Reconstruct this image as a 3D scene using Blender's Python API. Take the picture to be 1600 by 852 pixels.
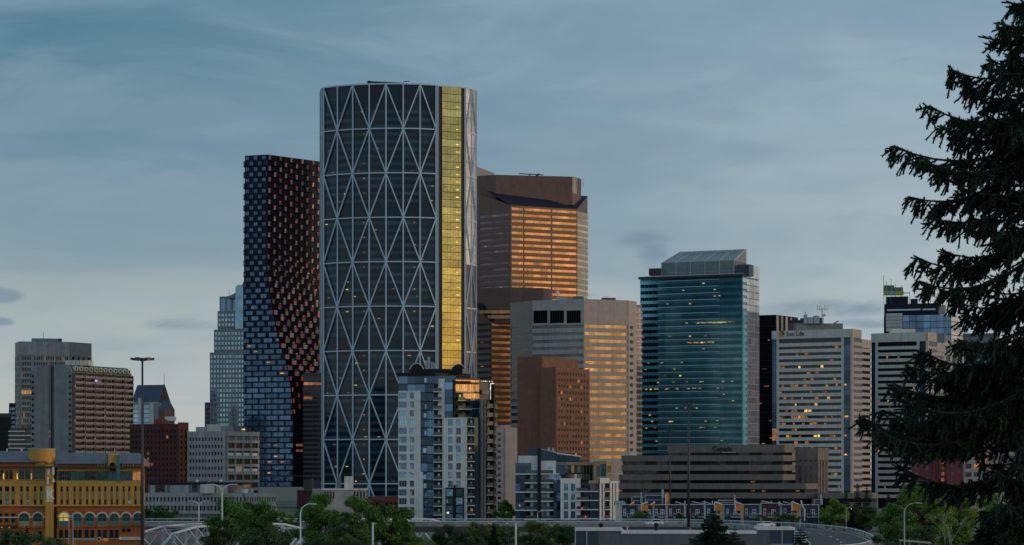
import bpy, math, random
import numpy as np
from mathutils import Matrix, Vector

# ------------------------------------------------------------------ camera, sky, sun, exposure
for o in list(bpy.data.objects): bpy.data.objects.remove(o)
scene = bpy.context.scene
COL = scene.collection
R = math.radians
F, HZ, CX, CZ = 4000.0, 745.0, 800.0, 18.0      # focal length in photo pixels, horizon row, centre column, eye height

cam = bpy.data.cameras.new('camera'); cam_o = bpy.data.objects.new('camera', cam); COL.objects.link(cam_o)
cam.sensor_width = 36.0; cam.lens = 36.0 * F / 1600.0; cam.shift_y = (HZ - 426.0) / 1600.0
cam.clip_start = 0.5; cam.clip_end = 40000
cam_o.location = (0, 0, CZ); cam_o.rotation_euler = (R(90), 0, 0)
scene.camera = cam_o

SUN_AZ, SUN_EL = 78.0, 4.0        # degrees to the right of straight behind the camera; degrees above the horizon
sdir = Vector((math.sin(R(SUN_AZ)) * math.cos(R(SUN_EL)), -math.cos(R(SUN_AZ)) * math.cos(R(SUN_EL)), math.sin(R(SUN_EL))))
sun = bpy.data.lights.new('sun', 'SUN'); sun_o = bpy.data.objects.new('sun', sun); COL.objects.link(sun_o)
sun.energy = 0.55; sun.angle = R(2.0); sun.color = (1.0, 0.68, 0.46)
sun_o.rotation_euler = sdir.to_track_quat('Z', 'Y').to_euler()

world = bpy.data.worlds.new('World'); scene.world = world; world.use_nodes = True
def build_world():
    nt = world.node_tree; N = nt.nodes; L = nt.links
    for n in list(N): N.remove(n)
    out = N.new('ShaderNodeOutputWorld'); bg = N.new('ShaderNodeBackground')
    sky = N.new('ShaderNodeTexSky'); sky.sky_type = 'NISHITA'; sky.sun_disc = False
    sky.sun_elevation = R(SUN_EL); sky.sun_rotation = math.atan2(sdir.x, sdir.y); sky.altitude = 1000
    sky.air_density = 1.0; sky.dust_density = 1.6; sky.ozone_density = 1.6
    tc = N.new('ShaderNodeTexCoord'); sep = N.new('ShaderNodeSeparateXYZ'); L.new(tc.outputs['Generated'], sep.inputs[0])
    def math_(op, a, b=None, clamp=False):
        m = N.new('ShaderNodeMath'); m.operation = op; m.use_clamp = clamp
        for i, v in enumerate((a, b)):
            if v is None: continue
            if isinstance(v, (int, float)): m.inputs[i].default_value = v
            else: L.new(v, m.inputs[i])
        return m.outputs[0]
    def mix(f, a, b, mode='MIX'):
        m = N.new('ShaderNodeMix'); m.data_type = 'RGBA'; m.blend_type = mode
        if isinstance(f, (int, float)): m.inputs[0].default_value = f
        else: L.new(f, m.inputs[0])
        for i, v in ((6, a), (7, b)):
            if isinstance(v, tuple): m.inputs[i].default_value = v
            else: L.new(v, m.inputs[i])
        return m.outputs[2]
    def noise(scale_vec, rot, sc, det, rough, dist=0.0):
        mp = N.new('ShaderNodeMapping'); mp.inputs['Scale'].default_value = scale_vec; mp.inputs['Rotation'].default_value = rot
        L.new(tc.outputs['Generated'], mp.inputs[0])
        n = N.new('ShaderNodeTexNoise'); n.inputs['Scale'].default_value = sc; n.inputs['Detail'].default_value = det
        n.inputs['Roughness'].default_value = rough; n.inputs['Distortion'].default_value = dist
        L.new(mp.outputs[0], n.inputs['Vector']); return n.outputs['Fac']
    def ramp(v, a, b):
        m = N.new('ShaderNodeMapRange'); m.interpolation_type = 'SMOOTHSTEP'; m.inputs[1].default_value = a; m.inputs[2].default_value = b
        L.new(v, m.inputs[0]); return m.outputs[0]
    x, y, z = sep.outputs
    clear = mix(1.0, sky.outputs[0], (SKY_S,) * 3 + (1,), 'MULTIPLY')
    # thin high overcast: cool grey-blue, paler towards the horizon and towards the sunset side
    big = noise((2.2, 2.2, 7.0), (0.10, 0.28, 0), 1.6, 6, 0.55, 0.6)
    streak = noise((3.0, 3.0, 15.0), (0.05, 0.30, 0), 2.4, 7, 0.58, 0.9)
    wisp = noise((5.0, 5.0, 20.0), (0.0, -0.24, 0), 3.1, 8, 0.60, 0.8)
    zc = math_('MAXIMUM', z, 0.0)
    low = math_('SUBTRACT', 1.0, ramp(zc, 0.0, 0.17))
    # a thinner, bluer patch of the layer to the upper left of the skyline
    gap = N.new('ShaderNodeVectorMath'); gap.operation = 'DISTANCE'; L.new(tc.outputs['Generated'], gap.inputs[0]); gap.inputs[1].default_value = (-0.33, 0.93, 0.16)
    veil = mix(ramp(gap.outputs['Value'], 0.10, 0.60), VEIL_L, VEIL_R)
    veil = mix(math_('MULTIPLY', low, 0.88), veil, VEIL_H)
    veil = mix(math_('MULTIPLY', ramp(streak, 0.40, 0.72), 0.34), veil, VEIL_W)
    veil = mix(math_('MULTIPLY', ramp(big, 0.44, 0.66), 0.46), veil, VEIL_D)
    veil = mix(math_('MULTIPLY', ramp(wisp, 0.46, 0.74), 0.22), veil, VEIL_D)
    # a few small grey-blue cloudlets near the horizon (direction, half width, half height)
    cl = None
    for px, py, hw, hh in ((300, 510, 62, 12), (1004, 374, 38, 14), (1018, 405, 24, 30), (4, 468, 26, 9), (1290, 487, 90, 14), (1340, 508, 60, 9), (880, 462, 60, 5), (0, 508, 20, 6), (740, 235, 90, 16), (1130, 250, 120, 22)):
        ax = math.atan2(px - CX, F); cx_, cz_ = math.sin(ax), (HZ - py) / F
        u = math_('DIVIDE', math_('SUBTRACT', x, cx_), hw / F); v = math_('DIVIDE', math_('SUBTRACT', z, cz_), hh / F)
        rr = math_('ADD', math_('MULTIPLY', u, u), math_('MULTIPLY', v, v))
        rr = math_('ADD', rr, math_('MULTIPLY', math_('SUBTRACT', wisp, 0.5), 5.5))
        rr = math_('ADD', rr, math_('MULTIPLY', math_('SUBTRACT', streak, 0.5), 4.5))
        b = math_('SUBTRACT', 1.0, ramp(rr, -0.3, 1.7))
        b = math_('MULTIPLY', b, ramp(y, 0.2, 0.6))
        if py < 300: b = math_('MULTIPLY', b, 0.30)
        cl = b if cl is None else math_('MAXIMUM', cl, b)
    veil = mix(math_('MULTIPLY', cl, 0.74), veil, VEIL_C)
    col = mix(0.85, clear, veil)
    # the sky's own glow round the low sun shines through the thin layer
    glow = mix(1.0, clear, (GLOW, GLOW, GLOW, 1), 'MULTIPLY')
    dt = N.new('ShaderNodeVectorMath'); dt.operation = 'DOT_PRODUCT'; L.new(tc.outputs['Generated'], dt.inputs[0]); dt.inputs[1].default_value = sdir
    # sunset band: strongest near the horizon under the sun
    band = math_('MULTIPLY', ramp(dt.outputs['Value'], 0.62, 1.0), math_('SUBTRACT', 1.0, ramp(zc, 0.05, 0.128)))
    col = mix(math_('MULTIPLY', band, 0.95), col, glow)
    L.new(col, bg.inputs[0]); bg.inputs[1].default_value = WORLD_S
    L.new(bg.outputs[0], out.inputs[0])
SKY_S, WORLD_S, GLOW = 0.9, 0.105, 1.0
VEIL_L = (0.50, 1.42, 2.08, 1); VEIL_R = (2.35, 3.22, 3.92, 1); VEIL_H = (4.35, 4.50, 4.30, 1)
VEIL_W = (3.2, 3.95, 4.55, 1); VEIL_D = (1.1, 2.0, 2.85, 1); VEIL_C = (1.25, 1.85, 2.7, 1)
build_world()
vs = scene.view_settings
vs.view_transform = 'Standard'; vs.look = 'None'; vs.exposure = 0.42; vs.gamma = 1.0; vs.use_curve_mapping = False

# ------------------------------------------------------------------ helpers
rng = random.Random(7)
def gx(px, d): return (px - CX) / F * d
def gz(py, d): return CZ + (HZ - py) / F * d

MATS = {}
def mat(name, col, rough=0.75, metal=0.0, var=0.18, scale=0.35, streak=0.0, emit=0.0, spec=0.5, bump=0.0, orand=0.0, coat=0.0):
    m = bpy.data.materials.new(name); m.use_nodes = True; nt = m.node_tree; N = nt.nodes; L = nt.links
    p = N['Principled BSDF']
    p.inputs['Roughness'].default_value = rough; p.inputs['Metallic'].default_value = metal
    p.inputs['Specular IOR Level'].default_value = spec; p.inputs['Coat Weight'].default_value = coat
    geo = N.new('ShaderNodeNewGeometry')
    n1 = N.new('ShaderNodeTexNoise'); n1.inputs['Scale'].default_value = scale; n1.inputs['Detail'].default_value = 6
    L.new(geo.outputs['Position'], n1.inputs['Vector'])
    mr = N.new('ShaderNodeMapRange'); mr.inputs[1].default_value = 0.3; mr.inputs[2].default_value = 0.7
    mr.inputs[3].default_value = 1 - var; mr.inputs[4].default_value = 1 + var; L.new(n1.outputs['Fac'], mr.inputs[0])
    fac = mr.outputs[0]
    if streak:
        mp = N.new('ShaderNodeMapping'); mp.inputs['Scale'].default_value = (1.3, 1.3, 0.06); L.new(geo.outputs['Position'], mp.inputs[0])
        n2 = N.new('ShaderNodeTexNoise'); n2.inputs['Scale'].default_value = 0.8; n2.inputs['Detail'].default_value = 5; L.new(mp.outputs[0], n2.inputs['Vector'])
        m2 = N.new('ShaderNodeMapRange'); m2.inputs[1].default_value = 0.35; m2.inputs[2].default_value = 0.7; m2.inputs[3].default_value = 1 + streak * .4; m2.inputs[4].default_value = 1 - streak
        L.new(n2.outputs['Fac'], m2.inputs[0])
        mm = N.new('ShaderNodeMath'); mm.operation = 'MULTIPLY'; L.new(fac, mm.inputs[0]); L.new(m2.outputs[0], mm.inputs[1]); fac = mm.outputs[0]
    if orand:
        oi = N.new('ShaderNodeObjectInfo'); m3 = N.new('ShaderNodeMapRange'); m3.inputs[3].default_value = 1 - orand; m3.inputs[4].default_value = 1 + orand
        L.new(oi.outputs['Random'], m3.inputs[0]); mm = N.new('ShaderNodeMath'); mm.operation = 'MULTIPLY'; L.new(fac, mm.inputs[0]); L.new(m3.outputs[0], mm.inputs[1]); fac = mm.outputs[0]
    sc = N.new('ShaderNodeVectorMath'); sc.operation = 'SCALE'; sc.inputs[0].default_value = col; L.new(fac, sc.inputs['Scale'])
    L.new(sc.outputs[0], p.inputs['Base Color'])
    if emit:
        L.new(sc.outputs[0], p.inputs['Emission Color']); p.inputs['Emission Strength'].default_value = emit
    if bump:
        b = N.new('ShaderNodeBump'); b.inputs['Strength'].default_value = bump; b.inputs['Distance'].default_value = 0.05
        n3 = N.new('ShaderNodeTexNoise'); n3.inputs['Scale'].default_value = scale * 4; n3.inputs['Detail'].default_value = 4; L.new(geo.outputs['Position'], n3.inputs['Vector'])
        L.new(n3.outputs['Fac'], b.inputs['Height']); L.new(b.outputs[0], p.inputs['Normal'])
    MATS[name] = m; return m
def glass(name, col, rough=0.08, metal=0.0, spec=0.5, wob=0.02, orand=0.3, var=0.25, emit=0.0):
    """window glass: dark body or coated mirror, panes slightly out of plane so that reflections break up"""
    m = mat(name, col, rough, metal, var, 0.12, spec=spec, orand=orand, emit=emit); N = m.node_tree.nodes; L = m.node_tree.links
    b = N.new('ShaderNodeBump'); b.inputs['Strength'].default_value = 1.0; b.inputs['Distance'].default_value = wob
    geo = N.new('ShaderNodeNewGeometry'); n3 = N.new('ShaderNodeTexNoise'); n3.inputs['Scale'].default_value = 0.55; n3.inputs['Detail'].default_value = 2
    L.new(geo.outputs['Position'], n3.inputs['Vector']); L.new(n3.outputs['Fac'], b.inputs['Height']); L.new(b.outputs[0], N['Principled BSDF'].inputs['Normal'])
    return m

W = {}
def put(o, parent, Wm):
    COL.objects.link(o); W[o.name] = Wm
    if parent is not None:
        o.parent = parent; o.matrix_parent_inverse = W[parent.name].inverted()
    o.matrix_basis = Wm
    return o
def tag(o, label, cat, group=None):
    o['label'] = label; o['category'] = cat
    if group: o['group'] = group
    return o
def thing(name, label, cat, loc, group=None):
    o = bpy.data.objects.new(name, None); o.empty_display_size = 1
    put(o, None, Matrix.Translation(loc)); return tag(o, label, cat, group)

UB = {}
def unit_box(m):
    if m not in UB:
        me = bpy.data.meshes.new('piece')
        v = [(x, y, z) for x in (-.5, .5) for y in (-.5, .5) for z in (-.5, .5)]
        f = [(0, 1, 3, 2), (4, 6, 7, 5), (0, 4, 5, 1), (2, 3, 7, 6), (0, 2, 6, 4), (1, 5, 7, 3)]
        me.from_pydata(v, [], f); me.materials.append(MATS[m]); UB[m] = me
    return UB[m]

class MB:
    def __init__(s): s.v = []; s.f = []
    def add(s, vs, fs):
        n = len(s.v); s.v += [tuple(p) for p in vs]; s.f += [tuple(i + n for i in f) for f in fs]
    def prism(s, poly, z0, z1):
        """poly: plan points; z0, z1 numbers or per-point lists"""
        n = len(poly)
        a = sum(poly[i][0] * poly[(i + 1) % n][1] - poly[(i + 1) % n][0] * poly[i][1] for i in range(n))
        idx = list(range(n))
        za = z0 if isinstance(z0, (list, tuple)) else [z0] * n; zb = z1 if isinstance(z1, (list, tuple)) else [z1] * n
        if a < 0: idx.reverse()
        vs = [(poly[i][0], poly[i][1], za[i]) for i in idx] + [(poly[i][0], poly[i][1], zb[i]) for i in idx]
        s.add(vs, [tuple(range(n - 1, -1, -1)), tuple(range(n, 2 * n))] + [(i, (i + 1) % n, n + (i + 1) % n, n + i) for i in range(n)])
        return s
    def box(s, x0, x1, y0, y1, z0, z1): return s.prism([(x0, y0), (x1, y0), (x1, y1), (x0, y1)], z0, z1)
    def tube(s, p, q, r0, r1=None, n=8, cap=True):
        p = Vector(p); q = Vector(q); r1 = r0 if r1 is None else r1
        d = (q - p); d = d.normalized() if d.length > 1e-9 else Vector((0, 0, 1))
        a = d.orthogonal().normalized(); b = d.cross(a)
        vs = []
        for c, r in ((p, r0), (q, r1)):
            for i in range(n):
                t = 2 * math.pi * i / n; vs.append(c + a * (r * math.cos(t)) + b * (r * math.sin(t)))
        fs = [(i, (i + 1) % n, n + (i + 1) % n, n + i) for i in range(n)]
        if cap: fs += [tuple(range(n - 1, -1, -1)), tuple(range(n, 2 * n))]
        s.add(vs, fs); return s
    def path(s, pts, r0, r1=None, n=8):
        r1 = r0 if r1 is None else r1; k = len(pts) - 1
        for i in range(k): s.tube(pts[i], pts[i + 1], r0 + (r1 - r0) * i / k, r0 + (r1 - r0) * (i + 1) / k, n)
        return s
    def bar(s, p, q, w, h):
        """square bar from p to q; w across (horizontal), h the other way"""
        p = Vector(p); q = Vector(q); d = (q - p).normalized()
        up = Vector((0, 0, 1)) if abs(d.z) < 0.95 else Vector((0, 1, 0))
        a = d.cross(up).normalized() * (w / 2); b = d.cross(a).normalized() * (h / 2)
        vs = [p - a - b, p + a - b, p + a + b, p - a + b, q - a - b, q + a - b, q + a + b, q - a + b]
        s.add(vs, [(0, 1, 2, 3), (7, 6, 5, 4), (0, 4, 5, 1), (1, 5, 6, 2), (2, 6, 7, 3), (3, 7, 4, 0)]); return s
    def ball(s, c, r, n=8, m=5, sz=1.0):
        vs = [(c[0], c[1], c[2] + r * sz)]
        for j in range(1, m):
            t = math.pi * j / m
            vs += [(c[0] + r * math.sin(t) * math.cos(2 * math.pi * i / n), c[1] + r * math.sin(t) * math.sin(2 * math.pi * i / n), c[2] + r * sz * math.cos(t)) for i in range(n)]
        vs.append((c[0], c[1], c[2] - r * sz)); k = len(vs) - 1
        fs = [(0, 1 + i, 1 + (i + 1) % n) for i in range(n)]
        for j in range(m - 2):
            for i in range(n): fs.append((1 + j * n + i, 1 + (j + 1) * n + i, 1 + (j + 1) * n + (i + 1) % n, 1 + j * n + (i + 1) % n))
        fs += [(k, 1 + (m - 2) * n + (i + 1) % n, 1 + (m - 2) * n + i) for i in range(n)]
        s.add(vs, fs); return s
    def build(s, name, m, parent=None, smooth=False, kind=None, origin=None):
        me = bpy.data.meshes.new(name)
        o0 = Vector(origin) if origin is not None else (W[parent.name].translation.copy() if parent is not None else Vector((0, 0, 0)))
        me.from_pydata([(x - o0.x, y - o0.y, z - o0.z) for x, y, z in s.v], [], s.f)
        me.materials.append(MATS[m])
        if smooth: me.polygons.foreach_set('use_smooth', [True] * len(me.polygons))
        me.update()
        o = bpy.data.objects.new(name, me)
        if kind: o['kind'] = kind
        return put(o, parent, Matrix.Translation(o0))

def np_mesh(name, verts, faces_n, m, parent, kind=None, smooth=False):
    """verts (N,3); consecutive faces of faces_n vertices each"""
    me = bpy.data.meshes.new(name); nv = len(verts); nf = nv // faces_n
    o0 = W[parent.name].translation.copy() if parent is not None else Vector((0, 0, 0))
    vv = (np.asarray(verts, dtype=np.float32) - np.array(o0, dtype=np.float32)).astype(np.float32)
    me.vertices.add(nv); me.vertices.foreach_set('co', vv.ravel())
    me.loops.add(nv); me.loops.foreach_set('vertex_index', np.arange(nv, dtype=np.int32))
    me.polygons.add(nf); me.polygons.foreach_set('loop_start', np.arange(nf, dtype=np.int32) * faces_n)
    me.materials.append(MATS[m]); me.update(calc_edges=True); me.validate()
    o = bpy.data.objects.new(name, me)
    if kind: o['kind'] = kind
    return put(o, parent, Matrix.Translation(o0))

def chain(px0, d0, *steps):
    """plan corners walked left to right: each step is (photo column of the next corner, facing angle of the wall, + = turned right)"""
    P = [(gx(px0, d0), d0)]
    for px, th in steps:
        ax, ay = P[-1]; k = (px - CX) / F; ux, uy = math.cos(R(th)), math.sin(R(th))
        t = (k * ay - ax) / (ux - k * uy); P.append((ax + t * ux, ay + t * uy))
    return P
def close(P, D):
    """front corners plus a back made by moving the ends away from the viewer"""
    a, b = P[0], P[-1]
    far = max(p[1] for p in P) + D
    return P + [(b[0] * far / b[1] - 1.0, far), (a[0] * far / a[1] + 1.0, far)]

class Fac:
    """one wall plane of a building; pieces are placed by metres along it (u), height (z) and distance out (o)"""
    def __init__(s, root, A, B):
        s.root = root; s.A = Vector((A[0], A[1])); s.B = Vector((B[0], B[1])); d = s.B - s.A
        s.L = d.length; s.ux, s.uy = d.x / s.L, d.y / s.L; s.nx, s.ny = s.uy, -s.ux
        s.rot = Matrix.Rotation(math.atan2(s.uy, s.ux), 4, 'Z')
    def u(s, px):
        k = (px - CX) / F; return (k * s.A.y - s.A.x) / (s.ux - k * s.uy)
    def z(s, py, u=None):
        u = s.L / 2 if u is None else u
        return CZ + (HZ - py) / F * (s.A.y + u * s.uy)
    def pt(s, u, z, o=0.0): return Vector((s.A.x + s.ux * u + s.nx * o, s.A.y + s.uy * u + s.ny * o, z))
    def box(s, name, m, u0, u1, z0, z1, o0=0.0, o1=0.3, parent=None):
        c = s.pt((u0 + u1) / 2, (z0 + z1) / 2, (o0 + o1) / 2)
        o = bpy.data.objects.new(name, unit_box(m))
        Wm = Matrix.Translation(c) @ s.rot @ Matrix.Diagonal((abs(u1 - u0), abs(o1 - o0), abs(z1 - z0), 1))
        return put(o, parent or s.root, Wm)
    def pb(s, name, m, px0, px1, py0, py1, o0=0.0, o1=0.3, parent=None, ref=None):
        u0, u1 = s.u(px0), s.u(px1); r = (u0 + u1) / 2 if ref is None else s.u(ref)
        return s.box(name, m, u0, u1, s.z(py1, r), s.z(py0, r), o0, o1, parent)
    def grid(s, cols, rows, wall, pane, o=0.35, u0=0.0, u1=None, z0=None, z1=None, lit=None, litp=0.0, name='window', piers=True, pick=None, ow=0.03):
        """proud spandrels and piers round recessed panes; cols/rows are openings in metres"""
        u1 = s.L if u1 is None else u1
        rows = sorted(rows); z0 = rows[0][0] if z0 is None else z0; z1 = rows[-1][1] if z1 is None else z1
        e = z0
        for a, b in rows + [(z1, z1)]:
            if a - e > 0.05: s.box('spandrel', wall, u0, u1, e, a, 0, o)
            e = b
        if piers:
            e = u0
            for a, b in sorted(cols) + [(u1, u1)]:
                if a - e > 0.05: s.box('pier', wall, e, a, z0, z1, 0, o - 0.03)
                e = b
        for i, (a, b) in enumerate(rows):
            for j, (c, d) in enumerate(cols):
                m = pane
                if pick: m = pick(i, j) or pane
                elif lit and rng.random() < litp: m = rng.choice(lit)
                s.box(name, m, c, d, a, b, 0.0, ow)
def even(a, b, n, frac):
    p = (b - a) / n; return [(a + p * (i + .5 - frac / 2), a + p * (i + .5 + frac / 2)) for i in range(n)]
def text_on(fac, s_, px, py, size_px, m, o, root, name='lettering', depth=0.15, offset=0.0):
    cu = bpy.data.curves.new('lettering', 'FONT'); cu.body = s_; cu.extrude = depth; cu.offset = offset
    u = fac.u(px); d = fac.A.y + u * fac.uy
    cu.size = size_px / F * d / 0.70
    ob = bpy.data.objects.new('tmp', cu); COL.objects.link(ob)
    me = bpy.data.meshes.new_from_object(ob.evaluated_get(bpy.context.evaluated_depsgraph_get()))
    bpy.data.objects.remove(ob); me.materials.clear(); me.materials.append(MATS[m])
    t = bpy.data.objects.new(name, me)
    Wm = Matrix.Translation(fac.pt(u, fac.z(py, u), o)) @ fac.rot @ Matrix.Rotation(R(90), 4, 'X')
    return put(t, root, Wm)

# ------------------------------------------------------------------ materials
mat('concrete', (0.34, 0.335, 0.33), 0.85, var=0.14, streak=0.22, bump=0.2)
mat('concrete_dark', (0.20, 0.20, 0.205), 0.85, var=0.16, streak=0.25, bump=0.2)
mat('concrete_pale', (0.60, 0.575, 0.54), 0.8, var=0.10, streak=0.15)
mat('concrete_grey', (0.245, 0.25, 0.26), 0.85, var=0.16, streak=0.2)
mat('beige_stone', (0.40, 0.345, 0.31), 0.7, var=0.10, streak=0.10)
mat('brown_granite', (0.145, 0.078, 0.060), 0.45, var=0.15, streak=0.1)
mat('brown_dark', (0.130, 0.080, 0.066), 0.5, var=0.15, streak=0.1)
mat('brown_brick', (0.195, 0.090, 0.052), 0.8, var=0.18, streak=0.15)
mat('red_brick', (0.21, 0.058, 0.038), 0.85, var=0.2, streak=0.15)
mat('wine_brick', (0.18, 0.045, 0.055), 0.85, var=0.2, streak=0.12)
mat('maroon_brick', (0.085, 0.024, 0.024), 0.85, var=0.2)
mat('yellow_brick', (0.56, 0.29, 0.055), 0.8, var=0.12, streak=0.12)
mat('orange_brick', (0.42, 0.12, 0.032), 0.8, var=0.18, streak=0.12)
mat('cream_trim', (0.62, 0.54, 0.40), 0.7, var=0.08)
mat('slate_roof', (0.085, 0.10, 0.125), 0.6, var=0.2, streak=0.2)
mat('green_roof', (0.035, 0.085, 0.085), 0.55, var=0.2)
mat('blue_roof', (0.028, 0.055, 0.12), 0.45, var=0.15, streak=0.15)
mat('white_paint', (0.80, 0.80, 0.80), 0.6, var=0.06)
mat('white_wall', (0.72, 0.71, 0.69), 0.7, var=0.09, streak=0.12)
mat('steel_pale', (0.54, 0.61, 0.68), 0.45, metal=0.0, var=0.08)
mat('bow_steel', (0.46, 0.58, 0.70), 0.4, var=0.06)
mat('galvanised', (0.36, 0.40, 0.43), 0.45, metal=0.35, var=0.12)
mat('black_metal', (0.016, 0.017, 0.020), 0.6, var=0.15, spec=0.2)
mat('dark_metal', (0.035, 0.037, 0.043), 0.5, var=0.15)
mat('navy_dark', (0.014, 0.016, 0.034), 0.6, var=0.15, spec=0.2)
mat('tan_balcony', (0.25, 0.225, 0.19), 0.8, var=0.12, streak=0.15)
mat('asphalt', (0.055, 0.057, 0.062), 0.85, var=0.2, scale=0.8)
mat('road_paint', (0.62, 0.62, 0.58), 0.7, var=0.15, scale=2)
mat('stucco_blue', (0.115, 0.13, 0.15), 0.8, var=0.12, scale=0.6, streak=0.1)
mat('navy_panel', (0.030, 0.050, 0.090), 0.6, var=0.12)
mat('maroon_panel', (0.070, 0.024, 0.035), 0.6, var=0.12)
mat('orange_panel', (0.66, 0.24, 0.035), 0.6, var=0.10)
mat('teal_trim', (0.055, 0.16, 0.17), 0.5, var=0.15)
mat('olive_wall', (0.30, 0.26, 0.15), 0.7, var=0.10)
mat('tan_wall', (0.40, 0.29, 0.17), 0.7, var=0.10)
mat('metal_blue', (0.035, 0.065, 0.105), 0.45, var=0.12)
mat('red_glow', (0.70, 0.06, 0.04), 0.6, emit=0.10, var=0.1, orand=0.6)  # faint red glow put into the window reveals; roof beacons share it
mat('blind_glow', (0.50, 0.39, 0.32), 0.55, var=0.15, orand=0.6, emit=0.055)  # slight warm glow put into the colour of the bay windows
mat('lamp_soft', (0.80, 0.62, 0.16), 0.6, emit=0.22, var=0.3, scale=1.2)
mat('lamp_amber', (1.0, 0.42, 0.07), 0.6, emit=0.38, var=0.35, scale=1.2, orand=0.6)
mat('lamp_yellow', (1.0, 0.62, 0.14), 0.6, emit=0.34, var=0.4, scale=1.2, orand=0.6)
mat('lamp_dim', (0.50, 0.18, 0.05), 0.6, emit=0.20, var=0.6, scale=0.8, orand=0.7)
mat('lamp_warm_white', (1.0, 0.80, 0.50), 0.6, emit=0.9, var=0.2, scale=1.5, orand=0.4)
mat('lamp_violet', (0.40, 0.22, 1.0), 0.6, emit=0.9, var=0.3, scale=1.5)
mat('tail_red', (1.0, 0.04, 0.03), 0.4, emit=1.1, var=0.1)
mat('head_white', (1.0, 0.95, 0.85), 0.4, emit=3.0, var=0.1)
mat('car_white', (0.82, 0.84, 0.86), 0.3, var=0.05, coat=0.6)
mat('car_blue', (0.05, 0.08, 0.12), 0.3, var=0.05, coat=0.6)
mat('rubber', (0.012, 0.012, 0.013), 0.8)
mat('sign_cream', (0.72, 0.56, 0.26), 0.6, var=0.06)
mat('sign_gold', (0.65, 0.36, 0.08), 0.5, var=0.1)
mat('sign_navy', (0.025, 0.045, 0.075), 0.5)
mat('sign_orange', (0.85, 0.22, 0.03), 0.5, emit=0.12)
mat('yellow_green', (0.34, 0.36, 0.07), 0.5, var=0.2)
glass('glass_dark', (0.012, 0.015, 0.020), 0.07, spec=0.5)
glass('glass_black', (0.007, 0.008, 0.010), 0.18, spec=0.2)
glass('glass_bow', (0.007, 0.019, 0.036), 0.05, spec=0.34, wob=0.02, orand=0.45, var=0.4)
glass('glass_bow_band', (0.018, 0.050, 0.075), 0.12, spec=0.4, wob=0.02, orand=0.45)
glass('glass_blue', (0.12, 0.21, 0.33), 0.10, metal=0.75, wob=0.02)
glass('glass_blue_dark', (0.045, 0.085, 0.135), 0.10, metal=0.6, wob=0.02)
glass('glass_pixel', (0.072, 0.140, 0.245), 0.10, metal=0.75, wob=0.03, orand=0.35)
glass('glass_sky', (0.24, 0.42, 0.55), 0.08, metal=0.8, wob=0.02, orand=0.2)
glass('glass_teal', (0.14, 0.44, 0.57), 0.12, metal=0.7, wob=0.015, orand=0.15)
glass('glass_teal_deep', (0.075, 0.28, 0.39), 0.10, metal=0.6, wob=0.015, orand=0.25)
glass('glass_teal_pale', (0.10, 0.38, 0.42), 0.16, metal=0.6, wob=0.01, orand=0.15)
glass('glass_sunset_gold', (0.72, 0.46, 0.24), 0.20, metal=1.0, wob=0.05, orand=0.30)  # gold of the reflected sunset put into the pane tint
glass('glass_sunset_bronze', (0.56, 0.28, 0.115), 0.22, metal=1.0, wob=0.06, orand=0.32)  # orange sunset reflection put into the glass colour
glass('glass_sunset_atrium', (0.54, 0.44, 0.16), 0.13, metal=1.0, wob=0.05, orand=0.22, var=0.25)  # sunset gold put into the tint of the atrium panes
glass('glass_mauve', (0.13, 0.10, 0.12), 0.18, metal=0.5, wob=0.03, orand=0.4)
glass('glass_pale', (0.62, 0.58, 0.56), 0.25, metal=0.6, wob=0.02, orand=0.12)
glass('glass_green', (0.03, 0.075, 0.075), 0.1, metal=0.3, wob=0.02)
glass('glass_rail', (0.07, 0.10, 0.11), 0.15, metal=0.2, wob=0.01)
mat('bark', (0.045, 0.034, 0.026), 0.9, var=0.3, scale=4)
mat('bark_pale', (0.30, 0.28, 0.25), 0.85, var=0.3, scale=4)
mat('leaf', (0.080, 0.172, 0.032), 0.6, var=0.55, scale=0.5, spec=0.25)
mat('leaf_bright', (0.15, 0.24, 0.034), 0.6, var=0.5, scale=0.5, spec=0.25)
mat('leaf_dark', (0.048, 0.096, 0.030), 0.6, var=0.5, scale=0.5, spec=0.25)
mat('leaf_scrub', (0.105, 0.145, 0.034), 0.7, var=0.5, scale=0.5, spec=0.2)
mat('metal_pale', (0.20, 0.23, 0.25), 0.5, var=0.12, streak=0.15)
mat('needle', (0.022, 0.042, 0.026), 0.6, var=0.45, scale=0.9, spec=0.2)
mat('needle_near', (0.022, 0.039, 0.025), 0.65, var=0.5, scale=3.0, spec=0.15)
mat('earth', (0.085, 0.088, 0.060), 0.95, var=0.4, scale=0.08)
# ------------------------------------------------------------------ ground
def hill(x, y):
    d = math.hypot(x, y) if y > 0 else abs(x) * 0.6
    t = min(1.0, max(0.0, d / 260.0)); t = t * t * (3 - 2 * t)
    return 16.2 * (1 - t)
def build_ground():
    xs = [-9000, -4000, -2000, -1000, -600] + [-400 + 20 * i for i in range(41)] + [600, 1000, 2000, 4000, 9000]
    ys = [-3000, -1000, -300] + [-100 + 20 * i for i in range(25)] + [450, 600, 900, 1300, 2000, 3500, 7000, 15000, 30000]
    m = MB(); n = len(xs)
    m.v = [(x, y, hill(x, y) + 0.25 * math.sin(x * .07) * math.sin(y * .06)) for y in ys for x in xs]
    m.f = [(j * n + i, j * n + i + 1, (j + 1) * n + i + 1, (j + 1) * n + i) for j in range(len(ys) - 1) for i in range(n - 1)]
    m.build('ground', 'earth', smooth=True, kind='structure')
build_ground()
# downtown streets laid on the ground
m = MB(); m.box(-420, 420, 836, 848, 0.3, 0.42); m.build('street', 'asphalt', kind='structure')

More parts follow.
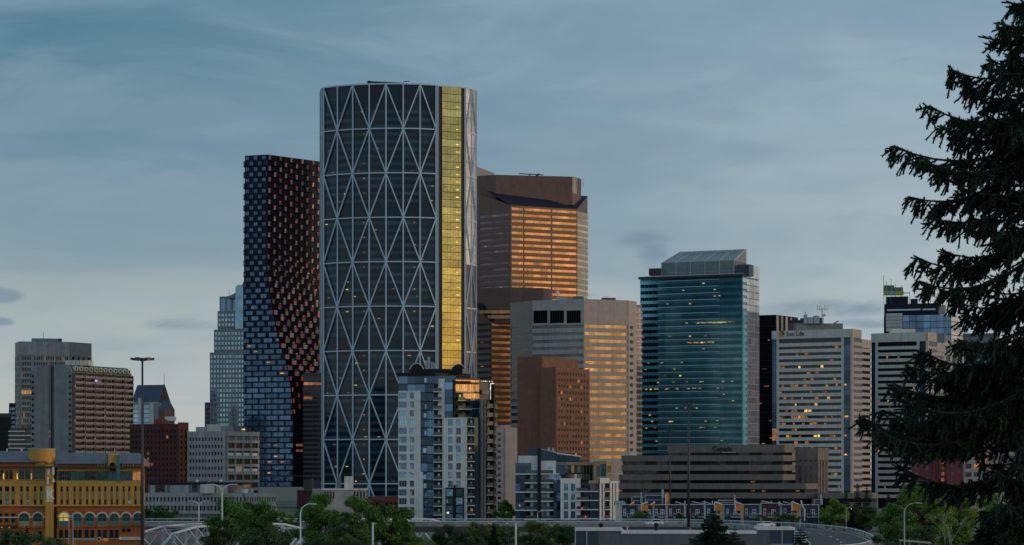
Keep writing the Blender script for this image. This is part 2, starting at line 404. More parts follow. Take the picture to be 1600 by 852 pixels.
# ------------------------------------------------------------------ the curved ramp road on its bridge
RC, RO, RI = (43.6, 627.0), 45.0, 28.0
def ramp_pt(r, s):
    """s < 0: metres left of where the curve starts; s >= 0: degrees round the curve"""
    if s < 0: return (RC[0] + s, RC[1] + r)
    a = R(90 - s); return (RC[0] + r * math.cos(a), RC[1] + r * math.sin(a))
def ramp_z(s):      # road level at the outer edge
    pts = [(-300, 5.65), (-60, 5.65), (0, 5.55), (30, 5.0), (45, 4.65), (68, 3.8), (90, 2.3), (120, 0.9), (140, 0.5)]
    for (a, za), (b, zb) in zip(pts, pts[1:]):
        if s <= b: return za + (zb - za) * (s - a) / (b - a)
    return 0.5
RS = [-170 + 8 * i for i in range(21)] + [-4] + [3 * i for i in range(46)]
def build_ramp():
    m = MB()
    for s in RS:
        (xo, yo), (xi, yi) = ramp_pt(RO, s), ramp_pt(RI, s); z = ramp_z(s)
        m.v += [(xo, yo, z), (xi, yi, z - 0.4), (xi, yi, z - 1.7), (xo, yo, z - 1.3)]
    for k in range(len(RS) - 1):
        a = 4 * k; b = a + 4
        m.f += [(a, a + 1, b + 1, b), (a + 1, a + 2, b + 2, b + 1), (a + 2, a + 3, b + 3, b + 2), (a + 3, a, b, b + 3)]
    m.build('ramp_road', 'asphalt', kind='structure')
    def strip(r0, r1, ss, lift=0.012):
        q = MB()
        for s in ss:
            for r in (r0, r1):
                x, y = ramp_pt(r, s); f = (RO - r) / (RO - RI); q.v.append((x, y, ramp_z(s) - 0.4 * f + lift))
        q.f = [(2 * k, 2 * k + 1, 2 * k + 3, 2 * k + 2) for k in range(len(ss) - 1)]
        return q
    strip(RO - 1.1, RO - 1.35, RS).build('edge_line', 'road_paint', kind='structure')
    strip(RI + 1.35, RI + 1.1, RS).build('edge_line', 'road_paint', kind='structure')
    for k in range(12):
        a = 2 + k * 9; strip(36.9, 36.6, [a, a + 1.5, a + 3.2]).build('lane_dash', 'road_paint', kind='structure')
    # parapet walls with coping rail, panel by panel
    for r, lab, out in ((RO - .35, 'long concrete and steel railing along the far outer edge of the curved ramp', 1), (RI + .35, 'concrete parapet with pale top rail along the near inner edge of the ramp', -1)):
        x, y = ramp_pt(r, 0); root = thing('ramp_railing', lab, 'railing', (x, y, ramp_z(0)))
        f = (RO - r) / (RO - RI)
        P = [(*ramp_pt(r, s), ramp_z(s) - .4 * f) for s in RS]
        for k in range(len(P) - 1):
            p, q = Vector(P[k]), Vector(P[k + 1]); d = (q - p) * 0.01
            hh = 0.62 if RS[k] < 0 else 0.30
            MB().bar(p + d + Vector((0, 0, hh / 2 - .3)), q - d + Vector((0, 0, hh / 2 - .3)), 0.28, hh + .6).build('parapet_panel', 'concrete_grey', root)
            MB().bar(p + Vector((0, 0, 1.30)), q + Vector((0, 0, 1.30)), 0.18, 0.18).build('top_rail', 'steel_pale', root)
            if RS[k] >= -60:
                MB().bar(p + Vector((0, 0, .98)), q + Vector((0, 0, .98)), 0.07, 0.10).build('rail', 'galvanised', root)
                MB().bar(p + Vector((0, 0, .68)), q + Vector((0, 0, .68)), 0.07, 0.10).build('rail', 'galvanised', root)
            for j in range(2 if RS[k] < 0 else 1):
                c = p + (q - p) * (j * .5); MB().bar(c + Vector((0, 0, hh - .1)), c + Vector((0, 0, 1.28)), 0.14, 0.14).build('post', 'galvanised', root)
        g = MB()
        for k in range(len(P) - 1):
            p, q = Vector(P[k]), Vector(P[k + 1]); g.bar(p + Vector((0, 0, -1.15)), q + Vector((0, 0, -1.15)), 0.30, 1.1)
        g.build('fascia_beam', 'concrete_grey', root)
    for i, (s) in enumerate((-150, -118, -86, -54, -22, 20, 50, 80)):
        (xo, yo), (xi, yi) = ramp_pt(RO - 3, s), ramp_pt(RI + 3, s); z = ramp_z(s) - 1.6
        root = thing('ramp_pier', ['first', 'second', 'third', 'fourth', 'fifth', 'sixth', 'seventh', 'eighth'][i] + ' concrete pier from the left under the ramp road', 'pier', ((xo + xi) / 2, (yo + yi) / 2, 0), 'piers under the ramp')
        MB().bar((xo, yo, z - .3), (xi, yi, z - .6), 1.4, 1.2).build('cap_beam', 'concrete_dark', root)
        for x, y in ((xo, yo), (xi, yi)): MB().tube((x, y, -0.5), (x, y, z - .4), .6, n=10).build('column', 'concrete_dark', root)
build_ramp()

# ------------------------------------------------------------------ buildings, from the left
LIT = ['lamp_amber', 'lamp_yellow', 'lamp_dim']

# grey concrete octagonal office tower
def tower_far_left():
    P = chain(25, 1516, (32, -70), (109, 12), (142, 62)); d = P[1][1]
    b = thing('office_tower', 'pale concrete tower with blank crown and narrow slit windows at far left', 'office tower', (P[1][0], d, 0))
    z1 = gz(534.5, d); MB().prism(close(P, 30), 0, z1).build('wall', 'concrete', b)
    for k, (i, n, groups) in enumerate(((0, 2, None), (1, 0, ((33.5, 49, 6), (52, 107, 20))), (2, 4, None))):
        f = Fac(b, P[i], P[i + 1]); z = f.z
        rows = [(gz(562.5 + 8.88 * r, d), gz(556.8 + 8.88 * r, d)) for r in range(17)]
        cols = []
        if groups:
            for a, c, m in groups: cols += even(f.u(a), f.u(c), m, 0.55)
        else: cols = even(0.3, f.L - .3, n, .5)
        def pick(i_, j): 
            if k == 1 and 10 == i_ and j < 6: return 'lamp_amber'
            if k == 1 and rng.random() < .07: return 'lamp_dim'
        f.grid(cols, rows, 'concrete', 'glass_black', o=0.7, z0=rows[-1][0] - 30, z1=gz(556, d), pick=pick)
        f.box('crown_panel', 'concrete', 0, f.L, gz(555.4, d), z1 + .3, 0, 0.55)
    f = Fac(b, P[1], P[2]); f.pb('mechanical_penthouse', 'concrete_grey', 50, 97, 528.4, 534.4, -14, -4)
    f.pb('roof_plant', 'dark_metal', 92, 97, 529, 534.4, -3.9, -2)
    MB().tube((gx(68, d + 8), d + 8, z1), (gx(68, d + 8), d + 8, z1 + 6), .12, n=5).build('antenna', 'dark_metal', b)
tower_far_left()

# grey slab of flats with balconies and a green mansard roof
def slab_flats():
    P = chain(49.5, 1108, (113, -24), (205, 64)); d = P[1][1]
    b = thing('apartment_block', 'grey slab apartment block with blank end wall, rows of balconies and green mansard', 'apartment block', (P[1][0], d, 0))
    zt, ze = gz(569.5, d), gz(581, d)
    e, s = Fac(b, P[0], P[1]), Fac(b, P[1], P[2])
    back = (P[0][0] + P[2][0] - P[1][0], P[0][1] + P[2][1] - P[1][1])
    MB().prism([P[0], P[1], P[2], back], 0, ze).build('wall', 'concrete_grey', b)
    # end wall rises with chamfered shoulders
    c = 2.2; q = [e.pt(0, 0), e.pt(c, 0), e.pt(e.L - c, 0), e.pt(e.L, 0)]
    m = MB()
    for o in (0.25, -0.6):
        m.v += [tuple(e.pt(0, -1, o)), tuple(e.pt(e.L, -1, o)), tuple(e.pt(e.L, ze, o)), tuple(e.pt(e.L - c, zt, o)), tuple(e.pt(c, zt, o)), tuple(e.pt(0, ze, o))]
    m.f = [(0, 1, 2, 3, 4, 5), (11, 10, 9, 8, 7, 6)] + [((i + 1) % 6, i, i + 6, (i + 1) % 6 + 6) for i in range(6)]
    m.build('end_wall', 'concrete_grey', b)
    e.box('stair_slot', 'dark_metal', e.u(77.5), e.u(84.5), 0, zt - .2, 0.2, 0.29)
    e.box('stair_fin', 'concrete_dark', e.u(79.5), e.u(80.6), 0, zt + .3, 0.25, 0.7)
    for py in (672, 680): e.pb('stair_window', 'lamp_dim', 78, 79.3, py, py + 4, .25, .33)
    for r in range(15):
        for px in (52, 110):
            u = e.u(px); z = e.z(588.0 + 9.05 * r, u)
            MB().tube(e.pt(u, z, .2), e.pt(u, z, .32), .68, n=14).build('porthole', 'dark_metal', b)
            MB().tube(e.pt(u, z, .3), e.pt(u, z, .345), .5, n=14).build('porthole_glass', 'glass_black', b)
    # mansard
    w = 1.3; m = MB(); m.v = [tuple(s.pt(0.3, ze, .5)), tuple(s.pt(s.L, ze, .5)), tuple(s.pt(s.L, zt, -w * 1.6)), tuple(s.pt(1.3, zt, -w * 1.6)), tuple(s.pt(0.3, ze, -16)), tuple(s.pt(s.L, ze, -16)), tuple(s.pt(s.L, zt, -15)), tuple(s.pt(1.3, zt, -15))]
    m.f = [(0, 1, 2, 3), (3, 2, 6, 7), (7, 6, 5, 4), (1, 5, 6, 2), (0, 3, 7, 4)]; m.build('mansard_roof', 'green_roof', b)
    for k in range(12):
        u = s.L * (k + .6) / 12.2
        dm = s.box('dormer', 'cream_trim', u - .9, u + .9, ze + .6, ze + 2.3, -.9, .55)
        s.box('dormer_window', 'glass_black', u - .55, u + .55, ze + .8, ze + 2.0, .5, .6, parent=dm)
    zp = [s.z(586.0 + 9.08 * r, 0) for r in range(15)]
    for r, z in enumerate(zp):
        s.box('floor_slab', 'tan_balcony', 0, s.L, z - 1.15, z - .95, 0, 1.5)
        for k in range(6):
            u0, u1 = s.L * k / 6 + .3, s.L * (k + 1) / 6 - .3
            s.box('balcony_parapet', 'tan_balcony', u0 + 1.0, u1 - 1.0, z - .93, z - .15, 1.35, 1.5)
            s.box('balcony_end', 'tan_balcony', u0, u0 + 1.0, z - .93, z - .02, 1.2, 1.62)
            s.box('balcony_end', 'tan_balcony', u1 - 1.0, u1, z - .93, z - .02, 1.2, 1.62)
            mm = 'glass_black'
            if r == 1 and k == 2: mm = 'lamp_violet'
            s.box('balcony_door', mm, u0 + .4, u1 - .4 if mm == 'glass_black' else u0 + 3.2, z - .9, z + 1.0, .02, .08)
            if rng.random() < .08: s.box('lit_room', 'lamp_amber', u0 + .6, u0 + 1.8, z - .2, z + .7, .07, .12)
    for k in range(7):
        u = min(s.L - .2, s.L * k / 6); s.box('fin_wall', 'brown_dark', u, u + .25, 0, ze - .3, 0.1, 1.2)
    m = MB().box(*sorted((gx(104, d + 14), gx(141, d + 14))), d + 10, d + 22, zt, gz(561.5, d)); m.build('lift_house', 'concrete_pale', b)
    for k in range(6): MB().tube((gx(112 + 6 * k, d + 9), d + 9, zt), (gx(112 + 6 * k, d + 9), d + 9, gz(560, d)), .08, n=5).build('roof_post', 'dark_metal', b)
slab_flats()

# two low blocks at the left edge
def left_edge():
    P = chain(-30, 1300, (17, -8)); d = P[0][1]
    b = thing('office_block', 'low black glass block at the left edge of the view', 'office block', (P[0][0], d, 0))
    MB().prism(close(P, 20), 0, gz(646, d)).build('wall', 'dark_metal', b); f = Fac(b, *P)
    f.grid(even(0.2, f.L - .2, 12, .7), [(f.z(652 + 8 * r + 5), f.z(652 + 8 * r)) for r in range(9)], 'black_metal', 'glass_black', o=.2, lit=['lamp_dim'], litp=.04)
    P = chain(15, 1250, (50, -10)); d = P[0][1]
    b = thing('apartment_block', 'low block with pale balcony slabs left of the grey slab tower', 'apartment block', (P[0][0], d, 0))
    MB().prism(close(P, 18), 0, gz(672, d)).build('wall', 'concrete_dark', b); f = Fac(b, *P)
    for r in range(8):
        z = f.z(675 + 6.6 * r); f.box('balcony_slab', 'white_wall', 0, f.L * (.7 + .3 * (r % 2)), z, z + .5, 0, 1.8)
        f.box('window', 'glass_dark', .4, f.L - .4, z + .55, z + 1.9, 0, .1)
    P = chain(14, 1400, (24, -10)); d = P[0][1]
    b = thing('office_block', 'slim blue glass block peeking out behind the low balcony block', 'office block', (P[0][0], d, 0))
    MB().prism(close(P, 12), 0, gz(630, d)).build('wall', 'navy_dark', b); f = Fac(b, *P)
    f.grid(even(.2, f.L - .2, 3, .8), [(f.z(637 + 7 * r + 4), f.z(637 + 7 * r)) for r in range(10)], 'navy_dark', 'glass_blue', o=.15)
left_edge()

# blue-roofed gabled tower
def gabled():
    d0 = 1750; P = chain(205, d0, (247, -18), (266, 50)); d = P[1][1]
    b = thing('office_tower', 'stone office tower with steep blue gabled roof beyond the dark brick block', 'office tower', (P[1][0], d, 0))
    bk = (P[0][0] + P[2][0] - P[1][0], P[0][1] + P[2][1] - P[1][1]); Q = [P[0], P[1], P[2], bk]
    ze, zr = gz(628, d), gz(601, d)
    MB().prism(Q, 0, ze).build('wall', 'concrete', b)
    mid = lambda p, q: ((p[0] + q[0]) / 2, (p[1] + q[1]) / 2)
    a, c = mid(P[1], P[2]), mid(P[0], bk)
    m = MB(); m.v = [(*P[0], ze), (*P[1], ze), (*a, zr), (*c, zr), (*P[2], ze), (*bk, ze)]; m.f = [(0, 1, 2, 3), (3, 2, 4, 5), (1, 4, 2), (0, 3, 5), (0, 5, 4, 1)]
    m.build('roof', 'blue_roof', b)
    f, g = Fac(b, P[0], P[1]), Fac(b, P[1], P[2])
    m = MB(); o = .4
    m.v = [tuple(g.pt(0, ze, o)), tuple(g.pt(g.L, ze, o)), tuple(g.pt(g.L / 2, zr + .6, o)), tuple(g.pt(0, ze, -.4)), tuple(g.pt(g.L, ze, -.4)), tuple(g.pt(g.L / 2, zr + .6, -.4))]
    m.f = [(0, 1, 2), (5, 4, 3), (1, 0, 3, 4), (2, 1, 4, 5), (0, 2, 5, 3)]; m.build('gable', 'brown_dark', b)
    for a_, c_ in ((206, 216), (225, 233)):
        for k in range(6): f.pb('window', 'glass_sky', a_, c_, 633 + k * 7, 638.6 + k * 7, 0, .12)
    f.pb('pilaster', 'concrete_pale', 217, 224, 622, 700, 0, 1.2); f.pb('pilaster', 'concrete_pale', 234, 241, 630, 700, 0, 1.0)
    for k in range(5): g.pb('window', 'glass_black', 250, 262, 634 + k * 8, 637.5 + k * 8, 0, .1)
    MB().tube((*a, zr), (*a, zr + 7.5), .15, n=5).build('antenna', 'dark_metal', b)
    P2 = chain(247, d0 - 22, (257, -18), (273, 50)); z2, zr2 = gz(640, P2[1][1]), gz(626, P2[1][1])
    bk = (P2[0][0] + P2[2][0] - P2[1][0], P2[0][1] + P2[2][1] - P2[1][1]); a, c = mid(P2[1], P2[2]), mid(P2[0], bk)
    MB().prism([P2[0], P2[1], P2[2], bk], 0, z2).build('wing', 'brown_dark', b)
    m = MB(); m.v = [(*P2[0], z2), (*P2[1], z2), (*a, zr2), (*c, zr2), (*P2[2], z2), (*bk, z2)]; m.f = [(0, 1, 2, 3), (3, 2, 4, 5), (1, 4, 2), (0, 3, 5)]; m.build('wing_roof', 'blue_roof', b)
gabled()

# dark red brick block
def dark_brick():
    P = chain(203, 1012, (278, -14), (294, 48)); d = P[1][1]
    b = thing('apartment_block', 'dark maroon brick block with right end coloured as sunlit beside the concrete offices', 'apartment block', (P[1][0], d, 0))
    MB().prism(close(P, 16), 0, gz(664, d)).build('wall', 'maroon_brick', b)
    f, g = Fac(b, P[0], P[1]), Fac(b, P[1], P[2])
    rows = [(f.z(672 + 8.6 * r + 4.6), f.z(672 + 8.6 * r)) for r in range(10)]
    f.grid(even(.4, f.L - .4, 12, .55), rows, 'maroon_brick', 'glass_black', o=.25, z0=rows[-1][0] - 2, z1=gz(662.5, d), lit=['lamp_dim'], litp=.03)
    rows = [(g.z(672 + 8.6 * r + 4.6), g.z(672 + 8.6 * r)) for r in range(10)]
    g.grid(even(.6, g.L - .4, 2, .35), rows, 'red_brick', 'glass_black', o=.25, z0=rows[-1][0] - 2, z1=gz(660, d))  # sunlight on the right end put into a brighter brick colour
    f.pb('lift_house', 'red_brick', 236, 248, 655, 664, -9, -3)
    f.pb('roof_tank', 'white_wall', 240, 252, 650, 656.5, -16, -12)
dark_brick()

# stepped tower with arched crown, behind the twisted tower
def stepped():
    d = 1800
    b = thing('office_tower', 'pale stepped glass tower with arched crown left of the black pixelated tower', 'office tower', (gx(355, d), d, 0))
    tiers = ((328, 551, 700, 0), (334.5, 515, 552, 4), (340, 486, 516, 7), (343, 462, 487, 10))
    for k, (px, y0, y1, set_) in enumerate(tiers):
        P = chain(px, d + set_, (392, -12)); MB().prism(close(P, 34 - set_), 0 if k == 0 else gz(y1 + 3, d), gz(y0, d)).build('tier', 'concrete_grey', b)
        f = Fac(b, *P); n = max(4, int((392 - px) / 4.9))
        if k < 3:
            rows = [(f.z(y0 + 4 + 7.6 * r + 4.4), f.z(y0 + 4 + 7.6 * r)) for r in range(int((y1 - y0 - 3) / 7.6))]
            if rows: f.grid(even(.2, f.L - .2, n, .62), rows, 'concrete_grey', 'glass_sky', o=.25, z0=rows[-1][0] - 1, z1=f.z(y0))
        else:
            for c, e_ in even(.5, f.L - .5, 5, .7): f.box('window', 'glass_blue', c, e_, f.z(y1), f.z(y0 + 5), .05, .12)
    f = Fac(b, *chain(352, d + 2, (392, -12)))
    # barrel roof
    m = MB(); n = 10; pts = []
    for i in range(n + 1):
        t = i / n; pts.append((f.u(352 + 30 * math.sin(t * math.pi / 2) ** .9), f.z(463 - 34 * (1 - math.cos(t * math.pi / 2)) ** .8)))
    pts += [(f.u(392), f.z(428)), (f.u(392), f.z(466)), (f.u(352), f.z(466))]
    for o in (-1, -20): m.v += [tuple(f.pt(u, z, o)) for u, z in pts]
    k = len(pts); m.f = [tuple(range(k - 1, -1, -1)), tuple(range(k, 2 * k))] + [(i, (i + 1) % k, k + (i + 1) % k, k + i) for i in range(k)]
    m.build('barrel_roof', 'concrete_grey', b)
    m = MB(); pts = [(f.u(368), f.z(514)), (f.u(380), f.z(514)), (f.u(380), f.z(450))] + [(f.u(374 + 6 * math.cos(t)), f.z(451 - 6 * math.sin(t))) for t in [math.pi * i / 8 for i in range(9)]] + [(f.u(368), f.z(450))]
    for o in (.3, -.5): m.v += [tuple(f.pt(u, z, o)) for u, z in pts]
    k = len(pts); m.f = [tuple(range(k)), tuple(range(2 * k - 1, k - 1, -1))]; m.build('arched_window', 'glass_sky', b)
    MB().tube((gx(356, d), d + 8, gz(462, d)), (gx(356, d), d + 8, gz(452, d)), .15, n=5).build('antenna', 'dark_metal', b)
    P = chain(320, 1850, (330, -12)); c = thing('office_block', 'slim dark block standing against the stepped glass tower', 'office block', (P[0][0], P[0][1], 0))
    MB().prism(close(P, 14), 0, gz(629, 1850)).build('wall', 'dark_metal', c); f = Fac(c, *P)
    f.grid(even(.2, f.L - .2, 2, .7), [(f.z(634 + 7 * r + 4), f.z(634 + 7 * r)) for r in range(6)], 'dark_metal', 'glass_blue_dark', o=.2)
stepped()

# twisted black pixelated tower
def pixel_tower():
    D0 = 1506
    b = thing('pixelated_tower', 'black twisting tower with chequered windows and orange lit boxes left of the lattice tower', 'office tower', (gx(420, 1500), 1500, 0))
    def corner(y):
        pts = [(240, 418.5), (420, 416.5), (450, 420), (480, 425), (510, 431), (540, 438), (565, 446), (590, 452), (620, 456), (660, 458), (900, 458)]
        for (a, ca), (e, cb) in zip(pts, pts[1:]):
            if y <= e: return ca + (cb - ca) * (y - a) / (e - a)
        return 458
    n = 60; pitch = 8.66
    for i in range(n):
        y0 = 241.5 + pitch * i; y1 = y0 + pitch; ym = (y0 + y1) / 2; c = corner(ym); odd = i % 2
        left = 380.3 + (0 if odd else 2.2) * max(0, 1 - i / 34)
        P = chain(left, D0, (c, -23), (516, 50)); dd = P[1][1]
        z0, z1 = gz(y1, dd), gz(y0, dd)
        MB().prism([P[0], P[1], P[2], (P[2][0] - 4, P[2][1] + 10), (P[0][0] + 4, P[2][1] + 10)], z0, z1 - .02).build('floor_block', 'navy_dark', b)
        f, g = Fac(b, P[0], P[1]), Fac(b, P[1], P[2])
        t = min(1, max(0, (ym - 400) / 190)); pw = 13.1 + 7.2 * t; fr = .44 + .42 * t
        hh = .60 + .12 * t
        j = -1
        while True:
            a = 380 + pw * (j + .28 + .5 * odd); e = a + pw * fr; j += 1
            if a > c - 1.2: break
            a, e = max(a, left + .6), min(e, c - .4)
            if e - a < 1.2: continue
            mm = 'glass_pixel'
            zc = (z0 + z1) / 2; h = (z1 - z0) * hh / 2
            w_ = f.box('window', mm, f.u(a), f.u(e), zc - h, zc + h, 0, .06)
            f.box('mullion', 'navy_dark', f.u((a + e) / 2) - .08, f.u((a + e) / 2) + .08, zc - h, zc + h, .05, .12, parent=w_)
            if i > 30 and rng.random() < .07: f.box('lit_room', 'lamp_amber', f.u(a) + 1, f.u(a) + rng.uniform(2, 3.5), zc - h * .1, zc + h * .35, .05, .1, parent=w_)
            if t < .7: f.box('window_reveal', 'navy_dark', f.u(e) + .02, f.u(e) + .3, zc - h - .2, zc + h + .2, 0, .45)
        # right-hand side: projecting boxes, each with window glow and red reveal put into the colour
        if i <= 46:
            j = 0; cell = 17.0
            wv = 2.2 + 3.6 * min(1, max(0, (ym - 430) / 110))
            lit = ym < 592
            while True:
                a = c + 1.2 + cell * (j + .5 * odd); j += 1
                if a > 503: break
                ua, ub, uc = g.u(a), g.u(a + wv), g.u(a + cell * .52)
                zc = (z0 + z1) / 2; h = (z1 - z0) * .47
                if lit:
                    g.box('bay_window', 'blind_glow', ua + .12, ub, zc - h * .8, zc + h * .8, .2, .75)
                g.box('red_reveal', 'red_glow', ua - .12, ua + .2, (zc + h * .1) if ym < 470 else zc - h * .6, zc + h * .9, .2, .78 if lit else 1.2)
                g.box('bay_box', 'navy_dark', ub + .1, uc, zc - h * 1.05, zc + h * .5, .1, 1.5)
                if lit and ym > 400: g.box('bay_sill_window', 'blind_glow', uc + .6, uc + 2.6, zc - h, zc - h * .45, .15, .5)
        if i > 44:
            g.box('shade_bay', 'black_metal', .5, g.L - 1, z0 + .5, z1 - .5, .05, .4)  # black panels stand in for the shade on the lower face
            if i in (52, 53): g.pb('lit_lobby', 'lamp_dim', c + 4, c + 14, y0 + 2, y1 - 3, .4, .5)
pixel_tower()
# concrete offices with punched windows and deep loggias
def concrete_office():
    P = chain(293.5, 1010, (352.5, -18), (404, 54)); d = P[1][1]
    b = thing('office_block', 'grey concrete office block with small square windows and deep loggias at its right', 'office block', (P[1][0], d, 0))
    MB().prism(close(P, 22), 0, gz(677, d)).build('wall', 'concrete_dark', b)
    f, g = Fac(b, P[0], P[1]), Fac(b, P[1], P[2])
    rows = [(f.z(684 + 11.3 * r + 5.2), f.z(684 + 11.3 * r)) for r in range(7)]
    f.grid(even(.6, f.L - .8, 11, .52), rows, 'concrete', 'glass_black', o=.5, z0=rows[-1][0] - 4, z1=gz(674, d), lit=['lamp_dim'], litp=.03)
    g.box('parapet', 'concrete', 0, g.L, g.z(681, 0), gz(674, d), 0, .6)
    for r in range(7):
        z = g.z(688 + 12.4 * r, 0); zl = g.z(688 + 12.4 * (r + 1), 0)
        g.box('floor_band', 'concrete', 0, g.L, z - 1.0, z, 0, .6)
        for k, (a, c) in enumerate(even(.8, g.L - .3, 4, .84)):
            g.box('loggia_glass', 'lamp_dim' if (r, k) in ((3, 1), (5, 2)) else 'glass_black', a, c, zl + .1, z - 1.0, 0, .05)
            if r in (1, 3) : g.box('loggia_blind', 'white_wall', a + .2, c - .2, zl + .2, zl + 1.3, .05, .12)
    for k in range(5):
        u = .8 + (g.L - 1.1) * k / 4; g.box('loggia_pier', 'concrete', u - .45, u + .1, rows[-1][0] - 6, g.z(681, 0), 0, .55)
    f.pb('roof_plant', 'concrete_pale', 318, 341, 663, 676, -10, -3); f.pb('roof_plant', 'galvanised', 301, 317, 667, 676, -9, -3)
    g.pb('roof_plant', 'metal_blue', 360, 393, 665.5, 676, -9, -3, ref=352); f.pb('roof_plant', 'concrete_grey', 342, 352, 666, 676, -8, -2)
    g.pb('roof_lamp', 'lamp_yellow', 386, 391, 669, 671.5, -2.9, -2.7, ref=352)
concrete_office()

# long low concrete building with finned windows
def low_concrete():
    P = chain(222, 905, (380, -13), (430, 33)); d = P[1][1]
    b = thing('library_block', 'long low pale concrete building with rows of finned windows above the truss bridge', 'concrete building', (P[1][0], d, 0))
    MB().prism(close(P, 30), 3.2, gz(771, d) - .2).build('wall', 'concrete_dark', b)
    MB().prism(close([(p[0], p[1] + 5) for p in P], 24), 0, 3.3).build('shaded_undercroft', 'black_metal', b)  # black walls stand in for the shade under the building
    for k, (i, n) in enumerate(((0, 28), (1, 13))):
        f = Fac(b, P[i], P[i + 1]); mm = 'concrete'
        zs = [gz(y, d) for y in (770.6, 777.2, 784.2, 790.6, 798.2, 803.4)]
        for a, c in ((0, 1), (2, 3), (4, 5)): f.box('concrete_band', mm, 0, f.L, zs[c], zs[a], 0, .8)
        for a, c in ((1, 2), (3, 4)):
            for j, (u0, u1) in enumerate(even(0, f.L, n, .48)):
                f.box('window', 'glass_black', u0, u1, zs[c], zs[a], .1, .14)
                f.box('fin', mm, u1, u1 + f.L / n * .5, zs[c], zs[a], 0, .72)
        for u0, u1 in even(0, f.L, n // 2, .12): f.box('rib', 'concrete_dark', u0, u1, zs[4], zs[3], .8, .9)
        for j in range(5):
            u = f.L * (j + .5) / 5; f.box('column', 'concrete_dark', u - .4, u + .4, 0, 3.3, -1.5, -.7)
    f = Fac(b, P[0], P[1])
    f.pb('penthouse', 'concrete_dark', 222, 355, 756, 771.2, -16, -6)
    for a, c in ((226, 233), (249, 252), (257, 286), (304, 335)): f.pb('penthouse_panel', 'concrete', a, c, 758.5, 771, -6, -5.6)
    for a, c in ((234, 248), (291, 299)): f.pb('penthouse_window', 'glass_dark', a, c, 758, 768, -6, -5.85)
    f.pb('roof_edge', 'navy_dark', 221, 371, 753.8, 757.2, -17, -5.5)
    g = Fac(b, P[1], P[2]); g.pb('penthouse', 'concrete_pale', 333, 349, 757, 771, -10, -7, ref=380); g.pb('penthouse', 'beige_stone', 352, 370, 758, 771, -10, -7, ref=380)
    for px in (308, 345): MB().ball((gx(px, d + 10), d + 10, gz(752, d)), .55).build('roof_vent', 'steel_pale', b)
    for px, w_ in ((386, 5), (392, 6), (400, 4)): g.pb('roof_unit', 'white_wall' if w_ == 6 else 'galvanised', px - w_, px, 764.5, 771, -4, -2, ref=380)
low_concrete()

# brick shed, concrete block with flue, and red-brick frontage under the lattice tower
def mid_low():
    P = chain(464, 960, (490, -10)); d = 960
    b = thing('brick_block', 'low brown brick block left of the concrete block with flue', 'brick building', (P[0][0], d, 0))
    MB().prism(close(P, 12), 0, gz(766.5, d)).build('wall', 'maroon_brick', b); f = Fac(b, *P)
    f.box('coping', 'brown_dark', -.1, f.L + .1, gz(767, d), gz(765.6, d), -.3, .25)
    P = chain(488, 950, (503, -28), (574, 4)); d = P[1][1]
    b = thing('concrete_block', 'low pale concrete block with square flue and slot windows before the lattice tower', 'concrete building', (P[1][0], d, 0))
    MB().prism(close(P, 14), 0, gz(764, d)).build('wall', 'concrete', b); f = Fac(b, P[1], P[2])
    for a in (507, 511.5, 516, 520.5, 553, 558, 563, 568): f.pb('slot_window', 'glass_black', a, a + 2, 768, 779, -.02, .06)
    f.box('parapet', 'concrete_pale', -.2, f.L + .2, gz(766, d), gz(763.2, d), -.4, .3)
    f.pb('flue', 'concrete_pale', 538, 552, 744.5, 764.4, -6, -2.5); f.pb('flue', 'concrete_dark', 526, 533, 745, 764.4, -7, -4)
    MB().tube((gx(486, d), d + 5, gz(766, d)), (gx(486, d), d + 5, gz(748, d)), .8, .5, n=8).build('roof_tank', 'dark_metal', b)
    P = chain(570, 1050, (624, -6)); d = 1050
    b = thing('brick_block', 'low red brick frontage at the foot of the lattice tower', 'brick building', (P[0][0], d, 0))
    MB().prism(close(P, 10), 0, gz(776, d)).build('wall', 'red_brick', b); f = Fac(b, *P)
    f.pb('sign_board', 'brown_dark', 583, 603, 777, 782, 0, .2)
    for k in range(7): f.pb('window', 'glass_black', 574 + 7 * k, 578 + 7 * k, 785, 795, 0, .08)
    P = chain(474, 1330, (502, -8)); d = 1330
    b = thing('office_block', 'dark banded office slab between the pixelated and lattice towers', 'office block', (P[0][0], d, 0))
    MB().prism(close(P, 16), 0, gz(583, d)).build('wall', 'dark_metal', b); f = Fac(b, *P)
    rows = [(f.z(590 + 7.4 * r + 4.4), f.z(590 + 7.4 * r)) for r in range(22)]
    f.grid([(0.1, f.L * .5), (f.L * .5 + .2, f.L - .1)], rows, 'dark_metal', 'glass_dark', o=.2, z0=rows[-1][0], z1=gz(584, d), piers=False, pick=lambda i, j: 'lamp_dim' if i in (17, 20) and rng.random() < .8 else None)
mid_low()

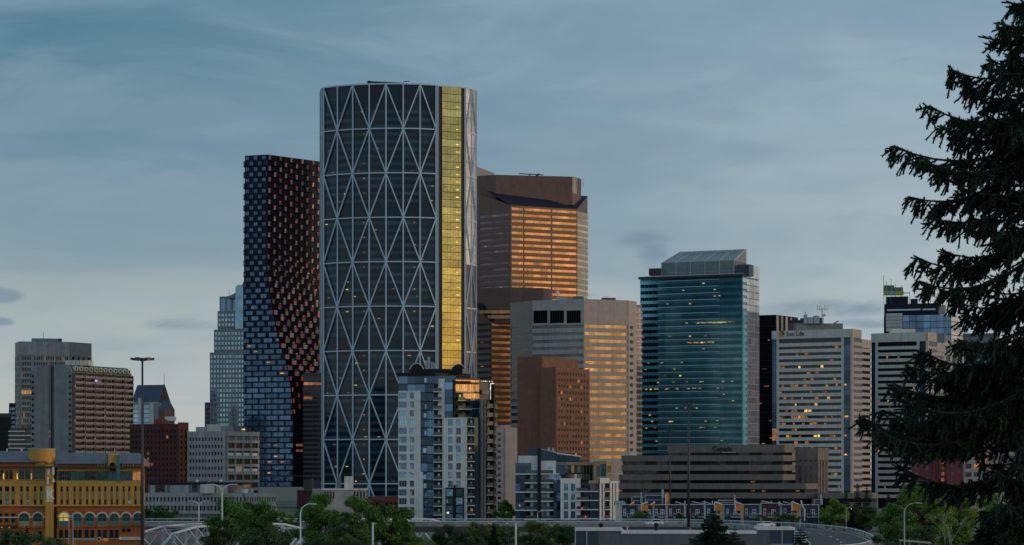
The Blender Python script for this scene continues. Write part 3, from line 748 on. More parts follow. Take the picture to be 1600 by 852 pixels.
# ------------------------------------------------------------------ the tall lattice (diagrid) tower
def lattice_tower():
    D = 1430.0
    b = thing('lattice_tower', 'tallest tower, curved dark glass wrapped in a pale triangular steel lattice with side atrium tinted sunset gold', 'office tower', (gx(610, D), D, 0))
    rel = [(507, 14.5), (528.5, 8.4), (552, 4.2), (577.5, 1.6), (603.4, .2), (630, .2), (656, 1.8), (680.7, 4.8)]
    pts = [(gx(px, D + o), D + o) for px, o in rel]
    def off(k, o):       # outward offset of front corner k
        a, c = pts[max(0, k - 1)], pts[min(7, k + 1)]; dx, dy = c[0] - a[0], c[1] - a[1]; l = math.hypot(dx, dy)
        return (pts[k][0] + dy / l * o, pts[k][1] - dx / l * o)
    ys = [131.5 + 69.4 * i for i in range(11)]
    zs = [gz(y, D) for y in ys]; ztop = zs[0]
    left = [(gx(500.5, D + 32), D + 32), (gx(503, D + 20), D + 20)]
    right = chain(683.5, pts[7][1] + 2.0, (690.5, 33), (720.5, 28), (727, 33))
    r2 = chain(727, right[3][1], (736, 52), (743.5, 70))
    MB().prism(left + pts + right + r2[1:] + [(r2[2][0] - 3, D + 75), (left[0][0] + 4, D + 75)], 0, ztop - .4).build('glass_core', 'glass_bow', b)
    # curtain wall, bay by bay
    for k in range(7):
        f = Fac(b, off(k, .05), off(k + 1, .05))
        for i in range(len(zs) - 1):
            for q in range(3):
                zq = (zs[i] - zs[i + 1]) / 3
                f.box('glazing_bay', 'glass_bow', 0, f.L, zs[i] - zq * (q + 1) + .06, zs[i] - zq * q, 0, .12)
            fl = (zs[i] - zs[i + 1]) / 6
            for q in range(6):
                if i == 0 and q < 3 or (i in (2, 5) and q >= 4): continue
                f.box('floor_band', 'glass_bow_band', 0, f.L, zs[i] - fl * (q + .98), zs[i] - fl * (q + .52), .12, .17)
                r = rng.random()
                if r < .13:
                    u = rng.uniform(.5, f.L - 2.2); z = zs[i] - fl * (q + .6)
                    f.box('lit_ceiling', rng.choice(['lamp_dim', 'lamp_dim', 'lamp_yellow']), u, u + rng.uniform(.5, 2.0), z - .45, z, .15, .22)
                if k == 2 and (i * 6 + q) % 2 == 0 and i > 0 or (k == 5 and (i * 6 + q) % 3 == 0 and 2 < i < 6):
                    u = f.L * .62; z = zs[i] - fl * (q + .6); f.box('lit_stair', 'lamp_dim', u, u + .9, z - .6, z, .15, .22)
    # steel lattice
    for k in range(8):
        p = off(k, .75); MB().bar((*p, 0), (*p, ztop + .3), 0.74, 0.7).build('column', 'bow_steel', b)
    for i, z in enumerate(zs):
        m = MB()
        for k in range(7):
            p, q = off(k, .7), off(k + 1, .7); m.bar((*p, z), (*q, z), .7, .62)
        m.build('ring_beam', 'bow_steel', b)
    for i in range(len(zs) - 1):
        for k in range(7):
            up = (k + i) % 2 == 0
            za, zb = (zs[i], zs[i + 1]) if up else (zs[i + 1], zs[i])
            p, q = off(k, .95), off(k + 1, .95); MB().bar((*p, za), (*q, zb), .66, .66).build('diagonal', 'bow_steel', b)
    m = MB()      # crown rim
    rim = left + pts + right + r2[1:]
    for k in range(len(rim) - 1): m.bar((*rim[k], ztop + .25), (*rim[k + 1], ztop + .25), .9, .7)
    m.build('crown_rim', 'bow_steel', b)
    for p, q in ((left[0], left[1]), (left[1], pts[0])):
        f = Fac(b, p, q)
        for u in (.05, .55): f.box('edge_fin', 'steel_pale', f.L * u, f.L * u + .6, 0, ztop, 0, .5)
        for i in range(0, len(zs)): f.box('edge_band', 'steel_pale', 0, f.L, zs[i] - .3, zs[i] + .3, 0, .45)
    # corner fins and atrium
    for a, c in ((0, 1), (2, 3)):
        f = Fac(b, right[a], right[c]); f.box('recess_shade', 'black_metal', 0, f.L, 0, ztop, -.2, .05)  # flat black strips stand in for the shade of the recesses
    p = right[0]; MB().bar((*p, 0), (*p, ztop + .4), 1.5, 1.3).build('corner_column', 'bow_steel', b)
    p = right[3]; MB().bar((*p, 0), (*p, ztop + .4), 1.0, 1.0).build('corner_column', 'steel_pale', b)
    f = Fac(b, right[1], right[2])
    nf = 56; fh = ztop / nf
    for i in range(nf):
        f.box('atrium_pane', 'glass_sunset_atrium', .1, f.L - .1, ztop - fh * (i + .93), ztop - fh * i, 0, .25)
        if i > 1 and i < 34 and rng.random() < .85:
            z = ztop - fh * (i + .55); f.box('atrium_lamp', 'lamp_yellow', f.L * .72, f.L * (.84 + .1 * rng.random()), z - .5, z + .1, .24, .3)
            if rng.random() < .4: f.box('atrium_lamp', 'lamp_dim', f.L * .18, f.L * (.2 + .1 * rng.random()), z - .5, z, .24, .3)
    for u in range(1, 7): f.box('mullion', 'dark_metal', f.L * u / 7 - .04, f.L * u / 7 + .04, 0, ztop, .25, .3)
    # far right lattice face
    for k in (0, 1):
        f = Fac(b, r2[k], r2[k + 1])
        for i in range(len(zs) - 1):
            zz = [zs[i] + (zs[i + 1] - zs[i]) * q / 3 for q in range(4)]
            for q in range(3): f.box('side_pane', 'glass_pale' if i < 4 else 'glass_mauve', .15, f.L - .15, zz[q + 1] + .1, zz[q] - .1, 0, .15)
            f.box('ring_beam', 'steel_pale', 0, f.L, zs[i + 1] - .4, zs[i + 1] + .4, .1, .5)
            za, zb = (zs[i], zs[i + 1]) if (i + k) % 2 else (zs[i + 1], zs[i])
            MB().bar(f.pt(0, za, .5), f.pt(f.L, zb, .5), .7, .7).build('diagonal', 'steel_pale', b)
        MB().bar(f.pt(f.L, 0, .3), f.pt(f.L, ztop, .3), .7, .7).build('column', 'steel_pale', b)
    # window-washing crane on the roof
    y = D + 5; z = ztop + .4
    m = MB(); m.box(gx(574, y), gx(579, y), y - 1, y + 1, z, z + 2.1); m.build('crane_cab', 'black_metal', b)
    MB().bar((gx(577, y), y, z + 1.5), (gx(627, y), y, z + .7), .8, .9).build('crane_boom', 'black_metal', b)
    MB().path([(gx(630, y), y, z), (gx(631, y), y, z + 1.7), (gx(640, y), y, z + 1.9)], .22, n=6).build('crane_arm', 'black_metal', b)
    for px in (603, 703): MB().ball((gx(px, y), y - 8, z + .9), .3).build('beacon', 'red_glow', b)
lattice_tower()

# ------------------------------------------------------------------ brown banded towers behind
def brown_towers():
    D = 1750
    P = chain(744, D + 28, (798, -40), (901.5, 29), (918, 66)); d = P[1][1]
    b = thing('office_tower', 'tall brown granite tower with window bands tinted with copper sunset glow and sloping dark shoulder', 'office tower', (P[1][0], d, 0))
    zf, zt = gz(321, d), gz(296, d)
    f = Fac(b, P[1], P[2]); s = 26.0
    bk = lambda p: (p[0] - f.nx * s, p[1] - f.ny * s)
    l, rr = Fac(b, P[0], P[1]), Fac(b, P[2], P[3])
    Q = [P[0], P[1], P[2], P[3], (P[3][0] - 20, P[3][1] + 25), (P[0][0] + 10, P[3][1] + 25)]
    MB().prism(Q, 0, [zt, zf, zf, zt, zt, zt]).build('wall', 'brown_granite', b)
    m = MB(); q = lambda p, z: (p[0] + f.nx * .15, p[1] + f.ny * .15, z + .15)
    tl = l.pt(l.L * .30, 0); m.v = [q(P[1], zf), q(P[2], zf), q(P[3], zt), q((tl.x, tl.y), zt)]; m.f = [(0, 1, 2, 3)]; m.build('sloping_glass_roof', 'navy_dark', b)
    for k in range(1, 6):
        t = k / 6; a = Vector(q(P[1], zf)).lerp(Vector(q(P[2], zf)), t); c = Vector(q((tl.x, tl.y), zt)).lerp(Vector(q(P[3], zt)), t); MB().bar(a, c, .25, .25).build('roof_rib', 'brown_dark', b)
    n = 24
    for i in range(n):
        zc = zf - 1.4 - 4.13 * i
        for q in range(9): f.box('window_pane', 'glass_sunset_bronze', .5 + (f.L - 1) * q / 9, .42 + (f.L - 1) * (q + 1) / 9, zc - 1.75, zc, -.02, .06)
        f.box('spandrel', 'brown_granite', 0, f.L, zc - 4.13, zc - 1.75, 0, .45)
        rr.box('window_band', 'glass_sunset_gold', .4, rr.L - .2, zc - 1.75, zc, 0, .06); rr.box('spandrel', 'beige_stone', 0, rr.L, zc - 4.13, zc - 1.75, 0, .4)  # sunlight on the right side put into beige spandrels and gold panes
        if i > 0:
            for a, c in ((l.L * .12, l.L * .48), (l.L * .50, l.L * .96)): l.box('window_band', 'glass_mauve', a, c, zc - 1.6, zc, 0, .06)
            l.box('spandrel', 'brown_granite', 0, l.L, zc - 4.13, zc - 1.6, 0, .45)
            if rng.random() < .35:
                u = rng.uniform(l.L * .15, l.L * .85); l.box('lit_office', 'lamp_dim', u, u + rng.uniform(1, 4), zc - 1.1, zc - .4, .05, .1)
    for u in (.19, .61): f.box('joint', 'brown_dark', f.L * u, f.L * u + .5, 0, zf - 1.4, .1, .5)
    f.box('corner_pier', 'brown_granite', -.3, .6, 0, zf, 0, .6)
    M = chain(775, D + 22, (894, 12), (908, 62))
    MB().prism([(gx(744, D + 30), D + 30), M[0], M[1], M[2], (M[2][0] - 15, M[2][1] + 12), (gx(744, D + 60), D + 60)], zt - 8, gz(270, D + 10)).build('mechanical_crown', 'brown_granite', b)
    g = Fac(b, M[0], M[1])
    for k in range(1, 5): g.box('crown_joint', 'brown_dark', g.L * k / 5 - .12, g.L * k / 5 + .12, zt, gz(270.5, D + 10), 0, .1)
    Fac(b, M[1], M[2]).box('crown_end', 'beige_stone', 0, 7, zt, gz(274, D + 20), 0, .3)  # beige end panel: sunlight on the crown's side put into its colour
    y = D + 30; z = gz(270, D + 10)
    MB().bar((gx(811, y), y, z + 1.7), (gx(849, y), y, z + .8), .5, .6).bar((gx(826, y), y, z), (gx(829, y), y, z + 1.6), .6, .6).bar((gx(838, y), y, z), (gx(842, y), y, z + 1.4), 1.6, 1.2).build('roof_crane', 'black_metal', b)
    for px in (893, 897, 901, 904, 908, 912): MB().tube((gx(px, y), y, z - 8), (gx(px, y), y, z - 1 - rng.random() * 2), .12, n=5).build('aerial', 'dark_metal', b)
    # pale sliver of another tower just visible behind
    c = thing('office_tower', 'pale tower top showing in the gap beside the brown towers', 'office tower', (gx(752, 1900), 1900, 0))
    MB().prism(close(chain(738, 1900, (772, 20)), 14), 0, [gz(258, 1900), gz(269, 1900), gz(269, 1900), gz(258, 1900)]).build('wall', 'beige_stone', c)
    # lower twin
    D = 1690; P = chain(744, D + 22, (767.5, -40), (850, 29), (863, 62)); d = P[1][1]
    b = thing('office_tower', 'shorter brown granite tower with window bands tinted with copper sunset glow below the tall one', 'office tower', (P[1][0], d, 0))
    zt, zs_ = gz(473, d), gz(503, d)
    MB().prism(P + [(P[3][0] - 8, P[3][1] + 5), (P[0][0] + 5, P[3][1] + 5)], 0, [gz(488, d), zs_, zs_, zs_, zs_, gz(488, d)]).build('wall', 'brown_granite', b)
    MB().prism([(gx(744, D + 18), D + 18)] + chain(797, D + 9, (849, 15), (862, 60)) + [(gx(862, D + 40), D + 44), (gx(744, D + 44), D + 44)], zs_ - 1, gz(450, d)).build('mechanical_crown', 'brown_granite', b)
    f, l = Fac(b, P[1], P[2]), Fac(b, P[0], P[1])
    m = MB(); m.v = [tuple(l.pt(0, gz(487, d), .2)), tuple(f.pt(0, zs_, .3)), tuple(f.pt(f.L, zs_, .3)), (gx(850, D + 8), D + 8, gz(474, d)), (gx(744, D + 17), D + 17, gz(474, d))]; m.f = [(0, 1, 2, 3, 4)]; m.build('sloping_glass_roof', 'navy_dark', b)
    for i, (px0, y) in enumerate(((748, 488.5), (762, 497))): MB().bar((gx(px0, D + 7 - 4 * i), D + 7 - 4 * i, gz(y, d)), (gx(800, D + 7 - 4 * i), D + 7 - 4 * i, gz(y, d)), .3, 2.0).build('window_band', 'glass_sunset_bronze', b)
    for i in range(19):
        zc = zs_ - .8 - 3.98 * i
        [f.box('window_pane', 'glass_sunset_bronze', .5 + (f.L - 1) * q / 7, .42 + (f.L - 1) * (q + 1) / 7, zc - 1.8, zc, -.02, .06) for q in range(7)]; f.box('spandrel', 'brown_granite', 0, f.L, zc - 3.98, zc - 1.8, 0, .45)
        l.box('window_band', 'glass_black', .6, l.L - .3, zc - 1.8, zc, 0, .06); l.box('spandrel', 'brown_dark', 0, l.L, zc - 3.98, zc - 1.8, 0, .4)  # left side given darker colours in place of its shade
        if i in (3, 7, 12): l.box('lit_office', 'lamp_dim', l.L * .3, l.L * .5, zc - 1.2, zc - .4, .05, .1)
    m = MB(); y = D + 20; z = gz(450, d); m.bar((gx(755, y), y, z + 1.2), (gx(775, y), y, z + 1.4), .3, .3).bar((gx(757, y), y, z), (gx(757, y), y, z + 1.2), .3, .3).bar((gx(772, y), y, z), (gx(772, y), y, z + 1.2), .3, .3); m.build('roof_crane', 'dark_metal', b)
    m = MB(); y = D + 8; m.path([(gx(866, y), y, z - 8), (gx(866, y), y, z + 7)], .15, .08, 5)
    for k in range(5): m.bar((gx(863, y), y, z - 4 + 2 * k), (gx(869, y), y, z - 4 + 2 * k), .12, .12)
    m.build('aerial_mast', 'galvanised', b)
brown_towers()

# beige faceted tower
def beige_tower():
    D = 1550; P = chain(798.5, D + 34, (831, -62), (912, -24), (981, 24), (994, 62)); d = P[2][1]
    b = thing('office_tower', 'beige stone faceted tower with three dark openings at its top and bands tinted with sunset glow', 'office tower', (P[2][0], d, 0))
    zt = gz(468, d); MB().prism(close(P, 30), 0, zt).build('wall', 'beige_stone', b)
    F_ = [Fac(b, P[i], P[i + 1]) for i in range(4)]
    for i in range(19):
        z0, z1 = gz(512.2 + 11.35 * i, d), gz(507.2 + 11.35 * i, d)
        zn = gz(507.2 + 11.35 * (i + 1), d)
        for q in range(8): F_[2].box('window_pane', 'glass_sunset_gold', .2 + F_[2].L * .96 * q / 8, .14 + F_[2].L * .96 * (q + 1) / 8, z0, z1, -.02, .08)
        F_[1].box('window_band', 'glass_pale', 0.6, F_[1].L - .6, z0, z1, -.02, .08)
        F_[0].box('window_band', 'glass_dark', 1.0, F_[0].L - .4, z0, z1, -.02, .08)
        F_[3].box('window', 'glass_black', F_[3].L * .25, F_[3].L * .6, z0, z1, -.02, .08)
        for k in range(4): F_[k].box('spandrel', 'concrete_pale' if k == 1 else 'beige_stone', 0, F_[k].L, zn, z0, 0, .35)  # middle facet made paler, its lighter shading put into the colour
    for k in range(4):
        F_[k].box('crown_panel', 'beige_stone' if k != 1 else 'concrete_pale', 0, F_[k].L, gz(507.2, d), zt + .2, 0, .35)
        F_[k].box('base_panel', 'beige_stone', 0, F_[k].L, 0, gz(507.2 + 11.35 * 19, d), 0, .36)
        F_[k].box('corner_strip', 'beige_stone', -.3, .5, 0, zt + .1, 0, .5)
    for a, c in ((834, 855.5), (860, 881.5), (886, 907.5)):
        o = F_[1].pb('crown_opening', 'glass_black', a, c, 485.5, 505, .3, .42); F_[1].pb('opening_frame', 'concrete_pale', a - .8, c + .8, 484, 485.4, .3, .9)
        for k in range(1, 6):
            px = a + (c - a) * k / 6; F_[1].pb('opening_bar', 'dark_metal', px - .3, px + .3, 485.5, 505, .42, .5)
    for k in (.33, .66):
        F_[1].box('stone_joint', 'concrete_grey', F_[1].L * k, F_[1].L * k + .15, 40, zt, .35, .38); F_[2].box('stone_joint', 'brown_granite', F_[2].L * k, F_[2].L * k + .12, 0, zt, .35, .38)
    y = d + 12
    for px0, px1, py, mm in ((870, 886, 464, 'galvanised'), (896, 912, 463, 'teal_trim'), (940, 962, 465.5, 'brown_granite')): MB().box(gx(px0, y), gx(px1, y), y, y + 6, zt - .2, gz(py, y)).build('roof_unit', mm, b)
    for px in (941, 944, 947): MB().bar((gx(px, y), y, zt), (gx(px + 4, y), y, zt + 3), .2, .2).build('aerial', 'dark_metal', b)
    m = MB(); m.tube((gx(871, y), y - 1, gz(458, y)), (gx(872, y), y - 1.4, gz(458, y)), 1.4, 1.2, n=12); m.tube((gx(871, y), y - 1, zt), (gx(871, y), y - 1, gz(458, y)), .15, n=5); m.build('dish_aerial', 'concrete_pale', b)
    P = chain(988, 1640, (1003, 40)); c = thing('office_tower', 'narrow grey tower with rounded bays squeezed between beige and teal towers', 'office tower', (P[0][0], P[0][1], 0)); d = P[0][1]
    MB().prism(close(P, 14), 0, gz(476, d)).build('wall', 'concrete_grey', c); f = Fac(c, *P)
    for i in range(26):
        for k in (0, 1): f.box('window', 'glass_black', f.L * (.25 + .36 * k), f.L * (.52 + .36 * k), f.z(486 + 9.2 * i, 0), f.z(480.5 + 9.2 * i, 0), 0, .1)
        f.box('sill_band', 'concrete_pale', f.L * .2, f.L, f.z(489.2 + 9.2 * i, 0), f.z(486.2 + 9.2 * i, 0), 0, .5)
beige_tower()

# brown brick block
def brown_brick_block():
    D = 1150; P = chain(845, D + 14, (869, -30), (921, 58)); d = P[1][1]
    b = thing('office_block', 'brown brick block with grid of small square windows before the beige tower', 'office block', (P[1][0], d, 0))
    f = Fac(b, P[1], P[2]); zt = gz(574, d)
    bk = (P[0][0] + P[2][0] - P[1][0], P[0][1] + P[2][1] - P[1][1])
    MB().prism([P[0], P[1], P[2], bk], 0, zt - .3).build('wall', 'brown_brick', b)
    Fac(b, P[0], P[1]).box('blank_wall', 'brown_brick', 0, Fac(b, P[0], P[1]).L, 0, zt, 0, .3)
    rows = [(gz(586 + 9.75 * i, d), gz(581.4 + 9.75 * i, d)) for i in range(16)]
    f.grid(even(.9, f.L - .9, 11, .54), rows, 'brown_brick', 'glass_black', o=.14, z0=0, z1=zt, lit=['glass_mauve', 'lamp_dim'], litp=.12)
    Q = chain(808.5, D + 22, (846.5, -20), (902, 58)); MB().prism([Q[0], Q[1], Q[2], (Q[2][0] - 10, Q[2][1] + 4), (Q[0][0] + 3, Q[2][1] + 4)], 0, gz(557, Q[1][1])).build('core_tower', 'brown_brick', b)
    g = Fac(b, Q[1], Q[2]); g.box('upper_wall', 'brown_brick', 0, g.L, zt - 4, gz(557.5, Q[1][1]), 0, .25)
    P = chain(774, 1045, (789, 8), (808, 20)); d = P[0][1]
    c = thing('apartment_block', 'narrow pale concrete block with one column of windows right of the white condominium', 'apartment block', (P[0][0], d, 0))
    MB().prism(close(P, 16), 0, gz(668, d)).build('wall', 'concrete', c); f = Fac(c, P[0], P[1])
    for i in range(15):
        w_ = f.pb('window', 'glass_dark', 778, 782.5, 676 + 9.1 * i, 681 + 9.1 * i, -.02, .05); f.pb('window_sill', 'concrete_pale', 777.6, 783, 681 + 9.1 * i, 681.8 + 9.1 * i, 0, .2, parent=w_)
    Fac(c, P[1], P[2]).box('end_panel', 'beige_stone', 0, Fac(c, P[1], P[2]).L, 0, gz(669.5, d), 0, .2)
    f.pb('lift_house', 'concrete', 785, 800, 664.5, 669, -8, -3)
brown_brick_block()
# ------------------------------------------------------------------ white and glass condominium tower
def condo():
    D = 960; A = chain(623, D + 6, (735, -9)); P = A + chain(735, A[1][1], (775.5, 52))[1:]; d = A[0][1]
    b = thing('condominium_tower', 'white and blue glass condominium tower with dark curved roof in front of the lattice tower', 'condominium', (A[1][0], A[1][1], 0))
    f, g = Fac(b, P[0], P[1]), Fac(b, P[1], P[2])
    ztop = f.z(588, 0); fl = 13.72
    dep = 24
    MB().prism(close(P, dep), 0, f.z(653, f.L)).build('core', 'glass_blue_dark', b)
    Q = chain(623.5, D + 6, (712, -9)); MB().prism(Q + [(Q[1][0], D + 26), (Q[0][0], D + 26)], 40, ztop).build('upper_core', 'glass_blue_dark', b)
    # roof slab and curved penthouse
    m = MB(); m.prism([tuple(f.pt(-.4, 0, .8))[:2], tuple(f.pt(f.u(681), 0, .9))[:2], (gx(735, D + 14), D + 14), (gx(735, D + 28), D + 30), (gx(623, D + 28), D + 30)], ztop - .1, ztop + 1.2); m.build('roof_slab', 'black_metal', b)
    y = D + 9; z0 = ztop + 1.2
    m = MB(); m.box(gx(641, y), gx(708, y), y, y + 12, z0, z0 + 1.7); m.build('penthouse', 'black_metal', b)
    for x0, x1 in ((640, 662), (704, 729)):
        m = MB(); n = 14; pr = [(gx(x0 + (x1 - x0) * i / n, y), z0 + (1.5 if x0 == 640 else 1.2) + 2.3 * math.sin(math.pi * i / n) ** .75) for i in range(n + 1)]
        pr = [(pr[0][0], z0)] + pr + [(pr[-1][0], z0)]
        for yy in (y - .4, y + 12): m.v += [(x, yy, z) for x, z in pr]
        k = len(pr); m.f = [tuple(range(k - 1, -1, -1)), tuple(range(k, 2 * k))] + [(i, (i + 1) % k, k + (i + 1) % k, k + i) for i in range(k)]
        m.build('curved_roof', 'black_metal', b)
        m = MB(); m.path([(x, y - .5, z) for x, z in pr[1:-1]], .16, n=5); m.build('roof_trim', 'concrete_pale', b)
    for px, w_, h in ((664, 3, 3.4), (668, 3.5, 4.6), (673, 3, 2.8), (677, 2.2, 2.4)): MB().box(gx(px, y), gx(px + w_, y), y + 1, y + 2, z0 + 1.6, z0 + 1.6 + h).build('flue', 'galvanised', b)
    MB().box(gx(723, y), gx(731, y), y - 3, y, z0 - .2, z0 + 1.6).build('roof_unit', 'beige_stone', b)
    zb = 0
    # left white frame with windows
    f.pb('frame_cap', 'white_wall', 623, 657.5, 611, 614, 0, .9, ref=623)
    rows = [(614 + fl * i, 623.4 + fl * i) for i in range(15)]
    for i, (y0, y1) in enumerate(rows):
        wall_l = 657.5 if y0 < 735 else 661.5
        for a, c in ((623, 624), (636.2, 641.2), (647.6, wall_l)): f.pb('wall_panel', 'white_wall', a, c, y0, y1, 0, .9, ref=623)
        f.pb('floor_band', 'white_wall', 623, wall_l, y1, y1 + fl - 9.4, 0, .93, ref=623)
        for a, c, n in ((624, 636.2, 2), (641.2, 647.6, 1)):
            w_ = f.pb('window', rng.choice(['glass_sky', 'glass_blue', 'glass_blue']) if i < 10 else rng.choice(['glass_blue_dark', 'glass_dark', 'glass_blue']), a, c, y0, y1, .3, .38, ref=623)
            for k in range(1, n + 1): px = a + (c - a) * k / (n + 1); f.pb('mullion', 'galvanised', px - .3, px + .3, y0, y1, .38, .46, parent=w_, ref=623)
            if rng.random() < .3: f.pb('curtain', 'white_wall', a + .5, a + 2.4, y0 + 2, y1, .3, .4, parent=w_, ref=623)
    # glass columns
    for i in range(17):
        y0 = 587 + fl * i
        if y0 > 812: break
        for a, c in (((623, 637), (637.3, 650), (650.3, 664), (664.3, 678)) if i < 2 else ((658, 667.5), (667.8, 678))):
            f.pb('glazing', rng.choice(['glass_blue'] + ['glass_blue_dark'] * 5), a, c, y0 + .5, y0 + 12.6, .1, .2, ref=623)
        f.pb('slab_edge', 'navy_dark', 623 if i < 2 else 657.6, 678, y0 + 12.6, y0 + 14, .1, .3, ref=623)
        if rng.random() < .4: f.pb('open_pane', 'glass_sky', 661 + rng.random() * 4, 666.5, y0 + 4, y0 + 11, .2, .3, ref=623)
    # recessed balcony column
    def balcony(F_, a, c, y, deep=1.9, dark=True, ref=None, sm='concrete_pale'):
        if dark: F_.pb('balcony_recess', 'glass_black', a, c, y - 12.2, y - .6, .1, .22, ref=ref)
        s = F_.pb('balcony_slab', sm, a - .4, c + .6, y - .6, y + .9, 0, deep, ref=ref)
        F_.pb('balcony_rail', 'glass_rail', a, c, y - 5.4, y - .6, deep - .12, deep - .05, parent=s, ref=ref)
        F_.pb('balcony_door', rng.choice(['white_wall', 'glass_sky', 'glass_blue', 'concrete_grey'] if sm == 'concrete_pale' else ['glass_dark', 'glass_blue_dark', 'concrete_dark']), a + (c - a) * .45, a + (c - a) * .7, y - 9.5, y - .7, .2, .26, ref=ref)
    for i in range(16): balcony(f, 678.5, 691.5, 612.5 + fl * i, ref=623)
    f.pb('white_pier', 'white_wall', 686, 695, 592.5, 653, .2, 1.2, ref=623)
    f.pb('pier_window', 'glass_sky', 688, 692, 600, 606, 1.2, 1.25, ref=623)
    for i in range(5): 
        f.pb('glazing', 'glass_blue' if i in (0, 3) else 'glass_blue_dark', 695.3, 708, 598 + 11.3 * i, 608.8 + 11.3 * i, .25, .4, ref=700)
    f.pb('dark_frame', 'black_metal', 708, 711.5, 594, 653, .2, 1.2, ref=710)
    # penthouse glass facing the sunset, the golden reflection put into its tint
    pg = chain(711, A[0][1] + 3.5, (749, 29)); h = Fac(b, *pg)
    MB().prism(pg + [(pg[1][0], pg[1][1] + 10), (pg[0][0], pg[1][1] + 10)], h.z(655, 0), h.z(590, 0)).build('penthouse_wing', 'dark_metal', b)
    for r, (y0, y1) in enumerate(((593.5, 597), (600.5, 611.5), (614.5, 622.5))):
        n = 12
        for k in range(n):
            a, c = 711.5 + 37.2 * k / n, 711.5 + 37.2 * (k + .9) / n
            h.pb('sunset_pane', 'glass_sunset_gold', a, c, y0, y1, .05, .2, ref=711)
    h.pb('roof_edge', 'black_metal', 710.5, 733, 595.5, 598.8, 0, 1.4, ref=711); h.pb('balcony_slab', 'concrete_pale', 709, 737, 611.5, 613.5, 0, 1.8, ref=711)
    for y in (626, 639.5, 652.5): balcony(h, 712, 733 if y > 630 else 723, y, 2.0, ref=711)
    for i in range(14):
        y0 = 623.5 + fl * i
        h.pb('glazing', rng.choice(['glass_blue', 'glass_blue_dark', 'glass_blue_dark']), 734, 741.5, y0, y0 + 12.5, .1, .24, ref=742); h.pb('glazing', 'glass_blue_dark', 741.8, 749, y0, y0 + 12.5, .1, .24, ref=742)
        h.pb('slab_edge', 'navy_dark', 733, 749.2, y0 + 12.6, y0 + fl - .1, .1, .3, ref=742)
    # lower white block with paired windows
    f.pb('frame_cap', 'white_wall', 692, 730, 653, 655.5, 0, 1.25, ref=692)
    for i in range(12):
        y0 = 655.5 + fl * i; y1 = y0 + 10
        for a, c in ((692, 701), (708.2, 713.6), (721, 730)): f.pb('wall_panel', 'white_wall', a, c, y0, y1, 0, 1.2, ref=692)
        f.pb('floor_band', 'white_wall', 692, 730, y1, y0 + fl, 0, 1.23, ref=692)
        for a in (701, 713.6):
            w_ = f.pb('window', rng.choice(['glass_sky', 'glass_blue', 'glass_mauve']), a, a + 7.3, y0, y1, .4, .5, ref=692); f.pb('mullion', 'galvanised', a + 3.4, a + 3.9, y0, y1, .5, .58, parent=w_, ref=692)
    # dark glazed entrance bay
    f.pb('entrance_bay', 'black_metal', 697.5, 726, 762, 813, 1.1, 1.9, ref=692)
    f.pb('entrance_mast', 'black_metal', 710, 713.5, 758, 813, 1.9, 2.4, ref=692)
    for i in range(4):
        for a in (699, 714):
            f.pb('bay_window', rng.choice(['glass_sky', 'glass_green', 'glass_blue']), a, a + 10, 764.5 + 13 * i, 775.5 + 13 * i, 1.9, 1.96, ref=692)
    f.pb('lit_window', 'lamp_warm_white', 699.6, 703, 800, 802.5, 1.95, 2.02, ref=692); f.pb('lit_window', 'white_wall', 699.6, 701, 780, 786, 1.95, 2.02, ref=692); f.pb('lit_window', 'white_wall', 722, 723.6, 780, 786, 1.95, 2.02, ref=692)
    for i in range(12): balcony(f, 730.6, 741, 666.5 + fl * i, 2.2, ref=730)
    for px, i in ((733, 3), (737, 10)): f.pb('lit_window', 'lamp_amber', px, px + 2, 658 + fl * i, 664 + fl * i, .3, .36, ref=730)
    # right-hand flank
    for a, c in ((750, 751.2), (754.5, 757)): g.pb('pale_fin', 'concrete_grey', a, a + .8, 624, 813, .1, 1.0, ref=752)
    for i in range(14):
        y = 636.5 + fl * i
        g.pb('flank_glass', 'glass_blue_dark', 749, 757, y - 12, y, .05, .12, ref=752); balcony(g, 757.5, 767, y, 1.2, ref=760, sm='concrete_dark'); balcony(g, 769, 774.5, y + 1, .8, ref=772, sm='concrete_dark')  # flank balconies and doors get darker colours in place of shade
    g.pb('flank_fin', 'black_metal', 767, 769, 600, 813, 0, 1.3, ref=760)
    MB().prism(chain(749, pg[1][1] + 1, (772, 40)) + [(gx(772, D + 40), D + 40), (gx(749, D + 40), D + 40)], h.z(656, 0), h.z(597, 0)).build('rear_wing', 'dark_metal', b)
    k = Fac(b, *chain(749, pg[1][1] + .8, (772, 40)))
    k.pb('golden_balcony', 'tan_balcony', 751, 761, 609.5, 616, 0, 1.2, ref=749); k.pb('blue_slab', 'glass_blue_dark', 765, 771, 598, 624, 0, .3, ref=749)
    for px in (751, 754, 757, 760, 764, 768): k.pb('roof_lamp', 'lamp_warm_white', px, px + .7, 595, 596.3, .1, .3, ref=749)
condo()

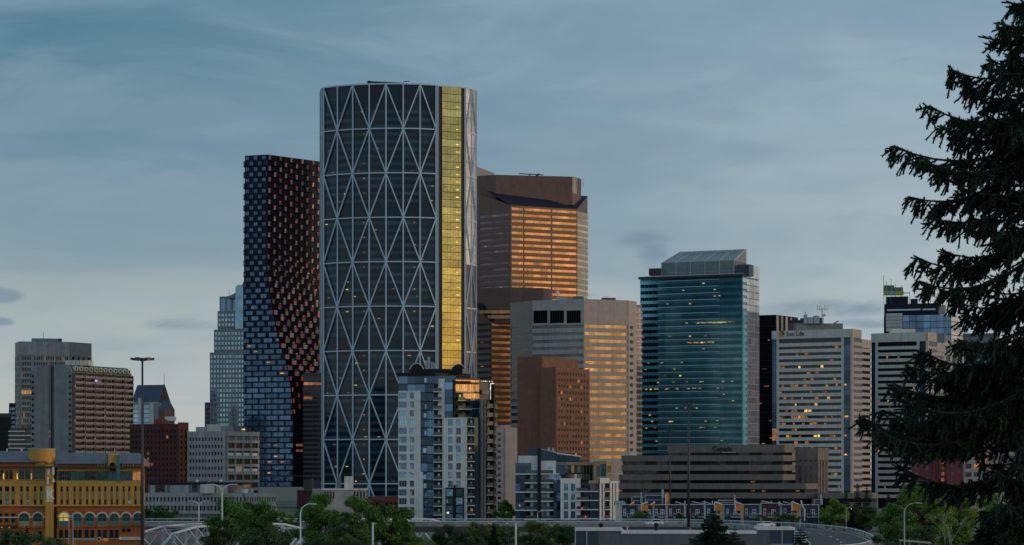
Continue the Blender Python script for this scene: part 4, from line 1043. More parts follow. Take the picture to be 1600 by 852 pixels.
# ------------------------------------------------------------------ stepped mid-rise condominium
def midrise():
    D = 850; P = chain(805.5, D + 4, (876, -5)); d = D
    b = thing('condominium_block', 'stepped mid-rise condominium of blue glass, white frames and long balconies behind the ramp', 'condominium', (P[1][0], P[1][1], 0))
    f = Fac(b, P[0], P[1]); Z = lambda y: gz(y, d)
    MB().prism(close(P, 22), 0, Z(741)).build('core', 'glass_blue_dark', b)
    MB().prism([tuple(f.pt(0, 0, 0))[:2], tuple(f.pt(f.L * 1.1, 0, 0))[:2], (gx(884, D + 24), D + 24), (gx(806, D + 24), D + 24)], Z(742), Z(724)).build('upper_core', 'glass_blue_dark', b)
    P2 = chain(876, P[1][1] - 1.5, (935, -3), (965, 26)); f2, f3 = Fac(b, P2[0], P2[1]), Fac(b, P2[1], P2[2])
    MB().prism(close(P2, 18), 0, Z(752)).build('right_core', 'glass_dark', b)
    # set-back top storey with warm windows
    P3 = chain(874, D + 11, (927, 18)); f4 = Fac(b, *P3)
    MB().prism(P3 + [(gx(930, D + 30), D + 30), (gx(876, D + 30), D + 30)], Z(756), Z(724.5)).build('top_storey', 'dark_metal', b)
    f4.box('fascia', 'tan_wall', -.5, f4.L + .8, Z(727), Z(722.3), -.5, 1.0)
    for i in range(9):
        for y0, y1 in ((727.5, 738.5), (741, 750)):
            a, c = 883 + 4.8 * i, 883 + 4.8 * i + 4.0
            if c > 927: continue
            f4.pb('window', rng.choice(['glass_sunset_gold', 'glass_mauve', 'glass_dark', 'glass_sunset_gold', 'glass_blue']), a, c, y0, y1, .05, .15, ref=880)
            f4.pb('mullion', 'tan_wall', c, c + .7, y0, y1, .05, .3, ref=880)
    P4 = chain(927, D + 8, (948, -5), (956, 30)); f5 = Fac(b, P4[0], P4[1]); MB().prism(close(P4, 12), Z(756), Z(720.5)).build('olive_box', 'olive_wall', b)
    for a, c in ((934, 936.5), (939, 947)): f5.pb('window', 'glass_blue_dark', a, c, 725 if a > 937 else 728, 744, 0, .1, ref=930)
    Fac(b, P4[1], P4[2]).pb('window', 'glass_dark', 949.5, 955, 728, 738, 0, .1, ref=948)
    f5.pb('balcony_slab', 'concrete_pale', 927, 972, 739.5, 741.5, -3, -.5, ref=930)
    # blue metal roof pieces
    y = D + 16
    m = MB(); m.prism([(gx(825, y), y), (gx(843, y), y), (gx(843, y), y + 10), (gx(825, y), y + 10)], Z(730), Z(700)); m.build('roof_house', 'metal_blue', b)
    m = MB(); m.prism([(gx(846, y), y - 2), (gx(870, y), y - 2), (gx(870, y), y + 10), (gx(846, y), y + 10)], Z(730), [Z(702), Z(708), Z(705), Z(699.5)]); m.build('roof_house', 'metal_blue', b)
    m = MB(); m.prism([(gx(870, y), y + 1), (gx(906, y), y + 1), (gx(907, y), y + 12), (gx(871, y), y + 12)], Z(730), [Z(709), Z(713.5), Z(711), Z(706)]); m.build('roof_house', 'metal_blue', b)
    MB().bar((gx(870, y), y - 2.3, Z(708)), (gx(908, y), y - 1, Z(713)), 1.0, .35).build('roof_trim', 'steel_pale', b)
    for px in (857, 864): m = MB(); m.tube((gx(px, y), y, Z(712)), (gx(px, y), y, Z(699)), .42, n=8); m.build('flue', 'galvanised', b)
    # white frames at the top left
    for x0, x1, yt in ((810, 840.5, 712.3), (845.5, 868.5, 720.2)):
        f.pb('white_frame', 'white_wall', x0 if x0 > 830 else 830, x1, yt, 741, 0, .55, ref=820); 
        if x0 < 830: f.pb('white_frame', 'white_wall', 810, 840.5, yt, 723.5, -.2, .53, ref=820)
        px = x1 - (6 if x0 < 830 else 11); f.pb('window', 'glass_sky', px, px + 4.5, 728, 738.5, .55, .62, ref=820)
    f.pb('roof_edge', 'concrete_dark', 805.5, 830, 723.4, 728, 0, .7, ref=820); f.pb('roof_edge', 'concrete_dark', 859, 884, 722.5, 726.5, -1, .4, ref=820)
    f.pb('dark_fin', 'black_metal', 840.7, 845.3, 701, 813, 0, 2.2, ref=820)
    ys = [740.8, 754.8, 769, 783.2, 797.4, 811.5]
    for i, y in enumerate(ys):
        full = i % 2 == 0
        f.pb('balcony_slab', 'white_wall', 805 if full else 820, 840.4, y - .8, y + .9, 0, 1.9, ref=820)
        f.pb('balcony_slab', 'white_wall', 845.6, 874 if i == 0 else 865, y - .8, y + .9, 0, 1.9, ref=820)
        f.pb('balcony_rail', 'glass_rail', 822, 840, y - 6, y - .8, 1.7, 1.78, ref=820); f.pb('balcony_rail', 'glass_rail', 846, 865, y - 6, y - .8, 1.7, 1.78, ref=820)
        if i == 0: continue
        for a, c in ((806, 813), (813.4, 820.5)): f.pb('glazing', rng.choice(['glass_blue', 'glass_blue_dark']), a, c, y - 13, y - 1, .02, .16, ref=820)
        for a, c, mm in ((821, 829, 'glass_black'), (829, 833, 'white_wall'), (833, 840, 'glass_blue_dark'), (846, 849, 'concrete_pale'), (849, 854, 'glass_blue'), (854, 858.5, 'white_wall'), (858.5, 865, 'glass_black')):
            f.pb('balcony_wall', mm, a, c, y - 12.5, y - .8, .02, .12, ref=820)
        for a, c in ((865, 870), (870.3, 876)): f.pb('glazing', rng.choice(['glass_blue_dark', 'glass_blue', 'glass_dark']), a, c, y - 13, y - .3, .05, .4, ref=820)
    f.pb('lit_window', 'lamp_amber', 811, 813, 788.5, 791.5, .2, .28, ref=820)
    for k in range(5): f.pb('glazing', 'glass_sky', 859 + 3.6 * k, 862 + 3.6 * k, 742.5, 750.5, .2, .5, ref=820)
    # right white block
    for (F_, a, c, top) in ((f2, 876, 881, 748.5), (f2, 888, 892, 748.5), (f2, 899, 907, 748.5), (f3, 935.5, 938, 747.5), (f3, 940.5, 943, 747.5), (f3, 951.5, 954.5, 752), (f3, 956.5, 959.5, 752), (f3, 961.5, 964.5, 752)):
        F_.pb('white_pier', 'white_wall', a, c, top, 813, 0, .8, ref=a)
    f2.pb('white_beam', 'white_wall', 876, 907, 747.5, 756, 0, .84, ref=876); f3.pb('white_beam', 'white_wall', 935.5, 950, 747, 755, 0, .84, ref=936); f3.pb('white_beam', 'white_wall', 951.5, 964.5, 752, 755, 0, .84, ref=952)
    for i, y in enumerate((768, 782.2, 796.4, 810.6)):
        for a, c in ((876, 907),): f2.pb('white_beam', 'white_wall', a, c, y - .6, y + 2.4, 0, .76, ref=876)
        for a in (881.2, 892.2):
            w_ = f2.pb('window', rng.choice(['glass_sky', 'glass_blue', 'glass_blue_dark']), a, a + 6.7, y - 11.5, y - .6, .2, .3, ref=876); f2.pb('mullion', 'galvanised', a + 3.2, a + 3.7, y - 11.5, y - .6, .3, .38, parent=w_, ref=876)
        f2.pb('balcony_slab', 'white_wall', 899, 935, y - .8, y + .8, 0, 1.7, ref=900); f2.pb('balcony_rail', 'glass_rail', 901, 920, y - 5.6, y - .8, 1.5, 1.58, ref=900)
        for a, c, mm in ((907.3, 913, 'glass_dark'), (913.2, 919.8, 'glass_blue_dark')): f2.pb('glazing', mm, a, c, y - 12.5, y - .8, .02, .2, ref=900)
        for k in range(3): f2.pb('bay_glazing', 'glass_mauve' if i == 0 else 'glass_blue_dark', 922 + 4.2 * k, 925.6 + 4.2 * k, y - 12, y - 1, .1, .9, ref=900)
        for a in (938.2, 954.7, 959.7): f3.pb('slot_window', 'glass_dark', a, a + 2.1, y - 11, y - 1, .1, .3, ref=936)
        s = f3.pb('balcony_slab', 'concrete_pale', 943, 951.5, y - .6, y + .8, 0, 1.2, ref=944); f3.pb('balcony_rail', 'glass_rail', 943.2, 951.3, y - 5.4, y - .6, 1.0, 1.08, parent=s, ref=944)
        f3.pb('balcony_recess', 'glass_black', 943, 951.4, y - 12, y - .6, .05, .12, ref=944)
    f2.pb('bay_fascia', 'tan_wall', 920, 934.5, 751, 755.5, .1, 1.2, ref=900)
    for px, y in ((909, 793), (914.5, 806)): f2.pb('red_lamp', 'tail_red', px, px + 1.6, y, y + 2.4, 1.6, 1.75, ref=900)
midrise()

# ------------------------------------------------------------------ teal glass tower
def teal_tower():
    D = 1650; P = chain(1000.5, D + 32, (1160, -26), (1166.5, 62), (1186, 62)); d = P[1][1]
    b = thing('office_tower', 'teal glass office tower with sloping metal penthouse roof', 'office tower', (P[1][0], d, 0))
    f, g, h = Fac(b, P[0], P[1]), Fac(b, P[1], P[2]), Fac(b, P[2], P[3])
    zt = gz(431, d)
    MB().prism(P + [(P[3][0] - 25, P[3][1] + 14), (P[0][0] + 14, P[3][1] + 14)], 0, zt).build('core', 'glass_teal_deep', b)
    fh = 10.32 * d / F
    n = 27
    for i in range(n):
        z = zt - 1.6 - fh * i
        f.box('spandrel_band', 'glass_teal', 0, f.L, z - fh * .46, z, .02, .2)
        uL, uR = f.u(1029), f.u(1124)
        f.box('light_shelf', 'steel_pale', uL, uR, z - .35, z - .02, .2, .8)
        for a, c in ((0.3, uL - .3),): f.box('loggia', 'glass_black', a, c, z - fh * .97, z - fh * .46, .05, .12)
        g.box('spandrel_band', 'glass_teal_pale' if i > 4 else 'glass_pale', .1, g.L, z - fh * .55, z, .02, .3)  # upper rows made pale, a bright reflection put into the panes
        for q in range(3): h.box('curtain_panel', 'glass_mauve' if i > 4 else 'glass_pale', h.L * q / 3 + .1, h.L * (q + 1) / 3 - .1, z - fh * .9 + .2, z, .02, .2)  # upper side panels pale as well, reflected light put into colour
        h.box('floor_line', 'galvanised', 0, h.L, z - fh * .96, z - fh * .9, .02, .26)
        # lit offices
        full = {6: (.45, .92, .55), 9: (.42, .72, .5), 12: (.05, .5, .3), 14: (.1, .7, .25), 15: (.1, .9, .35), 16: (.05, .8, .55), 20: (.02, .3, .5), 21: (.02, .9, .45), 22: (.05, .8, .35)}
        lo, hi, pr = full.get(i, (.02, .95, .05)); pr *= .6
        k = lo
        while k < hi:
            if rng.random() < (1 if (i in (6, 9) and k > .55 - .1 * (i == 9)) else pr):
                u = f.L * k; f.box('lit_office', rng.choice(['lamp_yellow', 'lamp_soft', 'lamp_soft', 'lamp_dim']), u, u + f.L * .020, z - fh * (.56 + .16 * rng.random()), z - fh * .49, .06, .14)
            k += .022
    for k in range(1, 24): f.box('mullion', 'glass_teal_deep', f.L * k / 24 - .06, f.L * k / 24 + .06, 0, zt - 2, .15, .24)
    for k in range(1, 4): h.box('mullion', 'dark_metal', h.L * k / 4 - .08, h.L * k / 4 + .08, 0, zt, .2, .3)
    h.box('side_crown', 'glass_pale', 0, h.L, zt - .5, gz(412.5, d), -10, .25)
    # visor roof edge
    m = MB(); m.prism([tuple(f.pt(-.5, 0, 2.2))[:2], tuple(f.pt(f.L + 1.2, 0, 2.2))[:2], tuple(g.pt(g.L, 0, 1.2))[:2], tuple(f.pt(f.L, 0, -16))[:2], tuple(f.pt(0, 0, -16))[:2]], zt, zt + 1.3); m.build('visor', 'dark_metal', b)
    MB().bar(f.pt(-.5, zt + 1.45, 2.0), f.pt(f.L + 1.2, zt + 1.45, 2.0), .5, .35).build('visor_trim', 'steel_pale', b)
    # penthouse with sloping metal roof
    u0, u1 = f.u(1029), f.u(1143); o = -5; w = 22
    z0, ze, zr = zt + 1.2, gz(406, d + 4), gz(385.5, d + 10)
    m = MB(); m.v = [tuple(f.pt(u0, z0, o)), tuple(f.pt(u1, z0, o)), tuple(f.pt(u1, ze, o)), tuple(f.pt(u0, ze, o)),
                     tuple(f.pt(u0 + 1, z0, o - w)), tuple(f.pt(u1, z0, o - w)), tuple(f.pt(u1, zr, o - w)), tuple(f.pt(u0 + 4.5, zr, o - w))]
    m.f = [(0, 1, 2, 3), (5, 4, 7, 6), (3, 2, 6, 7), (1, 5, 6, 2), (4, 0, 3, 7)]; m.build('penthouse', 'metal_pale', b)
    for k in range(0, 6):
        t = k / 5; a = f.pt(u0 + (u1 - u0) * t, ze + .1, o + .1); c = f.pt(u0 + 4.5 + (u1 - u0 - 4.5) * t, zr + .1, o - w); MB().bar(a, c, .35, .3).build('roof_rib', 'steel_pale', b)
        MB().bar(f.pt(u0 + (u1 - u0) * t, z0, o + .1), f.pt(u0 + (u1 - u0) * t, ze, o + .1), .3, .3).build('wall_rib', 'steel_pale', b)
    for k in range(4):
        t0, t1 = .18 + .19 * k, .34 + .19 * k
        a, c = f.pt(u0 + (u1 - u0) * t0, zr - 2.0, o - w * .78), f.pt(u0 + (u1 - u0) * t1, zr - 2.0, o - w * .78); MB().bar(a, c, 3.0, 1.2).build('roof_vent', 'galvanised', b)
    f.box('penthouse_rail', 'galvanised', f.u(1029), f.u(1150), zt + 3.6, zt + 3.8, -1.2, -1.0)
    f.pb('roof_cube', 'dark_metal', 1011, 1029, 419, 430, -8, -3, ref=1020); f.pb('roof_cube', 'metal_blue', 1147, 1167, 413, 431, -12, -4, ref=1150)
    gab = Fac(b, tuple(f.pt(u1, 0, o))[:2], tuple(f.pt(u1, 0, o - w))[:2])
    gab.box('gable_panel', 'brown_granite', gab.L * .05, gab.L * .97, z0, ze - .3, 0, .15)
    for k in range(5): gab.box('gable_slat', 'beige_stone', gab.L * (.12 + .12 * k), gab.L * (.18 + .12 * k), z0 + 4.0, z0 + 7, .15, .25)
teal_tower()

def black_tower():
    P = chain(1184, 1760, (1212, -24), (1247, 58)); d = P[1][1]
    b = thing('office_tower', 'black glass tower between the teal tower and the pale banded tower', 'office tower', (P[1][0], d, 0))
    MB().prism(close(P, 14), 0, gz(492, d)).build('wall', 'glass_black', b); f, g = Fac(b, P[0], P[1]), Fac(b, P[1], P[2])
    for k in range(6): f.box('mullion', 'black_metal', f.L * k / 6, f.L * k / 6 + .2, 0, gz(492, d), 0, .2)
    for i in range(24):
        f.box('floor_line', 'navy_dark', 0, f.L, gz(501 + 9 * i, d), gz(499.5 + 9 * i, d), 0, .12)
        if rng.random() < .4: u = rng.uniform(0, f.L * .7); f.box('lit_office', 'lamp_dim', u, u + rng.uniform(1, 4), gz(505 + 9 * i, d), gz(503.5 + 9 * i, d), .1, .2)
    for k in range(5): g.box('pilaster', 'beige_stone' if k % 2 == 0 else 'concrete_grey', g.L * (k + .1) / 5, g.L * (k + .55) / 5, 0, gz(493, d), 0, .4)
    Q = chain(1232, 1720, (1262, -10)); c = thing('office_block', 'dark block with roof plant left of the aerials on the banded tower', 'office block', (Q[0][0], Q[0][1], 0))
    MB().prism(close(Q, 12), 0, gz(501, 1720)).build('wall', 'brown_dark', c); ff = Fac(c, *Q); ff.box('parapet', 'dark_metal', 0, ff.L, gz(504, 1720), gz(500.4, 1720), -.2, .3)
    for px in (1240, 1250): ff.pb('roof_unit', 'dark_metal', px, px + 6, 497, 501, -5, -2)
black_tower()

# ------------------------------------------------------------------ pale banded twin towers
def banded(name, label, pxs, D, top, pitch, first, nrow, sign):
    l0, l1, f0, f1, n1, r1, r2 = pxs
    P = chain(l0, D + 20, (n1, -28), (r1, 60)); d = P[1][1]
    b = thing('office_tower', label, 'office tower', (P[1][0], d, 0))
    f, g = Fac(b, P[0], P[1]), Fac(b, P[1], P[2]); zt = gz(top, d)
    P2 = chain(r1, P[2][1] + 1.2, (r2, 60))
    MB().prism(P + [(P[2][0] - 30, P[2][1] + 16), (P[0][0] + 16, P[2][1] + 16)], 0, zt - .2).build('core', 'glass_dark', b)
    h = Fac(b, *P2); MB().prism(P2 + [(P2[1][0] - 14, P2[1][1] + 8), (P2[0][0] - 14, P2[0][1] + 8)], 0, gz(top + 14, d)).build('rear_core', 'glass_dark', b)
    ua, ub = f.u(l1), f.u(f1)
    f.box('crown_panel', 'concrete_pale', 0, f.L, gz(first - 2.4, d), zt, 0, .5); g.box('crown_panel', 'beige_stone', 0, g.L, gz(first - 2.4, d), zt, 0, .5); h.box('crown_panel', 'beige_stone', 0, h.L, gz(first + 12, d), gz(top + 14, d), 0, .5)  # warm light on the right-hand walls put into beige panels
    f.box('left_pier', 'concrete_pale', ua, f.u(f0), 0, zt - .1, 0, .56); f.box('right_pier', 'concrete_pale', ub, f.u(f1 + 4), 0, zt - .1, 0, .56)
    f.box('corner_pier', 'concrete_pale', f.u(n1 - 1), f.L, 0, zt - .1, 0, .56); g.box('corner_pier', 'beige_stone', 0, g.L * .12, 0, zt - .1, 0, .54)
    for i in range(nrow):
        z1 = gz(first + pitch * i, d); z0 = gz(first + pitch * i + 4.5, d); zn = gz(first + pitch * (i + 1), d)
        f.box('spandrel', 'concrete_pale', f.u(f0) - .1, ub + .1, zn, z0, 0, .5)
        wb = f.box('window_band', 'glass_dark', f.u(f0), ub, z0, z1, 0, .08)
        g.box('spandrel', 'beige_stone', 0, g.L, zn, z0, 0, .5); g.box('window_band', 'glass_dark', g.L * .1, g.L, z0, z1, 0, .08)
        h.box('spandrel', 'beige_stone', 0, h.L, zn - 3, z0 - 3, 0, .5); h.box('window_band', 'glass_dark', 0, h.L, z0 - 3, z1 - 3, 0, .08)
        f.box('corner_glass', 'glass_blue_dark', f.u(f1 + 4), f.u(n1 - 1), zn + .25, z1, 0, .08)
        f.box('side_glass', 'glass_blue_dark' if sign != 1 or i < 4 or rng.random() < .6 else 'lamp_dim', f.u(l0) + .1, ua, zn + .25, z1, 0, .08)
        pr = (sign_rows.get(i, .08) if sign == 1 else .04) * .55
        t = 0.0
        while t < .95:
            w = rng.uniform(.02, .06)
            if rng.random() < pr * (1.3 if t < .45 else .8): u = f.u(f0) + (ub - f.u(f0)) * t; f.box('lit_office', rng.choice(LIT + ['lamp_dim'] * 4), u, u + (ub - f.u(f0)) * w, z0 + .2 * rng.random(), z1 - .5 * rng.random(), .06, .16)
            t += w + .012
        if sign == 1 and i in (7, 12, 15, 18): f.box('lit_office', 'lamp_amber', f.u(f1 + 5), f.u(n1 - 5 - i % 4), z0 + .4, z1 - .3, .07, .16)
    return b, f, d, zt
sign_rows = {3: .15, 4: .25, 5: .35, 6: .35, 7: .8, 8: .3, 9: .35, 10: .35, 11: .35, 12: .9, 13: .35, 14: .3, 15: .45, 17: .2, 18: .2, 20: .2}
def twin_towers():
    b, f, d, zt = banded('banded', 'pale banded office tower carrying the gold sun disc sign and rooftop aerials', (1206.5, 1214, 1217.5, 1315, 1330.5, 1345, 1360), 1400, 514, 9.93, 529.5, 24, 1)
    u = f.u(1222); z = f.z(521.3, u); c = f.pt(u, z, .55)
    m = MB(); m.tube(c, c + Vector((f.nx, f.ny, 0)) * .12, 1.75, n=24); m.build('sign_disc', 'sign_navy', b)
    m = MB(); n = 24
    for i in range(n):      # ring with a gap and a smaller crescent inside
        t0, t1 = 2 * math.pi * i / n, 2 * math.pi * (i + 1) / n
        for r, lo, hi in ((1.62, -1, 24), (1.0, 8, 20)):
            if lo <= i <= hi: m.tube(f.pt(u + r * math.cos(t0), z + r * math.sin(t0), .74), f.pt(u + r * math.cos(t1), z + r * math.sin(t1), .74), .26, n=6)
    m.tube(f.pt(u - .3, z + .2, .68), f.pt(u - .3, z + .2, .8), .55, n=12)
    m.build('sign_emblem', 'sign_gold', b)
    text_on(f, 'Sun Life', 1229, 525.3, 6.6, 'sign_navy', .62, b, 'sign_lettering', offset=.012)
    y = d + 14
    MB().box(gx(1243, y), gx(1317, y), y, y + 10, zt - .4, gz(505.5, y)).build('plant_room', 'concrete_grey', b)
    for px, py0, w_ in ((1256, 492, 5), (1262, 496, 8), (1271, 494, 9), (1280, 497, 6)): MB().box(gx(px, y), gx(px + w_, y), y - 2, y + 1, gz(506, y), gz(py0, y)).build('roof_unit', rng.choice(['dark_metal', 'galvanised']), b)
    m = MB(); m.tube((gx(1284, y), y - 2, gz(506, y)), (gx(1284, y), y - 2, gz(481, y)), .35, n=6)
    for px in (1276, 1280, 1288, 1292): m.tube((gx(px, y), y - 2, gz(486, y)), (gx(px, y), y - 2, gz(477, y)), .2, n=5)
    m.bar((gx(1276, y), y - 2, gz(484, y)), (gx(1292, y), y - 2, gz(484, y)), .25, .25); m.bar((gx(1276, y), y - 2, gz(480, y)), (gx(1280, y), y - 2, gz(480, y)), .2, .2)
    m.tube((gx(1286, y), y - 2.6, gz(493, y)), (gx(1288, y), y - 3, gz(493, y)), .8, n=8); m.tube((gx(1258, y), y - 2, gz(494, y)), (gx(1258, y), y - 2, gz(488, y)), .3, n=5); m.bar((gx(1262, y), y - 2, gz(505, y)), (gx(1275, y), y - 2, gz(492, y)), .25, .25)
    m.bar((gx(1281, y), y - 2, gz(476, y)), (gx(1281, y), y - 2, gz(471, y)), .08, .08); m.build('aerial_mast', 'galvanised', b)
    m = MB(); m.bar((gx(1303, y), y, gz(505.5, y)), (gx(1310, y), y, gz(502, y)), .8, .6); m.build('roof_crane', 'dark_metal', b)
    b, f, d, zt = banded('banded', 'pale banded office tower without sign, half hidden by the spruce', (1361.5, 1368, 1372, 1433, 1448, 1462.5, 1474), 1440, 519, 9.72, 535.5, 25, 0)
    y = d + 12; MB().box(gx(1392, y), gx(1430, y), y, y + 8, zt - .4, gz(514, y)).build('plant_room', 'white_wall', b)
    # grey stepped block right of it, and the wall of another behind the spruce
    P = chain(1462, 1600, (1476, -20), (1506, 20)); d = P[1][1]
    c = thing('office_block', 'grey stepped stone block with sloping shoulder right of the banded towers', 'office block', (P[1][0], d, 0))
    MB().prism(close(P, 14), 0, gz(535, d)).build('wall', 'concrete_pale', c); g = Fac(c, P[1], P[2]); ff = Fac(c, P[0], P[1])
    m = MB(); m.prism([P[0], P[1], (P[1][0] + 5, P[1][1] + 4), (P[0][0] + 5, P[1][1] + 4)], gz(536, d), [gz(521, d), gz(521, d), gz(533, d), gz(533, d)]); m.build('shoulder', 'concrete_grey', c)
    for i in range(9):
        for k, (a, e) in enumerate(even(.5, g.L - .5, 3, .7)): g.box('window', 'glass_blue_dark', a, e, gz(552 + 13 * i, d), gz(542 + 13 * i, d), 0, .1)
        ff.box('window', 'glass_blue_dark', .6, ff.L - .8, gz(552 + 13 * i, d), gz(545 + 13 * i, d), 0, .1)
    P = chain(1500, 1900, (1562, -15)); d = 1900
    c = thing('office_tower', 'teal-grey tower with orange ring emblem behind the spruce', 'office tower', (P[0][0], d, 0)); g = Fac(c, *P)
    MB().prism(close(P, 18), 0, gz(522, d)).build('wall', 'concrete_grey', c); g.box('parapet', 'teal_trim', 0, g.L, gz(526, d), gz(521.5, d), 0, .3)
    u = g.u(1519); z = g.z(538, u); m = MB()
    for i in range(20): t0, t1 = 2 * math.pi * i / 20, 2 * math.pi * (i + 1) / 20; m.tube(g.pt(u + 1.35 * math.cos(t0), z + 1.35 * math.sin(t0), .3), g.pt(u + 1.35 * math.cos(t1), z + 1.35 * math.sin(t1), .3), .5, n=6)
    m.build('ring_emblem', 'sign_orange', c)
    for i in range(14): g.box('window_band', 'glass_blue', .5, g.L - .5, gz(560 + 10 * i, d), gz(554 + 10 * i, d), 0, .1)
twin_towers()

# stepped blue tower with yellow-green crown
def blue_tower():
    D = 1800
    b = thing('office_tower', 'stepped blue glass tower with yellow-green crown frames behind the banded towers', 'office tower', (gx(1430, D), D, 0))
    P = chain(1381, D + 20, (1486, -18), (1504, 55)); d = P[1][1]; f, g = Fac(b, P[0], P[1]), Fac(b, P[1], P[2])
    MB().prism(close(P, 16), 0, gz(492, d)).build('wall', 'navy_dark', b)
    for k in range(7):
        for r in range(8): f.pb('glazing', 'glass_blue', 1410.5 + 10.8 * k, 1420.7 + 10.8 * k, 492.5 + 10.5 * r, 502 + 10.5 * r, 0, .2, ref=1440)
    for r in range(8): g.box('curtain_panel', 'glass_pale', 0.1, g.L, gz(502 + 10.5 * r, d), gz(492.6 + 10.5 * r, d), 0, .15)
    f.pb('silver_bay', 'concrete_pale', 1385, 1410, 490, 518, 0, 1.5, ref=1400)
    for r in range(4): f.pb('silver_band', 'galvanised', 1386, 1411, 494 + 5.5 * r, 495.5 + 5.5 * r, 1.5, 1.7, ref=1400)
    MB().prism(close(chain(1381.5, D + 22, (1469, -18)), 10), gz(494, d), gz(473, d)).build('upper_tier', 'navy_dark', b)
    f.pb('white_strip', 'steel_pale', 1386, 1462, 482.5, 485, .0, .2, ref=1440); f.pb('roof_unit', 'beige_stone', 1466, 1476, 477, 491, -8, -2, ref=1440)
    MB().prism(close(chain(1384, D + 24, (1419, -18)), 8), gz(475, d), gz(461, d)).build('upper_tier', 'navy_dark', b)
    f.pb('roof_unit', 'navy_dark', 1421, 1431, 466, 474, -9, -5, ref=1440)
    y = D + 24
    for x0, x1, y0, y1, mm in ((1382, 1412, 454.5, 461, 'yellow_green'), (1382, 1397, 446, 454, 'teal_trim'), (1397, 1411, 449, 454, 'teal_trim'), (1389, 1397, 454.6, 460.8, 'glass_blue')):
        MB().box(gx(x0, y), gx(x1, y), y - (.4 if mm == 'glass_blue' else 0), y + 6, gz(y1, y), gz(y0, y)).build('crown_frame', mm, b)
    for px, py in ((1380.5, 430), (1385, 440), (1392, 436), (1399, 444), (1408, 446), (1421, 456)): MB().bar((gx(px, y), y - 1, gz(475, y)), (gx(px, y), y - 1, gz(py, y)), .35, .35).build('crown_post', 'yellow_green' if px > 1381 else 'galvanised', b)
    MB().bar((gx(1412, y), y, gz(458, y)), (gx(1421, y), y, gz(458, y)), .4, .6).build('crown_frame', 'yellow_green', b)
blue_tower()

